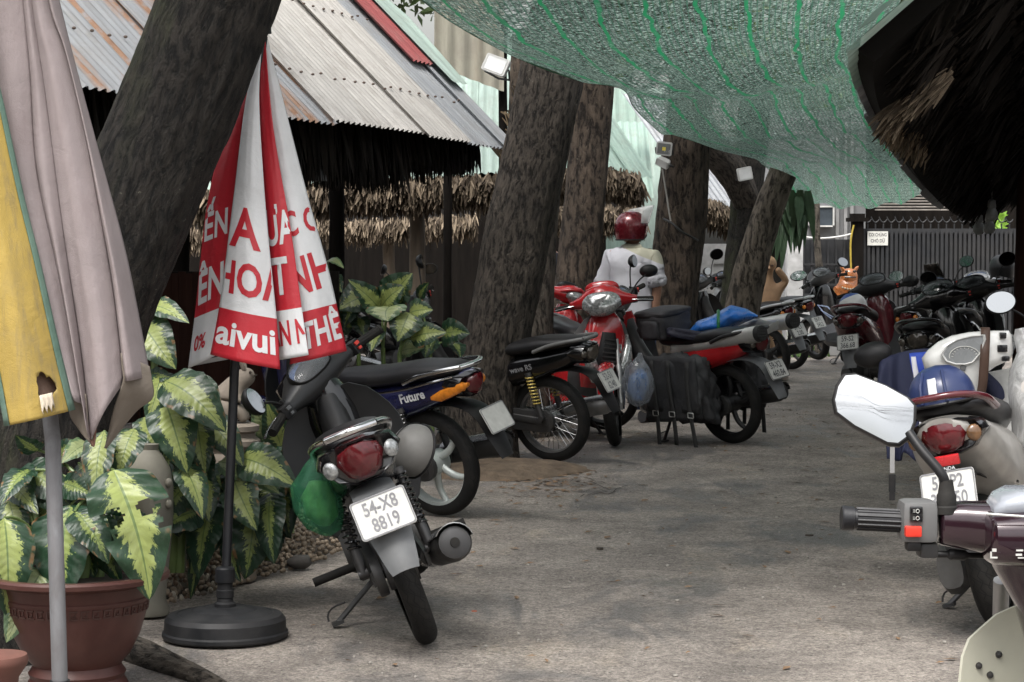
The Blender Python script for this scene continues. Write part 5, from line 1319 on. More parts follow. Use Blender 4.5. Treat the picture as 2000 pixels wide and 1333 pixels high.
# faded mauve and yellow umbrella close on the left
YM = 5.6
mv = cloth_mat('faded mauve canvas', (.255,.215,.215), .8, .45, 8, .25, (.16,.12,.12), .2); yl = cloth_mat('stained yellow canvas', (.37,.26,.06), .75, .75, 6, 1.0, (.19,.15,.075), .2)
gn = cloth_mat('faded green trim', (.085,.15,.115), .75, .35, 8, .3); taupe = cloth_mat('taupe lining', (.15,.125,.10), .8, .4, 6, .2)
uq = P(118, 1333, YM)
um2 = thing('umbrella', 'tall folded umbrella of faded mauve and stained yellow canvas on a steel pole', 'umbrella', (uq.x, uq.y, 0)); bpy.context.view_layer.update()
MU2 = Matrix.Translation(-um2.location)
V1 = [(0,-480,.0),(46,0,.03),(60,150,.03),(72,330,.02),(112,520,.0),(148,700,-.01),(168,790,-.01)]
V2 = [(2,-480,.0),(62,0,.02),(88,180,.02),(126,470,.01),(158,690,-.0),(177,862,-.01)]
V3 = [(4,-480,.0),(95,0,.02),(130,100,.03),(166,250,.03),(197,420,.02),(223,570,.01),(243,745,.0)]
RE2 = [(6,-480,.02),(115,0,.06),(180,250,.08),(240,470,.09),(268,600,.09),(293,735,.09)]
LM = [(-6,-480,.0),(-40,0,.05),(0,300,.04),(60,560,.02),(105,700,.0),(140,772,-.01)]
for q in (Panel(YM, LM, V1, .05, .005, 11), Panel(YM, V1, V2, .035, .003, 12), Panel(YM, V2, V3, .05, .006, 13), Panel(YM, V3, RE2, .07, .006, 14)):
    q.mesh(um2, mv, nu=18)
q = Panel(YM, RE2, [(0,-480,.08),(40,0,.2),(80,300,.3),(110,600,.36),(120,740,.38)], -.03, seed=15); q.mesh(um2, taupe)
q = Panel(YM, [(0,-480,.08),(40,0,.2),(80,300,.3),(110,600,.36),(120,740,.38)], [(-10,-480,.0),(-120,0,.1),(-170,400,.1),(-200,830,.1)], -.03, seed=16); q.mesh(um2, taupe)
# turned-up lining flaps at the hem
q = Panel(YM, [(236,690,-.015),(238,720,-.02),(240,745,-.02),(222,800,.0),(206,872,.02)], [(292,716,.06),(297,745,.06),(298,778,.06),(264,806,.05),(208,876,.03)], .02, .004, 17); q.mesh(um2, taupe, 'lining_flap', nv=20)
q = Panel(YM, [(132,760,.0),(134,790,.0),(138,815,.0),(150,832,.0)], [(168,770,-.02),(171,800,-.02),(174,850,-.02),(176,866,-.02)], .01, .003, 18); q.mesh(um2, taupe, 'lining_flap', nv=16)
YL_ = [(-160,-480,-.06),(-120,100,-.08),(-60,450,-.10),(-12,690,-.12),(14,832,-.13)]
YR_ = [(-100,-480,-.05),(-44,0,-.06),(0,190,-.06),(40,375,-.06),(76,520,-.06),(112,680,-.06),(141,802,-.06)]
yp = Panel(YM, YL_, YR_, .06, .006, 19)
rr = random.Random(3)
hole = (.74, .955, .13, .019)
ypo = yp.mesh(um2, yl, hole=hole, nu=44, nv=130)
for edge, s, e_ in ((0, -.04, .06), (1, .955, 1.035)):
    mb = MB(); mb.grid(lambda a, b: yp.at(lerp(s, e_, a), b, .004 if not edge else .004), 3, 60, .003); o = mb.build('trim', gn, None, 180); o.parent = ypo
mb = MB(); mb.grid(lambda a, b: yp.at(.64 + .17 * a, .966 + .020 * b * (1 + .3 * math.sin(a * 19)), .004 + .010 * b), 12, 3, .002); o = mb.build('torn_flap', cloth_mat('torn pale lining', (.50,.43,.34), .8), None, 180); o.parent = ypo
mb = MB(); mb.grid(lambda a, b: yp.at(.60 + .27 * a, .93 + .05 * b, -.03), 6, 6); o = mb.build('torn_lining', cloth_mat('brown lining', (.12,.07,.05), .8), None, 180); o.parent = ypo
galv = mat('galvanised pole', (.24,.25,.265), .55, .4, dirt=1.0, ds=22, dirtcol=(.12,.11,.11), stretch=(1,1,.3))
mb = MB(MU2); a_, b_ = P(103,860,YM), P(117,1332,YM); top = P(40,-300,YM+.16); mb.tube([b_ , a_ + V((0,.0,0)), P(92,760,YM+.10), top], .0205, 20); mb.build('pole', galv, um2)
mb = MB(MU2); mb.tube([V((b_.x + .001, b_.y, .02)), b_ + V((0,0,.004))], .026, 20); mb.lathe([(.0,.0),(.22,.0),(.22,.03),(.18,.06),(.05,.08),(.0,.08)], V((b_.x, b_.y, 0)), (0,0,1), 32); mb.build('base', base_m, um2, 35)
mb = MB(MU2); mb.tube(crom([P(172,830,YM-.01), P(176,850,YM-.01), P(182,872,YM-.01), P(186,838,YM-.01)], 4), .004, 6); mb.build('cord', mat('rusty cord', (.14,.07,.05), .8), um2)

# ------------------------------------------------------------------ variegated plants
def leaf_mat(name, dark, pale, amount=.5, seed=0.0):
    m, t, b, out = nodes(name)
    uv = N(t, 'TexCoord').outputs['UV']; sep = N(t, 'SeparateXYZ'); Lk(t, uv, sep.inputs[0]); u_, v_ = sep.outputs[0], sep.outputs[1]
    a = mathn(t, 'ABSOLUTE', mathn(t, 'MULTIPLY', mathn(t, 'SUBTRACT', u_, .5), 2.0))
    oi = N(t, 'ObjectInfo').outputs['Random']
    lat = mathn(t, 'SUBTRACT', v_, mathn(t, 'MULTIPLY', a, .16))        # lateral veins sweep towards the tip
    cmb = N(t, 'CombineXYZ'); Lk(t, mathn(t, 'MULTIPLY', lat, 22), cmb.inputs[0]); Lk(t, mathn(t, 'MULTIPLY', u_, 8.0), cmb.inputs[1]); Lk(t, mathn(t, 'MULTIPLY', oi, 50), cmb.inputs[2])
    nz = noisen(t, cmb.outputs[0], 1.0, 6, .68, .9)
    env = mathn(t, 'ADD', mathn(t, 'MULTIPLY', a, 1.05), mathn(t, 'MULTIPLY', mathn(t, 'ABSOLUTE', mathn(t, 'SUBTRACT', v_, .45)), .55))
    f = mathn(t, 'ADD', mathn(t, 'SUBTRACT', amount, env), mathn(t, 'MULTIPLY', mathn(t, 'SUBTRACT', nz, .5), 1.35))
    mask = ramp(t, f, [(.02, 0.0), (.10, 1.0)])
    pc = mixc(t, ramp(t, nz, [(.35, 0.0), (.7, 1.0)]), tuple(x * .75 for x in pale), pale)
    c = mixc(t, mask, mixc(t, ramp(t, nz, [(.3, 0.0), (.7, 1.0)]), dark, tuple(x * 1.7 for x in dark)), pc)
    rib = mathn(t, 'LESS_THAN', a, .035); c = mixc(t, mathn(t, 'MULTIPLY', rib, .8), c, (.09,.15,.05))
    be = mathn(t, 'MULTIPLY', ramp(t, mathn(t, 'ADD', a, mathn(t, 'MULTIPLY', v_, .25)), [(.93, 0.0), (1.08, 1.0)]), ramp(t, noisen(t, cmb.outputs[0], .35, 3), [(.56, 0.0), (.64, .9)])); c = mixc(t, be, c, (.20,.11,.045))
    hsv = N(t, 'HueSaturation'); Lk(t, mathn(t, 'ADD', mathn(t, 'MULTIPLY', oi, .45), .75), hsv.inputs['Value']); Lk(t, c, hsv.inputs['Color']); c = hsv.outputs[0]
    dust = ramp(t, noisen(t, coords(t), 18, 5, .7), [(.5, 0.0), (.8, .25)]); c = mixc(t, dust, c, (.28,.29,.25))
    Lk(t, c, b.inputs['Base Color']); b.inputs['Roughness'].default_value = .36; b.inputs['Specular IOR Level'].default_value = .5
    vein = mathn(t, 'SINE', mathn(t, 'MULTIPLY', lat, 80)); bumpn(t, mathn(t, 'ADD', mathn(t, 'MULTIPLY', vein, .35), mathn(t, 'MULTIPLY', nz, .8)), .3, .004, b)
    tl_ = N(t, 'BsdfTranslucent'); Lk(t, c, tl_.inputs['Color']); mx = N(t, 'MixShader'); mx.inputs[0].default_value = .22
    Lk(t, b.outputs[0], mx.inputs[1]); Lk(t, tl_.outputs[0], mx.inputs[2]); Lk(t, mx.outputs[0], out.inputs['Surface'])
    return m
leaf_var = leaf_mat('variegated leaf', (.016,.040,.020), (.34,.40,.125), .64); leaf_dk = leaf_mat('darker leaf', (.010,.030,.015), (.24,.30,.085), .42); leaf_pale = leaf_mat('pale leaf', (.075,.125,.06), (.36,.42,.20), .8)
stem_m = mat('green stem', (.11,.16,.05), .45, var=.3)
def add_leaf(T, MT, base, tip, width, m, rng, nup=None, droop=.22, fold=.35, hole=None):
    d = tip - base; L = d.length; dn = d.normalized()
    n = nup or (V((rng.gauss(0,.25), -1.0, rng.uniform(.15,.7))))
    n = (n - dn * n.dot(dn)).normalized(); s = dn.cross(n).normalized()
    ctrl = base + d * .45 + n * L * droop + V((0,0,1)) * L * .06
    nu, nv = (8, 16) if not hole else (26, 52); vs = []; uvs = []; tw = rng.gauss(0, .12)
    for j in range(nv + 1):
        t = j / nv; p = base * (1-t)**2 + ctrl * 2*t*(1-t) + tip * t*t
        wd = width * .5 * (math.sin(PI * t ** .70) ** .72) * (1 - .10 * t) if 0 < t < 1 else 0
        tn = (ctrl - base) * (1-t) + (tip - ctrl) * t; tn.normalize(); nn = (n - tn * n.dot(tn)).normalized(); ss = tn.cross(nn)
        for i in range(nu + 1):
            a = i / nu * 2 - 1
            q = p + ss * a * wd + nn * (abs(a) * wd * fold - wd * fold * .5 * a * a * 1.6) + nn * wd * .10 * math.sin(t * 26 + a * 2) * abs(a) + ss * tw * wd * t
            vs.append(q); uvs.append((i / nu, t))
    w = nu + 1; fs = []
    for j in range(nv):
        for i in range(nu):
            if hole and hole((i + .5) / nu, (j + .5) / nv): continue
            fs.append((j*w+i, j*w+i+1, (j+1)*w+i+1, (j+1)*w+i))
    mb = MB(MT); o = mb.add(vs, fs)
    for i, q in enumerate(uvs): mb.uv[o + i] = q
    return mb.build('leaf', m, T, 180, rep=False)
def plant(label, base, Y, leaves, anchors, seed, group='variegated leafy plants', extra=None, stems=True):
    rng = random.Random(seed); T = thing('variegated_plant', label, 'plant', (base.x, base.y, base.z), group=group); MT = Matrix.Translation(-base)
    anch = [P(x, y, Y + dy) for x, y, dy in anchors]
    for q in leaves:
        bx, by, tx_, ty, w_ = q[:5]; m = q[5] if len(q) > 5 else leaf_var; dy = q[6] if len(q) > 6 else rng.uniform(-.08, .08); hl = q[7] if len(q) > 7 else None
        b_ = P(bx, by, Y + dy + .05); t_ = P(tx_, ty, Y + dy - rng.uniform(.02, .10))
        add_leaf(T, MT, b_, t_, w_ * Y / FPX * 1.42, m, rng, hole=hl)
        if stems:
            an = min(anch, key=lambda z: (z - b_).length); mid = (an + b_) / 2 + V((0, .03, .06))
            mb = MB(MT); mb.tube(bez([an, mid, b_], 6), [.008,.0075,.007,.006,.0055,.005,.0045], 7); mb.build('stem', stem_m, T)
    for an in anch:
        mb = MB(MT); f = V((an.x, an.y, base.z)); mb.tube([f, f.lerp(an, .5) + V((.01,.01,0)), an], [.02,.018,.013], 9); mb.build('stalk', stem_m, T)
    return T
# --- the red pot
pot_m = mat('glazed red pot', (.060,.021,.017), .42, spec=.35, var=.25, vs=5, dirt=.25, ds=4, dirtcol=(.20,.12,.10), bump=.1, bs=30)
pc = V((P(150,1200,6.75).x, 6.75, 0)); sp = 6.75 / FPX
pot = thing('flower_pot', 'large glazed red ceramic bowl pot on a stepped foot', 'pot', pc)
mb = MB(); mb.lathe([(.0,.02),(.135,.0),(.150,.0),(.158,.02),(.150,.035),(.143,.045),(.150,.06),(.140,.075),(.135,.085),(.165,.12),(.195,.18),(.215,.25),(.222,.285),(.225,.29),(.225,.296),(.222,.30),(.232,.335),(.265,.345),(.285,.352),(.287,.365),(.28,.372),(.255,.372),(.235,.362),(.22,.34),(.0,.33)], (0,0,0), (0,0,1), 56); mb.build('bowl', pot_m, pot, 35)
mb = MB()
for k in range(40):
    a = 2 * PI * k / 40; M_ = Matrix.Rotation(a, 4, 'Z') @ Matrix.Translation(V((.2195, 0, .268))) @ Matrix.Rotation(rad(8), 4, 'Y')
    for (y0, z0, dy, dz) in ((-.012,.012,.024,.004),(-.012,-.012,.024,.004),(-.012,0,.004,.026),(.004,0,.004,.012),(0,-.004,.010,.004)):
        vs_ = [M_ @ V((x, y0 + y * dy / 2 + (dy/2 if y0 == -.012 and dy > .01 else 0), z0 + z * dz / 2)) for x, y, z in ((-.004,-1,-1),(.002,-1,-1),(.002,1,-1),(-.004,1,-1),(-.004,-1,1),(.002,-1,1),(.002,1,1),(-.004,1,1))]
        mb.add(vs_, [(3,2,1,0),(4,5,6,7),(0,1,5,4),(1,2,6,5),(2,3,7,6),(3,0,4,7)])
fr = mb.build('fret_band', mat('dark fret glaze', (.055,.024,.019), .45), pot, 0); fr['kind'] = 'stuff'
soil = mat('dark soil', (.035,.027,.02), .95, bump=.8, bs=40)
mb = MB(); mb.lathe([(.0,.345),(.12,.343),(.225,.338)], (0,0,0), (0,0,1), 32); mb.build('soil', soil, pot)
def torn(u_, v_):
    k = .03 * math.sin(v_ * 70) + .02 * math.sin(u_ * 90)
    return math.hypot((u_ - .30) / .12, (v_ - .40) / .06) < 1 + k * 4 or (u_ > .60 + k and abs(v_ - .40 - .25 * (u_ - .6)) < .05 + k + .10 * (u_ - .6)) or (u_ < .16 + k and abs(v_ - .48) < .10)
A = [(222,918,292,1172,112,leaf_var,-.12,torn),(140,985,128,1180,106,leaf_dk,.0),(8,1012,16,1208,78,leaf_var,-.1),(85,1112,12,1256,62,leaf_pale,-.06),(146,1000,212,1102,58,leaf_dk,-.05),(192,1010,236,1142,64,leaf_dk,.05),
     (122,945,188,972,44,leaf_dk,.05),(204,842,188,992,50,leaf_var,.0),(264,838,232,938,56,leaf_var,.05),(62,918,2,988,46,leaf_dk,.05),(20,948,75,1005,42,leaf_var,.1),(95,990,60,1110,66,leaf_dk,.1),(180,870,120,905,40,leaf_pale,.1),
     (225,1020,300,1100,60,leaf_dk,.1),(60,1010,30,1090,60,leaf_dk,.12),(30,1120,60,1200,50,leaf_dk,.05),(165,1030,185,1130,60,leaf_dk,.1),(75,880,30,850,36,leaf_dk,.15),(110,905,160,870,40,leaf_dk,.15)]
rg = random.Random(33)
for k in range(16):
    x_, y_ = rg.uniform(0, 250), rg.uniform(900, 1060); a = rg.uniform(.6, 2.4); l = rg.uniform(70, 120); A.append((x_, y_, x_ + math.cos(a) * l, min(y_ + math.sin(a) * l, 1165), rg.uniform(45, 68), leaf_dk if rg.random() < .7 else leaf_var, rg.uniform(.08, .2)))
plant('variegated plant with a torn drooping leaf in the red pot', V((pc.x, pc.y, .34)), 6.75, A, [(120,1080,.05),(160,1060,.05),(80,1070,.05),(190,985,.08)], 1)
# low terracotta pot at the very edge
tp_ = thing('flower_pot', 'small terracotta pot with a wide flat rim beside the steel pole', 'pot', (P(-8,1300,5.95).x, 5.95, 0))
mb = MB(); mb.lathe([(.0,.0),(.05,.0),(.055,.02),(.048,.04),(.05,.12),(.062,.2),(.085,.235),(.088,.25),(.084,.262),(.06,.266),(.0,.25)], (0,0,0), (0,0,1), 36); mb.build('bowl', mat('terracotta', (.15,.058,.042), .7, dirt=.4), tp_, 35)
# --- bed, jars, rabbit
jar_m = mat('olive grey jar', (.20,.19,.155), .7, var=.25, vs=4, dirt=.35, bump=.2, bs=25); sand_m = mat('weathered sandstone', (.22,.185,.15), .85, var=.25, vs=6, bump=.5, bs=35, dirt=.35, ds=5)
def jar(label, px, Y, prof, m=jar_m, name='garden_jar', z0=0):
    c = P(px, 900, Y); T = thing(name, label, 'jar', (c.x, Y, z0)); mb = MB(); mb.lathe(prof, (0,0,0), (0,0,1), 36); mb.build('body', m, T, 40); return T
j1 = jar('tall olive grey jar with a pointed shoulder behind the red pot', 290, 8.15, [(.0,.0),(.07,.0),(.075,.02),(.06,.06),(.075,.2),(.09,.36),(.092,.48),(.08,.55),(.05,.60),(.035,.62),(.04,.64),(.0,.64)])
for z_ in (.50, .42):
    mb = MB(); mb.ell((.083,-.05,z_), (.014,.014,.018)); mb.build('lug', jar_m, j1)
jar('broad dark olive jar standing behind the tall jar', 330, 8.75, [(.0,.0),(.10,.0),(.11,.03),(.10,.06),(.13,.25),(.15,.42),(.15,.52),(.12,.60),(.09,.63),(.10,.66),(.0,.66)])
urn = jar('banded pale stone urn carrying the rabbit figure', 452, 9.0, [(.0,.0),(.10,.0),(.10,.10),(.09,.14),(.12,.30),(.135,.42),(.125,.50),(.105,.53),(.11,.55),(.12,.56),(.12,.58),(.10,.595),(.10,.61),(.115,.62),(.115,.64),(.09,.65),(.0,.65)], sand_m, 'stone_urn')
rb = thing('rabbit_statue', 'small weathered stone rabbit sitting on the banded urn', 'statue', (P(452,840,9.0).x, 9.0, .645))
def skin_mesh(name, verts, edges, radii, m, parent, sub=2, root=0, MT=None):
    me = bpy.data.meshes.new(name); me.from_pydata([tuple(MT @ V(v) if MT else v) for v in verts], edges, [])
    o = bpy.data.objects.new(name, me); scene.collection.objects.link(o)
    o.modifiers.new('skin', 'SKIN').use_smooth_shade = True
    sv = me.skin_vertices[0].data
    for i, r in enumerate(radii): sv[i].radius = (r, r) if not isinstance(r, tuple) else r; sv[i].use_root = (i == root)
    ss = o.modifiers.new('sub', 'SUBSURF'); ss.levels = sub; ss.render_levels = sub
    bpy.context.view_layer.update()
    me2 = bpy.data.meshes.new_from_object(o.evaluated_get(bpy.context.evaluated_depsgraph_get()))
    bpy.data.objects.remove(o)
    me2.materials.clear(); me2.materials.append(m)
    for p in me2.polygons: p.use_smooth = True
    return link(name, me2, parent)
skin_mesh('body', [(.03,0,.05),(.03,0,.11),(-.02,0,.165),(-.065,0,.20),(-.10,0,.205),(.075,0,.05),(.10,0,.03),(-.04,-.03,.06),(-.06,-.03,.01),(-.04,.03,.06),(-.06,.03,.01)], [(0,1),(1,2),(2,3),(3,4),(0,5),(5,6),(0,7),(7,8),(0,9),(9,10)], [.075,.07,.048,.046,.026,.055,.02,.03,.018,.03,.018], sand_m, rb)
for s in (-1, 1):
    mb = MB(); mb.tube([(-.055, s*.022, .225), (-.045, s*.030, .258), (-.030, s*.034, .29)], [.012,.015,.005], 10, flat=.6); mb.build('ear', sand_m, rb)
    mb = MB(); mb.ell((-.083, s*.034, .215), (.006,.004,.006)); mb.build('eye', soil, rb)
    mb = MB()
    for k in range(3): mb.tube([(-.105, s*.018, .202), (-.09, s*.042, .205 - .007*k)], .0012, 4)
    mb.build('whisker', soil, rb)
rb.rotation_euler = (0, 0, PI)
# planting bed with its pebble face
bedm = mat('bed soil', (.05,.04,.03), .95, bump=.6, bs=20)
ba, bb, bc_ = G(285,1196), G(640,1092), G(800,1010)
mb = MB(); 
def bedp(a, b):
    f = ba.lerp(bb, a * 1.45) if a < .69 else bb.lerp(bc_, (a - .69) / .31)
    return V((f.x - 1.6 * b - .04, f.y + .55 * b + .03, min(b * 6, 1) * .20 - .02 + .02 * noise.noise(V((a*9, b*9, 0)))))
mb.grid(bedp, 24, 20); bed = mb.build('planting_bed', bedm, None, 60); struct(bed)
peb_cols = [mat('pebble %d' % i, c, .55, var=.35, vs=25) for i, c in enumerate(((.22,.17,.12),(.30,.24,.18),(.14,.11,.085),(.36,.32,.26),(.19,.13,.09)))]
pm = []
for i, c in enumerate(peb_cols):
    mb = MB(); mb.ell((0,0,0), (1, .8, .72), 8, 5); o = mb.build('pebble', c, None, 180); pm.append(o.data); bpy.data.objects.remove(o)
pb = thing('pebble_border', 'low sloping border of rounded brown pebbles along the planting bed', 'border', (ba.x, ba.y, 0))
rng = random.Random(2); rest = MB(); cnt = 0
cells = []
for row in range(13):
    n_ = 78
    for k in range(n_): cells.append((row, (k + .5 * (row % 2) + rng.gauss(0, .15)) / n_))
cells.sort(key=lambda q: q[1])
for row, a in cells:
    f = ba.lerp(bb, a * 1.45) if a < .69 else bb.lerp(bc_, (a - .69) / .31)
    up = row / 12; p = V((f.x - .16 * up - .01 + rng.gauss(0,.006), f.y + .03 * up + rng.gauss(0,.006), .012 + .20 * up + rng.gauss(0,.004)))
    r = rng.uniform(.010, .0155)
    if cnt < 300:
        o = link('pebble', pm[rng.randrange(5)], pb); o.location = p - pb.location; o.scale = (r, r * rng.uniform(.8,1.1), r); o.rotation_euler = (rng.random()*6, rng.random()*6, rng.random()*6); cnt += 1
    else: rest.ell(p - pb.location, (r, r * .85, r * .75), 7, 5, Matrix.Rotation(rng.random()*6, 3, 'Z') @ Matrix.Rotation(rng.random()*6, 3, 'X'))
o = rest.build('pebbles', peb_cols[0], pb, 180); o['kind'] = 'stuff'
rk = G(585, 1112); mb = MB(); mb.ell((0,0,.03), (.055,.035,.032), 12, 8)
for i, v in enumerate(mb.v): mb.v[i] = v * (1 + .2 * noise.noise(v * 30))
o = mb.build('rock', mat('dark rock', (.06,.055,.05), .9, bump=.6), None, 60); o.location = rk; tag(o, 'dark broken rock lying at the foot of the pebble border', 'rock')
# leaves over the bed, as three plants
Bl1 = [(285,600,370,632,38,leaf_var),(276,632,344,722,66,leaf_var),(288,742,338,738,30,leaf_dk),(322,745,442,846,74,leaf_var,-.1),(322,782,366,926,72,leaf_var,-.08),(316,732,288,828,42,leaf_var),(386,822,402,928,46,leaf_var),(326,866,262,852,32,leaf_pale),(355,908,396,1016,46,leaf_var,-.1),(388,1000,302,1042,58,leaf_dk),
       (300,660,270,700,40,leaf_dk,.15),(340,850,330,940,50,leaf_dk,.15),(300,900,270,960,50,leaf_dk,.2),(360,780,410,800,50,leaf_dk,.2),(330,960,350,1050,55,leaf_dk,.1)]
for k in range(16):
    x_, y_ = rg.uniform(275, 400), rg.uniform(730, 980); a = rg.uniform(.7, 2.3); l = rg.uniform(70, 125); Bl1.append((x_, y_, x_ + math.cos(a) * l, y_ + math.sin(a) * l, rg.uniform(42, 62), leaf_dk if rg.random() < .55 else leaf_var, rg.uniform(.0, .15)))
plant('tall variegated plant with big drooping leaves in front of the stone rabbit', V((P(345,1000,8.3).x, 8.3, .12)), 8.3, Bl1, [(335,780,.1),(350,880,.1),(300,680,.1),(380,930,.08)], 2)
Bl2 = [(416,978,388,1132,58,leaf_dk,-.05),(386,1010,372,1172,32,leaf_dk),(428,903,547,966,48,leaf_pale,-.05),(468,895,580,952,64,leaf_var,-.1),(458,938,502,1038,60,leaf_var,-.12),(502,980,478,1132,74,leaf_dk,-.05),(530,962,536,1102,54,leaf_dk),(448,1040,470,1138,34,leaf_dk),(440,1010,415,1080,44,leaf_dk,.1),(545,950,565,1050,44,leaf_dk,.1),(480,1010,520,1060,50,leaf_dk,.1),(430,960,400,1010,46,leaf_var,.1)]
for k in range(16):
    x_, y_ = rg.uniform(400, 560), rg.uniform(890, 1010); a = rg.uniform(.8, 2.2); l = rg.uniform(70, 115); Bl2.append((x_, y_, x_ + math.cos(a) * l, y_ + math.sin(a) * l, rg.uniform(42, 62), leaf_dk if rg.random() < .55 else leaf_var, rg.uniform(.02, .2)))
plant('low variegated plant spreading over the pebble border beside the black pole', V((P(460,1040,8.45).x, 8.55, .15)), 8.4, Bl2, [(440,960,.12),(490,950,.12),(525,940,.12)], 3)
Bl3 = [(530,862,494,790,36,leaf_pale),(548,872,520,782,42,leaf_var),(566,862,560,768,36,leaf_dk),(545,880,590,850,40,leaf_dk,.1),(505,870,480,830,40,leaf_dk,.1),(520,900,560,900,46,leaf_dk,.1),(575,900,600,960,46,leaf_dk,.1),(500,880,470,900,40,leaf_dk,.15),(590,830,620,800,40,leaf_dk,.2),(600,900,640,890,40,leaf_dk,.2)]
plant('upright variegated plant between the urn and the black motorbike', V((P(545,1000,9.3).x, 9.3, .15)), 9.3, Bl3, [(540,900,.05),(565,890,.05),(515,905,.05)], 4)
Cl = [(745,612,680,546,40,leaf_var),(728,580,660,606,56,leaf_var,.1),(758,596,806,534,54,leaf_var,.05),(745,600,790,560,44,leaf_var,.0),(760,600,758,628,60,leaf_pale,-.1),(800,612,776,668,52,leaf_var,-.1),(800,612,846,606,36,leaf_var,-.05),(802,662,872,650,38,leaf_var,-.1),(862,655,918,652,42,leaf_dk,.0),(735,648,724,688,32,leaf_var,-.05),(700,580,672,640,34,leaf_dk,.1),(690,640,650,622,34,leaf_dk,.1),(820,590,838,552,24,leaf_dk,.1),(780,690,830,680,30,leaf_pale,.05),(700,620,712,660,30,leaf_dk,.1),(640,510,672,525,16,leaf_pale,.1),(645,545,668,572,30,leaf_var,.1),(640,590,655,640,34,leaf_dk,.1),(650,650,665,690,34,leaf_dk,.1),(840,660,830,700,34,leaf_dk,.1),(880,670,900,700,34,leaf_dk,.1)]
plant('upright variegated plant behind the blue violet motorbike seat', V((P(760,760,13.0).x, 13.0, .0)), 13.0, Cl, [(748,680,0),(780,690,0),(700,690,.05),(840,690,.05),(648,640,.1)], 5)
pl = thing('planter_box', 'weathered brown board planter under the upright plant', 'planter', (P(700,720,12.7).x, 12.7, 0))
for k in range(3):
    mb = MB(); mb.box((.05, 0, .32 + .09 * k), (.55, .03, .083), Matrix.Rotation(-.12, 3, 'Y')); mb.build('board', mat('brown board', (.20,.125,.075), .7, var=.35, vs=3, stretch=(.6,6,6)), pl, 30)
for x_ in (-.15, .25):
    mb = MB(); mb.box((x_,.1,.2),(.04,.04,.4)); mb.build('leg', wood_dark, pl, 30)
# printed board half hidden behind the red pot's plant
sb = thing('sign_board', 'white printed board with red and blue strokes hidden behind the potted plant', 'sign', (P(105,920,7.95).x, 7.95, 0))
cz = P(105,925,7.95).z; sc_ = 7.95 / FPX
def bx_(px, py): return V(((px - 105) * sc_, 0, cz - (py - 925) * sc_))
mb = MB(); mb.box((0,0,cz), (250*sc_, .02, 190*sc_)); mb.build('board', vin_w, sb, 0)
mb = MB(); mb.box((0,.005,cz), (266*sc_, .022, 206*sc_)); mb.build('border', mat('yellow print', (.62,.50,.04), .6), sb, 0)
mb = MB()
for (px, py, w_, h_) in ((128,900,10,70),(144,895,10,80),(160,890,12,60),(185,885,30,30),(200,900,22,40),(165,985,12,40),(178,990,10,40),(150,985,10,30)): p = bx_(px, py); mb.box((p.x, -.0125, p.z), (w_*sc_, .002, h_*sc_), Matrix.Rotation(.2, 3, 'Y'))
mb.build('red_print', vin_r, sb, 0)
mb = MB()
for (px, py, w_, h_) in ((-12,915,12,60),(10,920,10,60),(28,925,10,60),(40,920,8,50)): p = bx_(px, py); mb.box((p.x, -.0125, p.z), (w_*sc_, .002, h_*sc_), Matrix.Rotation(.15, 3, 'Y'))
mb.build('blue_print', mat('blue print', (.03,.06,.35), .6), sb, 0)
mb = MB(); mb.cyl((0,.03,0), (0,.03,cz), .02, n=8); mb.build('post', wood_dark, sb)
# palm with drooping leaves near the far fence
dp = thing('palm', 'slim ringed palm trunk with a bunch of hanging strap leaves', 'palm', (P(1500,700,24).x, 24, 0)); MT = Matrix.Translation(-V(dp.location))
pth = [P(1497,745,24), P(1502,660,24), P(1510,600,24), P(1516,520,24), P(1514,440,24), P(1520,370,24), P(1545,330,24)]
mb = MB(MT); q = crom(pth, 10); mb.tube(q, [.062 * (1 + .10 * (i % 2)) for i in range(len(q))], 12); mb.build('trunk', bark_dark, dp, 60)
rng = random.Random(6); hl_ = mat('hanging strap leaf', (.055,.10,.05), .45, var=.35, vs=4)
for k in range(26):
    px = rng.uniform(1528, 1578); y0 = rng.uniform(360, 400); L_ = rng.uniform(60, 120)
    b_ = P(px, y0, 24 + rng.uniform(-.3,.3)); t_ = P(px + rng.uniform(-10, 16), y0 + L_, 24 + rng.uniform(-.3,.2))
    add_leaf(dp, MT, b_, t_, rng.uniform(.07,.11), hl_, rng, droop=.05)
for k in range(4):
    b_ = P(1520 + k * 4, 400 + 12 * k, 24); t_ = P(1490 + k * 12, 500 + 10 * k, 23.9); add_leaf(dp, MT, b_, t_, .09, hl_, rng, droop=.1)
# ------------------------------------------------------------------ parked motorbikes, left side
def world_of(o): bpy.context.view_layer.update(); return o.matrix_world.copy()
chrome = mat('chrome', (.72,.72,.72), .12, 1.0, dirt=.06)
r_ = G(838, 1255)
L1 = build_bike('motorbike', 'black motorbike seen from behind, plate 54-X8 8819, propped beside the black umbrella base', r_, (-.14,.990), lean=21, steer=38, tail_k=1.28, bar_dz=-.06, mirrors='L', col=blackgloss, col2=mat('dark grey plastic', (.016,.0165,.018), .42, dirt=.2), plate_lines=('54-X8', '8819'), ink=mat('grey plate ink', (.17,.17,.18), .5), rail=chrome, wstyle='mag5', lens=redlens, sig=clearlens, guard=greyplastic, mirface=(-1,-.5,.0), mirz=1.10, mirror_size=(.045,.055), miry=.30)
W1 = world_of(L1)
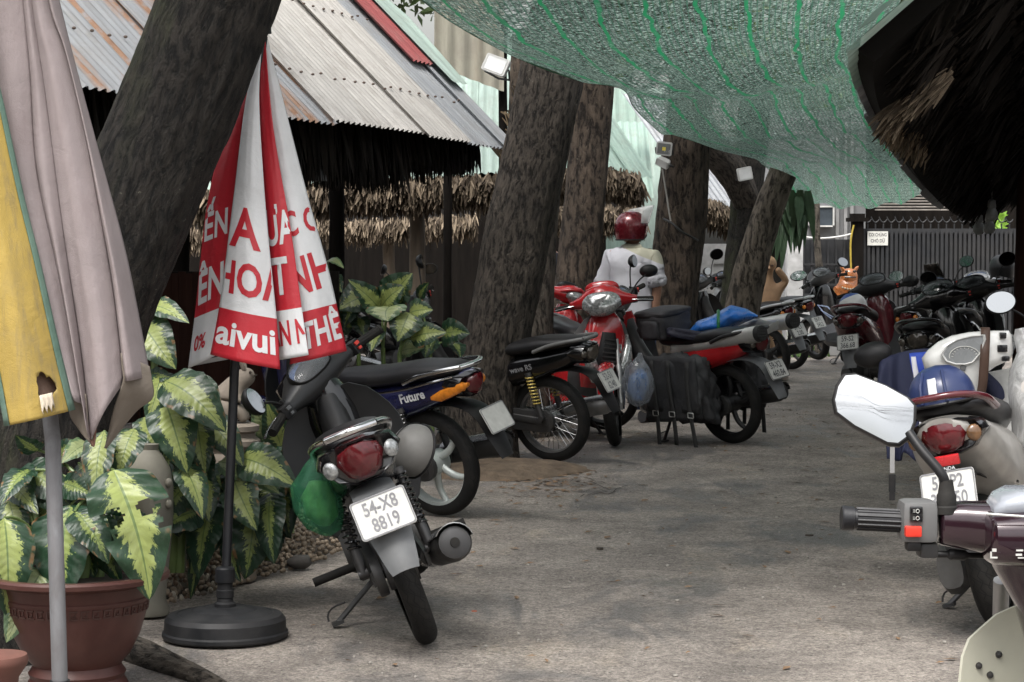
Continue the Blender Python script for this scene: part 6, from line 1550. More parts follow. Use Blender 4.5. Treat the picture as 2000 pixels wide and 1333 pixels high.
# left-hand switches etc. come with the bike; a bag hangs on its left side
bagm_g = None
def bag_mat(name, col, alpha, rough=.2):
    m, t, b, out = nodes(name); co = coords(t); n = noisen(t, coords(t, (14,14,2.2)), 1.6, 5, .7, .8)
    Lk(t, ramp(t, n, [(.3, tuple(x * .35 for x in col)), (.62, col), (.75, tuple(min(1, x * 1.5 + .12) for x in col))]), b.inputs['Base Color']); b.inputs['Roughness'].default_value = rough; b.inputs['Coat Weight'].default_value = .5
    bumpn(t, n, .7, .02, b)
    tl_ = N(t, 'BsdfTranslucent'); tl_.inputs['Color'].default_value = (*col, 1); m1 = N(t, 'MixShader'); m1.inputs[0].default_value = .35; Lk(t, b.outputs[0], m1.inputs[1]); Lk(t, tl_.outputs[0], m1.inputs[2])
    tr = N(t, 'BsdfTransparent'); tr.inputs['Color'].default_value = (*[min(1, c + .45) for c in col], 1); mx = N(t, 'MixShader'); mx.inputs[0].default_value = alpha
    Lk(t, tr.outputs[0], mx.inputs[1]); Lk(t, m1.outputs[0], mx.inputs[2]); Lk(t, mx.outputs[0], out.inputs['Surface']); return m
def sack(T, M, secs, m, name='bag', seed=0, amp=.10, n=28):
    """lumpy bag: sections (z, x, y, rx, ry)"""
    mb = MB(M); rr = []
    for k in range(len(secs) - 1):
        for q in range(4):
            t = q / 4; s_ = [lerp(a, b, t) for a, b in zip(secs[k], secs[k+1])]; rr.append(s_)
    rr.append(list(secs[-1])); rings = []
    for z, x, y, rx, ry in rr:
        ring = []
        for j in range(n):
            t = 2 * PI * j / n; f = 1 + amp * (noise.noise(V((math.cos(t) * 2.2 + seed, math.sin(t) * 2.2, z * 14))) + .6 * noise.noise(V((math.cos(t) * 6 + seed, math.sin(t) * 6, z * 5))))
            ring.append(V((x + math.cos(t) * rx * f, y + math.sin(t) * ry * f, z)))
        rings.append(ring)
    mb.rings(rings); return mb.build(name, m, T, 180)
c = P(622, 940, 7.55); gb = thing('plastic_bag', 'green plastic bag hanging on the side of the black motorbike', 'bag', (c.x, c.y, c.z))
sack(gb, None, [(-.19,.03,0,.015,.01),(-.165,.02,0,.06,.05),(-.10,.0,0,.085,.065),(-.02,-.01,0,.085,.06),(.05,.005,0,.06,.04),(.11,.02,0,.02,.018),(.135,.028,0,.012,.012)], bag_mat('green plastic film', (.08,.34,.19), .38, .12), 'bag', 3, .10)
sack(gb, None, [(-.155,.02,0,.02,.02),(-.12,.01,0,.055,.04),(-.06,.0,0,.06,.045),(0,.0,0,.03,.03)], mat('leafy contents', (.16,.24,.08), .6, var=.5, vs=20), 'contents', 5, .2)
mb = MB(); mb.tube(bez([(.02,0,.13),(.03,.02,.17),(.06,.02,.16)], 5), .006, 6); mb.build('handle', MATS.get('x') or bag_mat('green handle', (.06,.26,.15), .9), gb)
# grey helmet hooked on the right side of the black motorbike
def helmet(label, M, col, style='half', visor=False, parent=None, name='helmet', group=None, r=.125, trim=None):
    if parent is None: T = thing(name, label, 'helmet', group=group, mw=M); MM = None
    else: T = parent; MM = M
    mb = MB(MM); rr = []
    low = -.02 if style == 'half' else -.11
    for k in range(11):
        ph = PI * .5 * k / 10 if style == 'half' else None
        z = lerp(r * .98, low, (k / 10) ** 1.3); q = math.sqrt(max(0, 1 - (max(z, 0) / r) ** 2)) if z > 0 else 1 - .10 * (z / .11) ** 2
        if k == 0: q = .02
        rr.append([V((math.cos(t) * r * 1.12 * q, math.sin(t) * r * q, z + (.045 if style != 'half' and math.cos(t) > .45 and z < .0 else 0) * (math.cos(t)-.45) * 2)) for t in [2 * PI * j / 28 for j in range(28)]])
    inn = [[V((p.x * .9, p.y * .9, p.z * .9 + .002)) for p in ring] for ring in reversed(rr)]
    mb.rings(rr + inn); sh = mb.build('shell', col, T, 60)
    mb = MB(MM); ring = [V((p.x * 1.006, p.y * 1.006, p.z)) for p in rr[-1]]; mb.tube(ring, .006, 6, close=True); mb.build('rim', trim or blackplastic, T if parent is None else sh)
    if visor:
        mb = MB(MM)
        def fv(u_, v_):
            t = rad(-80 + 160 * u_); ph = lerp(.02, .12, v_); return V((math.cos(t) * (r * 1.16 + .05 * v_), math.sin(t) * r * 1.05, ph + .045 * v_ * math.cos(t)))
        mb.grid(fv, 18, 6, .002); mb.build('visor', thin_glass('clear visor', (.75,.76,.76), .45, .08), T if parent is None else sh, 180)
    return T
M_ = Matrix.Translation(P(808, 880, 8.0)) @ Matrix.Rotation(rad(-70), 4, 'Y') @ Matrix.Rotation(rad(40), 4, 'X')
hg = helmet('plain grey helmet hung on the right side of the black motorbike', M_, mat('matt grey shell', (.17,.165,.155), .5, dirt=.15), r=.088)
mb = MB(); mb.tube([(math.cos(t) * .100, 0.02, math.sin(t) * .089) for t in [PI * k / 16 for k in range(17)]], .0018, 5); mb.build('seam', blackplastic, hg)
# L2: blue violet motorbike
L2 = build_bike('motorbike', 'blue violet motorbike with white wheels and an orange rear indicator beside the leaning trunk', G(864, 1006), (-.80,.60), lean=13, steer=35, col=purplepaint, panelmat=purplepaint, plate_lines=(' ', ' '), rail=chrome, rim=mat('white wheel paint', (.50,.54,.52), .4, .2, dirt=.25), wstyle='mag6', lens=redlens, sig=amberlens, guard=blackplastic, muffler=darkmetal)
mb = MB(plane_m(V((-.02,.1235,.665)), (-1,-.04,.22), (.22,.0,1))); add_text(mb, 'Future', 0, 0, .065, .95, 0, .002); mb.build('decal', mat('decal silver', (.6,.6,.62), .4), L2, 0, rep=False)
mb = MB(); mb.loftx([(-.365,.735,.012,.010,2.5,.088),(-.31,.715,.016,.026,2.5,.098),(-.20,.675,.012,.030,2.5,.112),(-.14,.662,.004,.010,2.5,.117)], 12); mb.build('side_indicator', amberlens, L2, 60)
mb = MB(); 
mb.tube(crom([(.30,.130,.665),(.05,.138,.70),(-.15,.126,.745),(-.28,.098,.775)], 5), .006, 6); mb.build('chrome_trim', chrome, L2)
# L3: grey black motorbike with spoked wheels
wavegrey = mat('dull grey plastic', (.13,.13,.13), .5, dirt=.35)
L3 = build_bike('motorbike', 'black motorbike with spoked wheel and yellow springs, plate 52-S1 6240, behind the leaning trunk', G(1083, 901), (-.857,.515), lean=9, steer=35, col=blackplastic, panelmat=blackgloss, plate_lines=('52-S1', '6240'), ink=mat('grey plate ink', (.17,.17,.18), .5), rail=wavegrey, rim=alu, wstyle='spoke', lens=smokelens, sig=smokelens, shock=mat('yellow spring', (.50,.38,.10), .45, .2, dirt=.3), guard=blackplastic, muffler=alu)
mb = MB(plane_m(V((.12,.1265,.625)), (-1,-.04,.2), (.2,.0,1))); add_text(mb, 'wave RS', 0, 0, .05, .95, 0, .001); mb.build('decal', mat('decal dull', (.22,.22,.23), .4), L3, 0, rep=False)
# L4: red scooter facing the camera
fc = G(1186, 872); h4 = V((.30,-.954,0))
L4 = build_bike('scooter', 'red scooter facing the lane with a big clear headlight beside the man', fc - h4 * 1.26, (h4.x, h4.y), lean=6, steer=-28, kind='scooter', col=redpaint, col2=redpaint, shieldmat=greyplastic, plate_lines=None, wstyle='mag5', mirrors='L', wr=.27, hl_k=1.55)
mb = MB(); mb.loftz([(.50,1.065,0,.03,.085),(.58,1.085,0,.034,.08),(.68,1.085,0,.03,.068),(.78,1.06,0,.025,.05)], 14); mb.build('front_panel', blackplastic, L4, 60)
for k in range(7):
    mb = MB(); mb.box((1.118 - .0015 * k * k * .4, 0, .55 + .03 * k), (.02, .11 - .006 * k, .010)); mb.build('grille_slat', darkmetal, L4, 30)
for s in (-1, 1):
    mb = MB(); mb.loftz([(.42,1.075,s*.05,.03,.05),(.50,1.10,s*.10,.045,.052),(.60,1.095,s*.135,.045,.042),(.70,1.06,s*.15,.03,.026),(.78,1.02,s*.15,.012,.01)], 12); mb.build('chrome_wing', clearlens, L4, 60)
# red motorbike partly hidden further left
build_bike('motorbike', 'red motorbike mostly hidden between the trunks behind the red scooter', (P(1075,480,17.6).x - .3, 18.3), (.35,-.93), lean=6, steer=20, col=redpaint, col2=redpaint, wstyle='mag5', mirrors='LR')
# L6: loaded red motorbike
L6 = build_bike('motorbike', 'red motorbike loaded with bags and steel tubes, plate 59-X2 460.84', G(1432, 866), (-.70,.715), lean=8, steer=30, col=redpaint, col2=mat('dark grey plastic', (.016,.0165,.018), .42), panelmat=redpaint, plate_lines=('59-X2', '460.84'), ink=plateinkdark, rail=darkmetal, wstyle='mag5', rim=blackplastic, lens=redlens, sig=smokelens, guard=mat('grey mudflap', (.12,.125,.13), .6))
W6 = world_of(L6)
nyl = mat('black nylon', (.026,.027,.030), .65, var=.3, vs=6, bump=.6, bs=9, bd=.02, dirt=.2); nyl2 = mat('charcoal canvas', (.045,.043,.048), .75, var=.3, bump=.5, bs=12, bd=.01, dirt=.2)
strapm = mat('black strap', (.03,.03,.03), .7); bucklem = mat('buckle steel', (.6,.6,.58), .3, .9)
def soft_box(mb, c, d, puff=.15, n=7, seed=0, rot=None, taper=0.0):
    c = V(c); h = V(d) / 2
    def face(ax, s):
        o_ = [i for i in range(3) if i != ax]
        def fn(u_, v_):
            p = V((0,0,0)); p[ax] = s; p[o_[0]] = u_ * 2 - 1; p[o_[1]] = v_ * 2 - 1
            r = p.normalized() * p.length ** .35; q = p.lerp(V((p.x*(1-.12*p.y*p.y-.12*p.z*p.z), p.y*(1-.12*p.x*p.x-.12*p.z*p.z), p.z*(1-.12*p.x*p.x-.12*p.y*p.y))), .55)
            q = q * (1 + puff * .2 * (noise.noise(p * 1.7 + V((seed,0,0))) + .6 * noise.noise(p * 4 + V((seed,3,0)))))
            q.x *= 1 - taper * (q.z + 1) / 2
            w_ = V((q.x * h.x, q.y * h.y, q.z * h.z))
            return c + (rot @ w_ if rot else w_)
        mb.grid(fn, n, n)
    for ax in range(3):
        for s in (-1, 1): face(ax, s)
def weld(o, d=.0015):
    bm = bmesh.new(); bm.from_mesh(o.data); bmesh.ops.remove_doubles(bm, verts=bm.verts, dist=d); bmesh.ops.recalc_face_normals(bm, faces=bm.faces); bm.to_mesh(o.data); bm.free()
    for p in o.data.polygons: p.use_smooth = True
    return o
for s, lab in ((1, 'black nylon pannier bag with buckled straps on the near side of the loaded motorbike'), (-1, 'black pannier bag on the far side of the loaded motorbike')):
    T = thing('pannier_bag', lab, 'bag', mw=W6 @ Matrix.Translation(V((.20, s * .27, .44))))
    mb = MB(); soft_box(mb, (0,0,-.01), (.60,.20,.46), .9, 14, s, None, .30); weld(mb.build('bag_body', nyl, T, 180))
    mb = MB(); mb.grid(lambda a, b: V((lerp(-.24,.24,a), s * (.095 + .012 * math.sin(b*PI) + .008*math.sin(a*9)), lerp(.23,-.16,b))), 14, 10, .006); mb.build('flap', nyl, T, 180)
    for k, x in enumerate((-.17, 0, .15)):
        mb = MB(); mb.grid(lambda a, b: V((x + (a - .5) * .035 + .01 * math.sin(b*5+k), s * (.108 + .01 * math.sin(b*4)), lerp(.2, -.44 + .05 * (k % 2), b))), 1, 14, .003); mb.build('strap', strapm, T, 180)
        mb = MB(); zc = -.17; o_ = rrect(.05,.035,.006); mb.tube([V((x + p, s * .116, zc + q)) for p, q in o_], .004, 5, close=True); mb.build('buckle', bucklem, T)
T = thing('seat_bag', 'charcoal canvas bag with pockets strapped on the loaded motorbike seat', 'bag', mw=W6 @ Matrix.Translation(V((.52,.03,.84))))
mb = MB(); soft_box(mb, (0,0,0), (.26,.34,.20), .45, 9, 4); weld(mb.build('bag_body', nyl2, T, 180))
mb = MB(); soft_box(mb, (-.02,.175,-.02), (.16,.05,.13), .3, 6, 5); weld(mb.build('pocket', nyl2, T, 180))
mb = MB(); soft_box(mb, (0,0,.085), (.27,.35,.045), .2, 8, 6); weld(mb.build('lid', nyl2, T, 180))
# steel tubes lashed across the rack
tubem = mat('brushed steel tube', (.66,.65,.62), .34, .55, var=.12, vs=3, stretch=(1,1,1), dirt=.15); capm = mat('black tube cap', (.02,.02,.02), .6)
def steel_tube(label, a, b, r):
    T = thing('steel_tube', label, 'tube', V(a), group='steel tubes lashed on the loaded motorbike'); d = V(b) - V(a); dn = d.normalized()
    mb = MB(); mb.tube([V((0,0,0)), d * .28], r * .9, 20); mb.tube([d * .28, d * .60], r, 20); mb.tube([d * .595, d * .61], r * 1.06, 20); mb.tube([d * .61, d * .86], r * 1.04, 20); mb.tube([d * .855, d * .98], r * 1.12, 20); mb.build('tube_body', tubem, T, 40)
    mb = MB(); mb.cyl(d * .975, d * 1.03, r * 1.08, r * 1.02, 20)
    a_, b_ = frame(dn)
    for i in range(-2, 3):
        for j in range(-2, 3):
            if i*i + j*j < 6: mb.box(d * 1.032 + a_ * i * r * .36 + b_ * j * r * .36, (r*.24, r*.24, r*.24))
    mb.build('end_cap', capm, T, 30)
steel_tube('near steel tube with a black end cap lashed on the loaded motorbike', P(1318,684,15.45), P(1484,652,14.85), .052)
steel_tube('far steel tube with a black end cap lashed on the loaded motorbike', P(1400,648,16.0), P(1548,627,15.35), .052)
mb = MB(); p0, p1, = P(1478,656,14.95), P(1520,634,15.15); mb.prism([p0 + V((0,0,-.03)), p1 + V((0,0,-.03)), p1 + V((0,0,.03)), p0 + V((0,0,.03))], (0,0,0), (0,-.02,0))
tag(mb.build('steel_strap', tubem, None, 30, bevel=.004), 'flat steel strap joining the ends of the two steel tubes', 'bracket')
# blue plastic sheet and other wraps on the load
bluep = mat('blue plastic sheet', (.022,.16,.56), .32, var=.25, vs=8, coat=.3, bump=.6, bs=12, bd=.02)
tb = thing('blue_plastic_wrap', 'bright blue plastic wrapped parcel tied over the steel tubes', 'parcel', P(1420,620,15.6))
o0 = V(tb.location)
mb = MB(); 
def fb(u_, v_):
    x = lerp(1340, 1480, u_); top = interp([(0,652),(.15,628),(.35,618),(.5,606),(.62,596),(.85,604),(1,616)], u_)[0]; bot = interp([(0,656),(.5,652),(.8,632),(1,620)], u_)[0]
    a = v_ * 2 * PI; cyy = (top + bot) / 2; hh = (bot - top) / 2
    k_ = 1 + .10 * noise.noise(V((u_*7, math.cos(a)*2, math.sin(a)*2)))
    return P(x, cyy - math.sin(a) * hh * k_, 15.45 + u_ * .12 + math.cos(a) * .20 * k_ * math.sin(PI * min(max(u_, .04), .96)) ** .5) - o0
mb.grid(fb, 30, 26); weld(mb.build('wrap', bluep, tb, 180), .003)
mb = MB(); mb.tube([fb(.45, t/16) * 1.0 + V((0,0,.0)) + (fb(.45, t/16) - (fb(.45,.25)+fb(.45,.75))/2).normalized() * .006 for t in range(16)], .012, 6, close=True); mb.build('green_tie', mat('green tie', (.03,.20,.08), .5), tb)
nv = thing('dark_wrap', 'dark navy cloth bundle lying along the near steel tube', 'bundle', P(1350,655,15.3)); mb = MB()
soft_box(mb, (0,0,0), (.34,.16,.07), .6, 8, 7, Matrix.Rotation(.15, 3, 'Y')); weld(mb.build('cloth', mat('navy nylon', (.022,.022,.04), .6, bump=.6, bs=14, bd=.02), nv, 180))
# clear bag hanging at the front of the loaded bike
c = P(1246, 735, 15.0); cb = thing('plastic_bag', 'clear plastic bag with blue contents hanging in front of the man', 'bag', (c.x, c.y, c.z))
sack(cb, None, [(-.21,.0,0,.02,.02),(-.18,.0,0,.07,.06),(-.10,0,0,.11,.08),(-.02,0,0,.105,.075),(.06,0,0,.08,.05),(.12,.01,0,.03,.02),(.16,.015,0,.012,.012)], bag_mat('clear plastic film', (.55,.58,.62), .45), 'bag', 8, .12)
sack(cb, None, [(-.17,0,0,.03,.03),(-.1,0,0,.07,.055),(0,.01,0,.06,.045),(.05,.01,0,.02,.02)], mat('blue rag', (.10,.20,.42), .7, var=.5, vs=14), 'contents', 9, .2)
# L7, L8 behind the loaded bike; L11 behind the plants
L7 = build_bike('motorbike', 'black motorbike parked beyond the loaded red one, plate ending 205', G(1508, 746), (-.62,.785), lean=8, steer=15, plate_lines=('57-L1', '2.05'), ink=plateinkdark, rail=silverpaint, wstyle='mag6', guard=mat('grey mudflap', (.12,.125,.13), .6), mirror_size=(.07,.055), mirface=(-.8,-.6,.1), mirz=1.22)
L8 = build_bike('motorbike', 'silver tailed motorbike behind the steel tube ends, plate 543.2', G(1545, 722), (-.68,.733), lean=7, steer=10, col=silverpaint, panelmat=silverpaint, plate_lines=('59-F1', '543.2'), ink=plateinkdark, rail=silverpaint, wstyle='mag5', guard=mat('grey mudflap', (.12,.125,.13), .6))
L11 = build_bike('motorbike', 'black motorbike half hidden behind the upright plant with shining mirrors', (P(705,480,19.6).x, 19.6), (.55,.83), lean=8, steer=-15, plate_lines=('59-X1', '128.05'), ink=plateinkdark, rail=silverpaint, lens=redlens, mirror_size=(.07,.05), mirface=(-.75,.75,.35))
# ------------------------------------------------------------------ parked scooters, right side
GR = 'scooters parked along the right side'
R2 = build_bike('scooter', 'white scooter with draped jacket and leather strap, plate 59-P2', G(1962, 1228), (.38,.925), lean=12, steer=6, kind='scooter', col=whitepaint, col2=whitepaint, shieldmat=whitepaint, panelmat=mat('grey beige paint', (.34,.325,.30), .3, .2, coat=.4, dirt=.2), seat=seatvinyl, plate_lines=('59-P2', '366.50'), ink=mat('grey plate ink', (.17,.17,.18), .5), rail=maroonpaint, lens=redlens, sig=mat('brown amber lens', (.12,.06,.025), .15, coat=.6, var=.4, vs=30), wstyle='mag5', guard=blackplastic, mirrors='L', mirror_size=(.074,.050), dashface=MATS['pale dash face'], mirface=(1,.0,.0), mirz=1.08, miry=.47, group=GR)
W2 = world_of(R2)
mb = MB(); mb.box((-.425,0,.655), (.02,.10,.035), Matrix.Rotation(rad(-15),3,'Y')); mb.build('reflector', mat('red reflector', (.50,.02,.025), .25, coat=.5), R2, 30, bevel=.004)
mb = MB(plane_m(V((-.442,0,.632)), (0,-1,0), (math.sin(.35),0,math.cos(.35)))); add_text(mb, 'HONDA', 0, -.005, .018, 1.0, .002); mb.build('lettering', silverpaint, R2, 0, rep=False)
for c_ in list(R2.children):
    if c_.name.split('.')[0] in ('handlebar_cover', 'dash_surround', 'headlight_brow') or (c_.name.split('.')[0] == 'front_cover'):
        for g_ in list(c_.children): bpy.data.objects.remove(g_)
        bpy.data.objects.remove(c_)
iW2 = W2.inverted(); YB = 8.62
out_ = [(1800,700),(1812,684),(1832,668),(1858,656),(1892,649),(1930,646),(1970,646),(1976,655),(1979,690),(1972,704),(1945,716),(1928,728),(1924,765),(1914,790),(1896,802),(1874,800),(1858,782),(1848,752),(1836,730),(1806,722)]
pc_ = V((1890,712,0)); rr = []
def pul(q, dy): return [P(pc_.x + (x - pc_.x) * q, pc_.y + (y - pc_.y) * q, YB + dy) for x, y in out_]
mb = MB(iW2); mb.rings([pul(.55,.12), pul(.9,.10), pul(1.0,.06), pul(1.0,.02), pul(.96,-.005), pul(.82,-.020), pul(.5,-.035), pul(.05,-.04)]); mb.build('handlebar_cover', whitepaint, R2, 70)
win = [(1839,692),(1850,676),(1870,664),(1898,657),(1922,655),(1924,664),(1915,690),(1900,708),(1886,712),(1866,712),(1848,706)]
def surf_dy(x, y):
    d = max(abs(x - 1890) / 95, abs(y - 712) / 75); return -.040 + .034 * d ** 1.6
mb = MB(iW2); mb.rings([[P(1882 + (x-1882) * q, 685 + (y-685) * q, YB - .046 + dz) for x, y in win] for q, dz in ((1.05,.01),(1.05,-.006),(1.0,-.010),(.93,-.004))], cap=False); fr_ = mb.build('dash_surround', whitepaint, R2, 60)
mb = MB(iW2); mb.add([P(1882 + (x-1882) * .97, 685 + (y-685) * .97, YB - .050) for x, y in win], [tuple(range(len(win)))]); mb.build('dash_face', mat('grey dash face', (.22,.23,.235), .25, coat=.6, var=.15, vs=6), fr_, 0, rep=False)
mb = MB(iW2); kx = YB / FPX
mb.tube([P(1884 + math.cos(t) * 30, 697 + math.sin(t) * 20, YB - .0525) for t in [rad(170 + 200 * k / 20) for k in range(21)]], .0018, 5)
for k in range(11): t = rad(180 + 180 * k / 10); mb.tube([P(1884 + math.cos(t) * 22, 697 + math.sin(t) * 15, YB - .0525), P(1884 + math.cos(t) * 26, 697 + math.sin(t) * 18, YB - .0525)], .0014, 4)
mb.build('dash_gauges', platewhite, fr_)
for (x0,x1,y0,y1) in ((1953,1966,650,662),(1948,1968,674,688),(1957,1972,696,706)):
    a_, b_ = P(x0,y0,YB-.03), P(x1,y1,YB-.03); mb = MB(iW2); mb.box(((a_.x+b_.x)/2, YB-.018, (a_.z+b_.z)/2), (b_.x-a_.x, .03, a_.z-b_.z)); mb.build('switch', blackgloss, R2, 40, bevel=.004)
a_ = P(1881,719,YB-.045); mb = MB(iW2); mb.box(a_, (.022,.006,.022), Matrix.Rotation(.3,3,'Y')); mb.build('badge', greyplastic, R2, 30, bevel=.002)
mb = MB(iW2); rr = []
for (py, hw, dy) in ((790,58,.02),(840,72,.10),(920,80,.16),(1010,70,.18)): q = P(1905,py,YB+dy); rr.append([V((q.x + sgp(math.cos(a),3) * hw * kx, YB + dy + sgp(math.sin(a),3) * .06, q.z)) for a in [2*PI*k/20 for k in range(20)]])
mb.rings(rr); mb.build('inner_panel', whitepaint, R2, 60)
leather = mat('brown leather strap', (.065,.034,.022), .6, bump=.3, bs=80)
mb = MB(); 
S2 = Matrix.Translation(V((.99,0,.80))) @ Matrix.Rotation(rad(6), 4, V((-math.sin(rad(27)),0,math.cos(rad(27))))) @ Matrix.Translation(V((-.99,0,-.80)))
stp = [P(1921,640,YB+.05), P(1925,644,YB-.012), P(1924,680,YB-.055), P(1922,720,YB-.056), P(1918,760,YB-.05), P(1908,794,YB-.03), P(1902,808,YB+.03)]
mb.m = iW2; stq = crom(stp, 6); mb.grid(lambda a, b: polyat(stq, a) + V(((b - .5) * .036, 0, 0)), 36, 2, .004); lt = mb.build('leather_strap', leather, R2, 180)
hb_ = helmet('matt navy helmet resting on the white scooter tail', W2 @ Matrix.Translation(V((-.22,.01,.865))) @ Matrix.Rotation(PI, 4, 'Z'), mat('navy helmet', (.022,.034,.10), .38, var=.1, coat=.15), r=.118)
mb = MB(); mb.box((.128,0,.04), (.012,.03,.07), Matrix.Rotation(-.35,3,'Y')); mb.build('vent_clip', silverpaint, hb_, 30, bevel=.003)
mb = MB()
for s in (-1,1): mb.tube(crom([(.131,s*.045,-.01),(.118,s*.042,.05),(.08,s*.035,.095)], 5), .006, 6)
mb.build('shell_ribs', MATS['navy helmet'], hb_)
jk = thing('jacket', 'dark blue sports jacket with a white stripe draped over the white scooter handlebar', 'jacket', mw=W2 @ Matrix.Translation(V((.83,.27,.99))))
navyc = cloth_mat('navy jacket cloth', (.012,.016,.048), .75, .1, 8, 0, (.05,.05,.09), .4); royal = cloth_mat('royal blue cloth', (.02,.06,.38), .7, .1); white_c = cloth_mat('white stripe cloth', (.62,.62,.66), .7, .1)
def jfold(a, b, off=0):                     # a along the bar, b from the rear hem up over the bar and down in front
    ry = lerp(.17, -.20, a); rz = .045 + .012 * math.sin(a * 5); split = .62
    if b < split: q = (split - b) / split; sg = -1
    else: q = (b - split) / (1 - split); sg = 1
    L_ = (.46 if sg < 0 else .26) * (1 - .10 * math.sin(a * 6 + 1) + .06 * noise.noise(V((a * 6, 1, 0))))
    fold = math.sin(a * 19 + 2.2 * math.sin(a * 5) + q * 1.2) * .6 + math.sin(a * 37 + q * 2.5) * .35 + .5 * noise.noise(V((a * 8, q * 3, 3)))
    x = sg * (.040 * (1 - math.exp(-q * 9)) + .07 * q) + sg * fold * .040 * (q ** .6)
    z = rz - L_ * max(0, q - .04) - .02 * math.exp(-q * 20) * 0 + .012 * fold * q
    y = ry + (a - .5) * -.10 * q + .03 * math.sin(q * 5 + a * 7) * q
    return V((x + off * sg, y, z))
mb = MB(); mb.grid(jfold, 70, 60, .006); mb.build('jacket_cloth', navyc, jk, 180)
mb = MB(); mb.grid(lambda a, b: jfold(lerp(.40,.60,a) - .06 * b, lerp(.10,.58,b), .008), 14, 30, .003); mb.build('blue_panel', royal, jk, 180)
mb = MB(); mb.grid(lambda a, b: jfold(lerp(.34,.385,a) + .02 * b, lerp(.04,.56,b), .010), 4, 30, .003); mb.build('white_stripe', white_c, jk, 180)
cb2 = thing('plastic_bag', 'white translucent plastic bag bulging beside the white scooter seat', 'bag', mw=W2 @ Matrix.Translation(V((.42,-.23,.80))))
sack(cb2, None, [(-.34,-.12,0,.03,.03),(-.28,-.11,0,.11,.09),(-.15,-.08,0,.16,.12),(0,-.02,0,.17,.12),(.1,.02,.01,.12,.09),(.16,.07,.03,.05,.045),(.22,.11,.05,.03,.03),(.25,.13,.05,.05,.02)], bag_mat('white plastic film', (.72,.72,.72), .82), 'bag', 12, .12)
mb = MB(); mb.ell((-.08,.0,-.02), (.10,.09,.10)); mb.build('contents', mat('pale contents', (.60,.56,.52), .8), cb2)
# hanging strap with buckle at the left of the white scooter
sp_ = thing('hanging_strap', 'grey strap with a black buckle hanging beside the white scooter', 'strap', P(1743,860,7.6)); mb = MB(); mb.box((0,0,-.03), (.016,.004,.17)); mb.build('webbing', mat('grey webbing', (.25,.25,.25), .7), sp_, 0)
mb = MB(); mb.box((0,-.001,-.15), (.022,.012,.06)); mb.box((0,-.001,-.195), (.018,.010,.03)); mb.build('buckle', blackplastic, sp_, 30)
R4 = build_bike('scooter', 'maroon scooter carrying a blue and white helmet, plate 366.68', G(1692, 787), (.36,.933), lean=7, steer=8, kind='scooter', col=maroonpaint, col2=mat('dark grey plastic', (.016,.0165,.018), .42), panelmat=maroonpaint, plate_lines=('59-S2', '366.68'), ink=plateinkdark, rail=maroonpaint, lens=redlens, sig=smokelens, wstyle='mag5', guard=greyplastic, mirror_size=(.075,.05), dashface=MATS['pale dash face'], group=GR, mirrors='R', mirface=(.9,.3,.0), mirz=1.0)
bw_m, _t, _b, _o = nodes('blue white helmet paint'); _s = N(_t, 'SeparateXYZ'); Lk(_t, coords(_t), _s.inputs[0]); _f = mathn(_t, 'ADD', _s.outputs[2], mathn(_t, 'MULTIPLY', _s.outputs[1], .35))
Lk(_t, ramp(_t, _f, [(.0,(.68,.68,.66)),(.075,(.68,.68,.66)),(.08,(.04,.09,.34))], 'CONSTANT'), _b.inputs['Base Color']); _b.inputs['Roughness'].default_value = .3
helmet('blue and white half helmet lying on the maroon scooter seat', world_of(R4) @ Matrix.Translation(V((-.10,.0,.85))) @ Matrix.Rotation(rad(6), 4, 'Y'), bw_m, r=.125)
fA = G(1597, 704); hA = V((-.37,.93,0)).normalized()
R5 = build_bike('scooter', 'black and maroon scooter with striped side panel near the lion statue', fA - hA * 1.26, (hA.x, hA.y), lean=9, steer=10, kind='scooter', col=blackgloss, col2=mat('dark grey plastic', (.016,.0165,.018), .42), shieldmat=blackgloss, panelmat=maroonpaint, plate_lines=None, wstyle='mag5', mirror_size=(.10,.06), dashface=MATS['pale dash face'], mirface=(-.85,.35,.5), group=GR, mirz=1.12)
mb = MB(); mb.tube([(.42,.16,.62),(.55,.17,.70),(.72,.2,.72),(.62,.18,.62),(.50,.165,.56)], .008, 5); mb.tube([(.46,.165,.58),(.66,.2,.66)], .006, 5); mb.build('side_stripes', mat('pale blue stripe', (.40,.48,.68), .4), R5)
R6 = build_bike('scooter', 'all black scooter with a smoked tail behind the white scooter', (P(1838,480,15.4).x, 15.4), (.34,.94), lean=8, steer=12, kind='scooter', col=blackgloss, col2=blackgloss, plate_lines=None, rail=blackgloss, lens=smokelens, sig=smokelens, wstyle='mag5', dashface=MATS['pale dash face'], group=GR, mirrors='')
R7 = build_bike('scooter', 'grey dashed scooter carrying a black helmet on its mirror by the gate', (P(1925,480,21.2).x, 21.2), (.28,.96), lean=8, steer=5, kind='scooter', col=greyplastic, col2=silverpaint, wstyle='mag5', dashface=MATS['dash face'], group=GR, mirrors='R')
helmet('matt black open face helmet hung on the grey scooter mirror', Matrix.Translation(P(1957,522,21.9)) @ Matrix.Rotation(rad(-115), 4, 'Z') @ Matrix.Rotation(rad(12), 4, 'Y'), mat('matt black shell', (.022,.023,.025), .45, var=.15), style='open', r=.128)
R9 = build_bike('motorbike', 'black motorbike with a small dark windscreen between the scooters', (P(1810,480,20.2).x, 20.2), (.42,.91), lean=8, steer=10, kind='cub', col=blackgloss, rail=silverpaint, group=GR, mirror_size=(.07,.055), mirface=(-.9,-.2,.3))
mb = MB(); mb.grid(lambda a, b: V((1.05 - .12 * b, lerp(-.10,.10,a) * (1 - .3 * b), 1.05 + .17 * b)) + V((-.10 * (2*a-1)**2,0,0)), 10, 5, .004); mb.build('windscreen', smokelens, R9, 180)
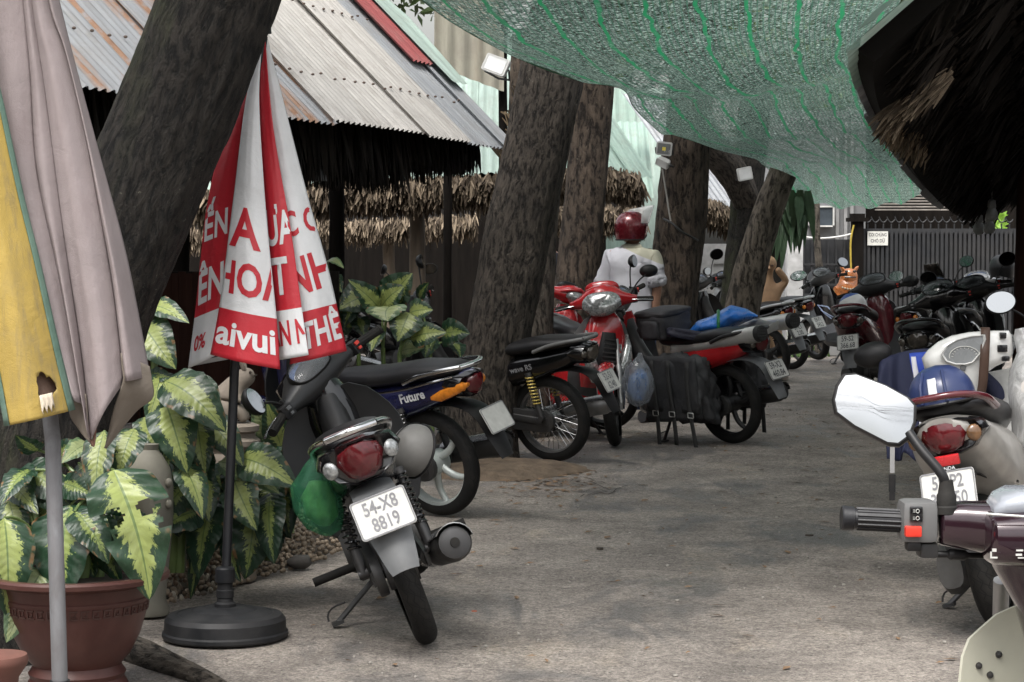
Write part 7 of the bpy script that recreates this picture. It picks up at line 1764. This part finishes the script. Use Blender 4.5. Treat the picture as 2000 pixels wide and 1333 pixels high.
R10 = build_bike('scooter', 'black scooter with silver side trim beyond the all black scooter', (P(1905,480,17.8).x, 17.8), (.34,.94), lean=8, steer=14, kind='scooter', col=blackgloss, col2=blackplastic, rail=silverpaint, plate_lines=None, lens=smokelens, sig=smokelens, dashface=MATS['pale dash face'], group=GR, mirror_size=(.07,.06), mirface=(-.9,-.2,.35), mirz=1.2)
R8 = build_bike('motorbike', 'blue motorbike parked at the right post behind the white scooter', (P(2130,480,9.9).x, 9.9), (.34,.94), lean=8, steer=8, kind='cub', col=bluepaint, col2=blackplastic, shieldmat=bluepaint, panelmat=bluepaint, plate_lines=None, rail=silverpaint, mirror_size=(.075,.055), mirface=(-.9,-.2,.15), group=GR, mirz=1.18)
# ------------------------------------------------------------------ R1: maroon motorbike close to the camera
duskm = mat('dark plum paint', (.026,.010,.016), .16, .3, coat=.9, var=.15, dirt=.05); creamm = mat('cream plastic', (.55,.54,.44), .45, var=.06, dirt=.12)
hexm = [(-1.02,.55),(-.88,.92),(-.6,1.0),(.2,.78),(.80,.50),(1.0,.28),(1.04,-.25),(.95,-.70),(.72,-.98),(.45,-1.0),(-.45,-.62),(-.95,-.28),(-1.06,.1)]
g0 = P(1642, 1012, 3.70); ctr = P(2012, 1030, 3.72)
R1 = build_bike('motorbike', 'dark plum motorbike with cream leg shield and angular mirror close to the camera', (ctr.x + .095 - .9 * .06, ctr.y - .9), (.06,.998), lean=4, steer=-3, kind='cub', col=duskm, col2=duskm, shieldmat=creamm, panelmat=duskm, plate_lines=None, wstyle='spoke', mirrors='', group=GR, leversteel=False)
W1r = world_of(R1)
T = R1; iW = W1r.inverted()
def RL(px, py, Y): return iW @ P(px, py, Y)
for c_ in list(T.children):
    nm = c_.name.split('.')[0]; cy = sum((v.co.y for v in c_.data.vertices), 0) / max(1, len(c_.data.vertices))
    if nm in ('handlebar_cover', 'dash_surround', 'leg_shield', 'headlight_brow', 'headlight', 'front_cover', 'frame_cover') or nm in ('grip', 'switch_housing', 'brake_lever'):
        for g_ in list(c_.children): bpy.data.objects.remove(g_)
        bpy.data.objects.remove(c_)
Yh = 3.70
hk = Yh / FPX
mb = MB(iW); a_, b_ = P(1643,1012,Yh), P(1768,1018,Yh)
mb.tube([a_, a_.lerp(b_,.02), a_.lerp(b_,.19), a_.lerp(b_,.20), a_.lerp(b_,.94), a_.lerp(b_,.95), b_], [.0195,.0215,.0205,.0175,.018,.028,.029], 24)
for k in range(14):
    t = 2*PI*k/14; o_ = V((0, math.cos(t), math.sin(t))) * .0178; mb.tube([a_.lerp(b_,.24) + o_, a_.lerp(b_,.92) + o_], .0022, 5)
mb.build('grip', mat('black grip rubber', (.010,.010,.012), .42, bump=.1, bs=200), T)
MXr = iW @ Matrix.Translation(V((2 * ctr.x, 0, 0))) @ Matrix.Diagonal(V((-1, 1, 1, 1)))
mb = MB(MXr); mb.tube([a_, a_.lerp(b_,.02), a_.lerp(b_,.19), a_.lerp(b_,.20), a_.lerp(b_,.94), a_.lerp(b_,.95), b_], [.0195,.0215,.0205,.0175,.018,.028,.029], 24); mb.build('grip', MATS['black grip rubber'], T)
qa, qb = P(1764,981,Yh), P(1834,1063,Yh); mb = MB(MXr); mb.box(((qa.x+qb.x)/2, Yh, (qa.z+qb.z)/2), (qb.x-qa.x, .07, qa.z-qb.z)); mb.build('throttle_housing', blackplastic, T, 40, bevel=.012)
mb = MB(MXr); mb.tube(bez([P(1800,1030,Yh+.05), P(1740,1034,Yh+.085), P(1650,1026,Yh+.065)], 8), .006, 8); mb.build('brake_lever', darkmetal, T)
swm = mat('grey switch plastic', (.14,.14,.14), .42, .2, dirt=.2)
def wbox(name, px0, px1, py0, py1, Y, dy, m, par, bev=.006):
    a, b = P(px0, py0, Y), P(px1, py1, Y); mb = MB(iW); mb.box(((a.x+b.x)/2, Y + dy/2, (a.z+b.z)/2), (abs(b.x-a.x), dy, abs(a.z-b.z))); return mb.build(name, m, par, 40, bevel=bev)
sw = wbox('switch_housing', 1764, 1834, 981, 1063, Yh - .035, .07, swm, T, .012)
wbox('dip_switch', 1778, 1803, 990, 1020, Yh - .042, .014, blackgloss, sw, .003)
mbx = MB(iW @ plane_m(P(1790,1005,Yh - .0435), (1,0,0), (0,0,1)))
for yy in (.0055, -.0065):
    mbx.tube([V((.002 + math.cos(t) * .0028, yy + math.sin(t) * .0032, .0006)) for t in [2*PI*k/12 for k in range(12)]], .0005, 4, close=True)
    for q in range(3): mbx.box((-.004, yy + (q-1) * .002, .0006), (.004, .0005, .0006))
mbx.build('switch_marks', platewhite, sw, 0)
wbox('indicator_switch', 1769, 1801, 1029, 1050, Yh - .046, .016, MATS['red plastic'], sw, .003)
wbox('horn_button', 1772, 1800, 1060, 1078, Yh - .03, .03, blackplastic, sw, .004)
wbox('lever_clamp', 1798, 1834, 1062, 1092, Yh - .02, .05, darkmetal, sw, .006)
mb = MB(iW); mb.tube(crom([P(1826,1083,Yh - .01), P(1855,1083,Yh - .012), P(1860,1083,Yh - .012), P(1890,1085,Yh), P(1930,1087,Yh + .02), P(1990,1096,Yh + .06)], 5), [.006]*5 + [.0095]*10 + [.005]*11, 10); mb.build('clutch_cable', blackplastic, T)
# plum bar cover, dash pod and column
xc = ctr.x; zc = P(2000,1025,Yh).z
def sec(px, t, b, hy, Y=Yh): 
    q = P(px, (t+b)/2, Y); h_ = (b - t) / 2 * Y / FPX
    return [V((q.x, Y + sgp(math.cos(a), 3.2) * hy, q.z + sgp(math.sin(a), 3.2) * h_)) for a in [2*PI*k/24 for k in range(24)]]
mb = MB(iW); L_ = [sec(1832,986,1061,.034), sec(1836,982,1064,.040), sec(1880,980,1072,.046), sec(1930,980,1082,.055), sec(2012,978,1088,.065), sec(2094,980,1082,.055), sec(2150,980,1072,.046), sec(2192,984,1062,.036)]
mb.rings(L_); mb.build('bar_cover', duskm, T, 50)
mb = MB(iW); mb.rings([sec(1926,1012,1090,.05,Yh-.06), sec(1930,998,1098,.075,Yh-.045), sec(1990,992,1104,.085,Yh-.04), sec(2040,992,1104,.085,Yh-.04), sec(2094,998,1098,.075,Yh-.045), sec(2098,1012,1090,.05,Yh-.06)]); mb.build('dash_pod', duskm, T, 50)
mb = MB(iW); mb.rings([sec(1932,985,1006,.04,Yh-.03), sec(1950,962,1006,.062,Yh-.02), sec(1976,951,1006,.075,Yh-.01), sec(2050,951,1006,.075,Yh-.01), sec(2076,962,1006,.062,Yh-.02), sec(2094,985,1006,.04,Yh-.03)]); dp_ = mb.build('dash_lens', mat('grey dash lens', (.36,.38,.42), .16, .1, coat=.7), T, 50)
mb = MB(iW); a_, b_ = P(1926,1004,Yh-.118), P(2010,1010,Yh-.128); mb.tube([a_, a_.lerp(b_,.5), b_], .0022, 6); mb.build('trim_line', platewhite, dp_)
mb = MB(iW)
for (x0,x1,y0,y1) in ((1934,1937,1078,1090),(1934,1948,1088,1091),(1938,1946,1072,1078),(1985,1998,1074,1077),(1984,1996,1082,1086),(1988,2000,1089,1091)):
    a_, b_ = P(x0,y0,Yh-.1265), P(x1,y1,Yh-.1265); mb.box(((a_.x+b_.x)/2, Yh-.1265, (a_.z+b_.z)/2), (b_.x-a_.x, .002, a_.z-b_.z))
mb.build('dash_marks', platewhite, dp_, 0)
mb = MB(iW); rr = []
for (px, py, hw, hy, Y) in ((2015,1070,78,.06,Yh),(2015,1110,74,.06,Yh),(2032,1180,50,.05,Yh+.0),(2048,1260,42,.045,Yh+.0),(2052,1400,42,.045,Yh+.02)):
    q = P(px,py,Y); rr.append([V((q.x + sgp(math.cos(a),2.6) * hw * Y / FPX, Y + sgp(math.sin(a),2.6) * hy, q.z)) for a in [2*PI*k/20 for k in range(20)]])
mb.rings(rr); mb.build('column_cover', duskm, T, 60)
mb = MB(iW); mb.ell(P(2012,1040,Yh+.06), (.075,.03,.055), 18, 10); mb.build('headlight', clearlens, T, 60)
mb = MB(); mb.tube(crom([(.40,0,.50),(.56,0,.42),(.70,0,.40),(.82,0,.46)], 5), .055, 14); mb.build('frame_cover', duskm, T, 60)
# cream leg shield with its bolts
def shp(a, b):
    t = a * 2 - 1; zt_ = interp([(-1,1345),(-.97,1290),(-.85,1250),(-.45,1206),(0,1180),(.45,1206),(.85,1250),(.97,1290),(1,1345)], t)[0]
    px = 2018 + t * 148; py = lerp(zt_, 1720, b); q = P(px, py, Yh + .06); q.y += .04 * (1 - t * t); return q
mb = MB(iW); mb.grid(shp, 40, 12, .006); ls = mb.build('leg_shield', creamm, T, 60)
for (px, py) in ((1951,1279),(1912,1301),(1934,1319)):
    t = (px - 2018) / 148; q = P(px, py, Yh + .06 + .04 * (1 - t*t) - .008); mb = MB(iW); mb.lathe([(.0,.005),(.0045,.004),(.0062,.0),(.0062,-.004)], q, (0,-1,0), 14); mb.build('bolt', darkmetal, ls)
# angular mirror on its bent stem (left side)
mz = MB(); mz.tube(crom([RL(1848,985,3.68), RL(1846,950,3.68), RL(1838,925,3.68), RL(1800,880,3.70), RL(1775,845,3.72)], 8), [.0085] * 33, 12); ms = mz.build('mirror_stem', blackplastic, T)
mz = MB(); q0, q1 = RL(1849,1003,3.68), RL(1848,938,3.68); mz.tube([q0, q0.lerp(q1,.2), q0.lerp(q1,.25), q0.lerp(q1,.55), q0.lerp(q1,.6), q1], [.021,.020,.017,.0165,.0145,.011], 18); mz.build('mirror_boot', rubber, T)
rot3 = iW.to_3x3(); gc_ = RL(1708, 800, 3.74)
f_ = (rot3 @ V((-.10,-1,.30))).normalized(); ux_ = (rot3 @ V((1,-.1,-.15))); ux_ = (ux_ - f_ * ux_.dot(f_)).normalized(); uy_ = f_.cross(ux_)
sx_, sy_ = 76 * 3.74 / FPX, 64 * 3.74 / FPX
hexp = []
k_ = len(hexm)
for i in range(k_):
    a, b = V((*hexm[i], 0)), V((*hexm[(i+1) % k_], 0)); hexp += [a, a.lerp(b, .5)]
mz = MB(); mz.rings([[gc_ + ux_ * p.x * sx_ * q + uy_ * p.y * sy_ * q + f_ * z for p in hexp] for q, z in ((1.0,.005),(1.05,.0),(1.05,-.012),(.85,-.03),(.4,-.04),(.03,-.042))]); mh = mz.build('mirror_housing', blackplastic, T, 50)
mz = MB(); mz.rings([[gc_ + ux_ * p.x * sx_ * .97 * q + uy_ * p.y * sy_ * .97 * q + f_ * (.0065 + .004 * (1 - q*q)) for p in hexp] for q in (1,.85,.7,.55,.4,.25,.1,.01)], cap=False); mz.build('mirror_glass', mirrorglass, mh, 180)
# ------------------------------------------------------------------ people
skin_t = mat('skin', (.36,.20,.135), .5, var=.12, vs=12); hair_m = mat('black hair', (.012,.010,.010), .5); jean = mat('blue jeans', (.05,.08,.16), .85, var=.3, vs=10, bump=.3, bs=60); boot = mat('dark shoe', (.04,.04,.045), .6)
def hand(parent, wrist, dirv, palm_n, m, side, curl=.5, scale=1.0, name='glove'):
    """palm and five separate fingers, bent; dirv points along the fingers, palm_n out of the palm"""
    d = V(dirv).normalized(); n = V(palm_n); n = (n - d * n.dot(d)).normalized(); s = d.cross(n) * side
    w = V(wrist); vs = [w, w + d * .045 * scale, w + d * .085 * scale]; es = [(0,1),(1,2)]; rd = [.024, (.034,.018), (.036,.016)]
    for k, (off, L) in enumerate(((-.030,.060),(-.010,.072),(.010,.068),(.029,.052))):
        b = w + d * .09 * scale + s * off; p1 = b + (d * (1 - curl * .3) + n * curl * .4).normalized() * L * .5; p2 = p1 + (d * (1 - curl) + n * curl).normalized() * L * .5
        i = len(vs); vs += [b, p1, p2]; es += [(2, i), (i, i+1), (i+1, i+2)]; rd += [.0095, .0085, .0065]
    b = w + d * .035 * scale - s * .036; p1 = b + (d * .7 - s * .5 + n * .3).normalized() * .035; p2 = p1 + (d * .9 + n * .4).normalized() * .03
    i = len(vs); vs += [b, p1, p2]; es += [(1, i), (i, i+1), (i+1, i+2)]; rd += [.012, .0105, .0075]
    return skin_mesh(name, vs, es, rd, m, parent, 2)
def person(label, loc, yaw, shirtm, arms, helmet_m=None, head_turn=0.0, lean=(0,0), pantm=None, glove=None, stripe=None, hgt=1.0):
    T = thing('person', label, 'person', loc, yaw)
    lx, ly = lean
    def tz(z): return V((lx * max(0, z - .8), ly * max(0, z - .8), z))
    hip = tz(.86); ch = tz(1.18); nk = tz(1.36); hd = tz(1.50)
    vs = [hip, tz(1.0), ch, tz(1.30), nk, tz(1.42)]; es = [(0,1),(1,2),(2,3),(3,4),(4,5)]; rd = [(.14,.105), (.125,.09), (.14,.09), (.10,.07), .054, .052]
    for s in (-1, 1):
        i = len(vs); hj, kn, an = V((s*.095,0,.80)), V((s*.11,.02,.44)), V((s*.115,-.02,.07))
        vs += [hj, kn, an]; es += [(0, i), (i, i+1), (i+1, i+2)]; rd += [.085, .058, .042]
        sh = tz(1.31) + V((s*.18,0,0)); el, wr_ = arms[s]
        i = len(vs); vs += [sh, V(el), V(wr_)]; es += [(3, i), (i, i+1), (i+1, i+2)]; rd += [.050, .042, .030]
    b = skin_mesh('body', vs, es, rd, skin_t, T, 2)
    # head joined to the neck, with face and ears, turned
    R = Matrix.Translation(hd) @ Matrix.Rotation(head_turn, 4, 'Z'); mb = MB(R)
    rr = []
    for k in range(13):
        ph = PI * k / 12; z = math.cos(ph) * .118; q = math.sin(ph)
        ring = []
        for j in range(20):
            t = 2 * PI * j / 20; x, y = math.cos(t) * .075 * q, math.sin(t) * .096 * q
            if z < -.03: x *= 1 + (z + .03) * 2.2; y = y * (1 + (z + .03) * 2.0) + (.012 if y > 0 else 0)
            if y > .06 * q and abs(x) < .02 and -.035 < z < .02: y += .018 * (1 - abs(x) / .02)
            ring.append(V((x + (1e-4 * math.cos(t)), y + 1e-4 * math.sin(t), z)))
        rr.append(ring)
    mb.rings(rr[::-1])
    for s in (-1, 1): mb.ell((s*.078, -.005, -.01), (.012,.022,.032), 10, 6)
    mb.build('head', skin_t, T, 180)
    for s in (-1, 1):
        mb = MB(R); mb.ell((s*.030,.088,.010), (.013,.006,.007), 8, 6); mb.build('eye', boot, T)
    mb = MB(R); mb.ell((0,.092,-.055), (.022,.006,.006), 8, 6); mb.build('mouth', mat('lips', (.28,.10,.08), .5), T)
    mb = MB(R); rr = []
    for k in range(9):
        ph = PI * .62 * k / 8; rr.append([V((math.cos(t) * .083 * max(math.sin(ph), .02), math.sin(t) * .104 * max(math.sin(ph), .02) - .006, math.cos(ph) * .126 + (.055 if math.sin(t) > .2 and ph > 1.2 else 0))) for t in [2*PI*j/20 for j in range(20)]])
    mb.rings(rr[::-1]); mb.build('hair', hair_m, T, 180)
    if helmet_m:
        helmet(None, R @ Matrix.Translation(V((0,-.005,.035))) @ Matrix.Rotation(PI/2, 4, 'Z'), helmet_m, style='open', visor=True, parent=T, r=.122)
    # shirt: one continuous surface with sleeves
    sv_ = [tz(.72), tz(.86), tz(1.02), tz(1.17), tz(1.27), tz(1.345), tz(1.385)]; se = [(k, k+1) for k in range(6)]; sr = [(.178,.128),(.172,.124),(.170,.122),(.180,.122),(.160,.105),(.088,.075),(.066,.064)]
    for s in (-1, 1):
        sh = tz(1.285) + V((s*.165,0,0)); el = V(arms[s][0]); i = len(sv_); sv_ += [sh, sh.lerp(el, .45), sh.lerp(el, .85), sh.lerp(el, .95)]; se += [(4, i), (i, i+1), (i+1, i+2), (i+2, i+3)]; sr += [.082, .074, .072, .070]
    sho = skin_mesh('shirt', sv_, se, sr, shirtm, T, 3)
    sho.data.update()
    for v in sho.data.vertices:
        q = v.co; n_ = noise.noise(V((q.x * 7, q.y * 7, q.z * 4))) * .024 + noise.noise(V((q.x * 16 + q.z * 9, q.y * 16, q.z * 8))) * .015 + .013 * math.sin(q.x * 34 + q.z * 11) * max(0, 1.25 - q.z)
        v.co = q + v.normal * (n_ + .014)
    if stripe:
        mb = MB()
        def fs_(a, b):
            t = lerp(rad(-140), rad(-40), a); z = lerp(1.385, 1.315, b) - .05 * abs(math.cos(t)) * b; c_ = tz(z); rx, ry = interp([(1.18,.18,.125),(1.27,.17,.115),(1.325,.135,.10),(1.365,.09,.085),(1.395,.07,.072)], z)
            return V((c_.x + sgp(math.cos(t), 2.4) * (rx + .012), c_.y + sgp(math.sin(t), 2.4) * (ry + .012), z))
        mb.grid(fs_, 24, 5, .003); mb.build('yoke', stripe, T, 180)
    lg = []
    for s in (-1, 1):
        mb = MB(); mb.tube([(s*.085,0,.84),(s*.10,.0,.72),(s*.11,.02,.45),(s*.115,-.01,.25),(s*.116,-.02,.09)], [.105,.10,.080,.068,.066], 18); mb.build('trouser_leg', pantm or jean, T, 180)
        mb = MB(); mb.loftx([(-.11,.045,.035,.045),(-.02,.05,.042,.05),(.08,.035,.044,.034),(.15,.025,.034,.022)], 14)
        M_ = Matrix.Translation(V((s*.118,-.01,0))) @ Matrix.Rotation(PI/2, 4, 'Z'); mb.v = [M_ @ p for p in mb.v]; mb.build('shoe', boot, T, 60)
        el, wr_ = V(arms[s][0]), V(arms[s][1]); hand(T, wr_, (wr_ - el), V((-s, .2, 0)), glove or skin_t, s, .55, name='glove' if glove else 'hand')
    return T
shirt_w = cloth_mat('white cotton', (.52,.52,.56), .85, .08, 6, 0, (.5,.5,.52), .3)
_t = shirt_w.node_tree; _b = [n for n in _t.nodes if n.type == 'BSDF_PRINCIPLED'][0]; _old = _b.inputs['Base Color'].links[0].from_socket
_sp = N(_t, 'SeparateXYZ'); Lk(_t, coords(_t), _sp.inputs[0]); _f = mathn(_t, 'ADD', _sp.outputs[2], mathn(_t, 'MULTIPLY', _sp.outputs[0], .42))
Lk(_t, mixc(_t, mathn(_t, 'GREATER_THAN', _f, 1.335), _old, (.43,.42,.33)), _b.inputs['Base Color'])
cream_c = cloth_mat('cream yoke cotton', (.46,.44,.35), .85, .08)
pm_ = G(1233, 822)
person('man in a white shirt and glossy red helmet standing with his back to the camera', (pm_.x, pm_.y, 0), rad(-18), shirt_w, {1: ((.20,.03,1.06), (.17,.05,.80)), -1: ((-.25,.04,1.03), (-.20,.20,.85))}, mat('candy red helmet', (.115,.010,.016), .25, .3, coat=.8), head_turn=rad(-50), lean=(-.03,.12), glove=mat('pale blue glove', (.38,.46,.62), .7), stripe=None)
pm2 = P(1046, 480, 20.2)
person('person in a dark shirt behind the trunks reaching out one bare forearm', (pm2.x, pm2.y, 0), rad(160), mat('dark shirt', (.03,.03,.04), .8), {-1: ((-.28,-.02,1.12), (-.46,.12,1.17)), 1: ((.22,.05,1.02), (.2,.15,.8))}, head_turn=0)
# ------------------------------------------------------------------ statues
tan_m = mat('tan carved statue', (.40,.245,.14), .6, var=.25, vs=8, bump=.3, bs=30, dirt=.2)
b_ = P(1500, 480, 22.6); st = thing('woman_statue', 'tan carved statue of a draped woman with raised arm behind the leaning log', 'statue', (b_.x, 22.6, 0))
skin_mesh('figure', [(0,0,.55),(0,0,.72),(0,0,.90),(0,0,.99),(.0,0,1.08),(.0,-.01,1.17),(.0,0,1.22),(.12,0,.93),(.19,-.02,1.02),(.08,-.06,1.15),(-.12,0,.93),(-.15,-.02,.78),(-.10,-.08,.66)], [(0,1),(1,2),(2,3),(3,4),(4,5),(5,6),(2,7),(7,8),(8,9),(2,10),(10,11),(11,12)], [(.11,.09),(.095,.075),(.115,.08),.06,.045,.085,.06,.05,.042,.035,.05,.042,.03], tan_m, st)
mb = MB(); rr = []
for k, (z, r) in enumerate(((.06,.17),(.2,.175),(.4,.15),(.55,.135),(.66,.125))): rr.append([V((math.cos(t) * r * (1 + .07 * math.sin(t*9 + z*4)), math.sin(t) * r * .85 * (1 + .07 * math.sin(t*9 + z*4)), z)) for t in [2*PI*j/54 for j in range(54)]])
mb.rings(rr); mb.build('skirt', tan_m, st, 180)
mb = MB(); mb.lathe([(.0,0),(.22,0),(.22,.05),(.0,.06)], (0,0,0), (0,0,1), 24); mb.build('plinth', sand_m, st)
mb = MB(); mb.ell((0,.02,1.19), (.095,.10,.09)); mb.ell((.0,.10,1.20), (.05,.05,.05)); mb.build('hair', tan_m, st)
for s in (-1, 1):
    mb = MB(); mb.ell((s*.033,-.082,1.175), (.016,.008,.010)); mb.build('eye', mat('brown glaze', (.10,.05,.03), .4), st)
mb = MB(); mb.tube([(0,-.085,1.17),(0,-.105,1.145),(0,-.085,1.135)], [.008,.014,.006], 8); mb.build('nose', tan_m, st)
lion_m = mat('orange glazed ceramic', (.30,.10,.028), .28, var=.45, vs=16, coat=.6)
b_ = P(1650, 480, 27.6); li = thing('lion_statue', 'orange glazed ceramic lion sitting on a stone block by the gate', 'statue', (b_.x, 27.6, .60)); li.scale = (1.0, 1.0, 1.0)
skin_mesh('figure', [(-.10,.05,.10),(-.02,.02,.17),(.05,0,.26),(.05,-.03,.36),(.05,-.05,.42),(.05,-.13,.40),(.0,-.08,.12),(.0,-.10,.02),(.10,-.08,.12),(.10,-.10,.02),(-.14,-.02,.06),(-.06,-.10,.03),(-.18,.06,.12),(-.20,.06,.24)], [(0,1),(1,2),(2,3),(3,4),(4,5),(2,6),(6,7),(2,8),(8,9),(0,10),(10,11),(0,12),(12,13)], [(.12,.13),.125,.13,.12,.125,.085,.045,.042,.045,.042,.07,.035,.04,.03], lion_m, li)
for s in (-1, 1):
    mb = MB(); mb.tube([(.05 + s*.075,-.05,.47),(.05 + s*.10,-.06,.505),(.05 + s*.115,-.065,.52)], [.035,.026,.010], 10, flat=.7); mb.build('ear', lion_m, li)
    mb = MB(); mb.ell((.05 + s*.05,-.155,.455), (.022,.014,.018)); mb.build('eye', mat('dark glaze', (.03,.02,.015), .3), li)
mb = MB(); mb.tube([(.05 + math.cos(t) * .07, -.165 + .02 * abs(math.cos(t)), .385 - math.sin(t) * .0) for t in [PI * k / 8 for k in range(9)]], .012, 6); mb.build('mouth', mat('dark glaze', (.03,.02,.015), .3), li)
mb = MB()
for k in range(9):
    t = rad(200 + 140 * k / 8); mb.ell((.05 + math.cos(t) * .115, -.05 + math.sin(t) * .115, .265 - .03 * math.sin(PI * k / 8)), (.014,.014,.014), 8, 6)
o = mb.build('bead_collar', mat('ivory bead', (.30,.27,.20), .4), li); o['kind'] = 'stuff'
pl_ = thing('stone_block', 'grey stone block under the orange lion', 'plinth', (b_.x - .03, 27.6, 0)); mb = MB(); mb.box((0,0,.28), (.52,.40,.56)); mb.build('block', concrete, pl_, 30, bevel=.015); mb = MB(); mb.box((0,0,.58), (.60,.46,.04)); mb.build('slab', concrete, pl_, 30, bevel=.01)
wd = thing('garden_plant', 'small green leafy plant beside the orange lion', 'plant', (P(1613,480,27.2).x, 27.2, 0)); rng = random.Random(9); MT = Matrix.Translation(-V(wd.location))
for k in range(9): b_ = P(1612 + rng.uniform(-6,6), 600, 27.2); add_leaf(wd, MT, b_, P(1612 + rng.uniform(-26,22), rng.uniform(535,590), 27.1), .12, leaf_pale, rng)
mb = MB(); mb.tube([(0,0,0),(.01,0,.35),(0,0,.62)], .012, 8); mb.build('stem', stem_m, wd)
# overhead cables behind the viewpoint (seen in the mirrors)
for k, (z0, z1, y) in enumerate(((6.2,6.9,-7),(7.0,8.4,-8),(7.9,6.6,-7.5),(8.2,8.6,-9),(9.6,7.8,-8.5))):
    pts = [V((lerp(-12, 12, i/12), y + .2 * k, lerp(z0, z1, i/12) - .9 * (1 - (i/6 - 1) ** 2) * .5)) for i in range(13)]
    lab = ['lowest overhead cable crossing the sky, as seen in the mirror', 'overhead cable rising to one side, reflected in the mirror', 'slack middle overhead cable reflected in the mirror', 'highest overhead cable reflected in the mirror', 'steep overhead cable reflected in the mirror'][k]
    mb = MB(); mb.tube(pts, .03, 6); tag(mb.build('overhead_cable', wire_m), lab, 'cable', 'overhead cables behind the viewpoint')
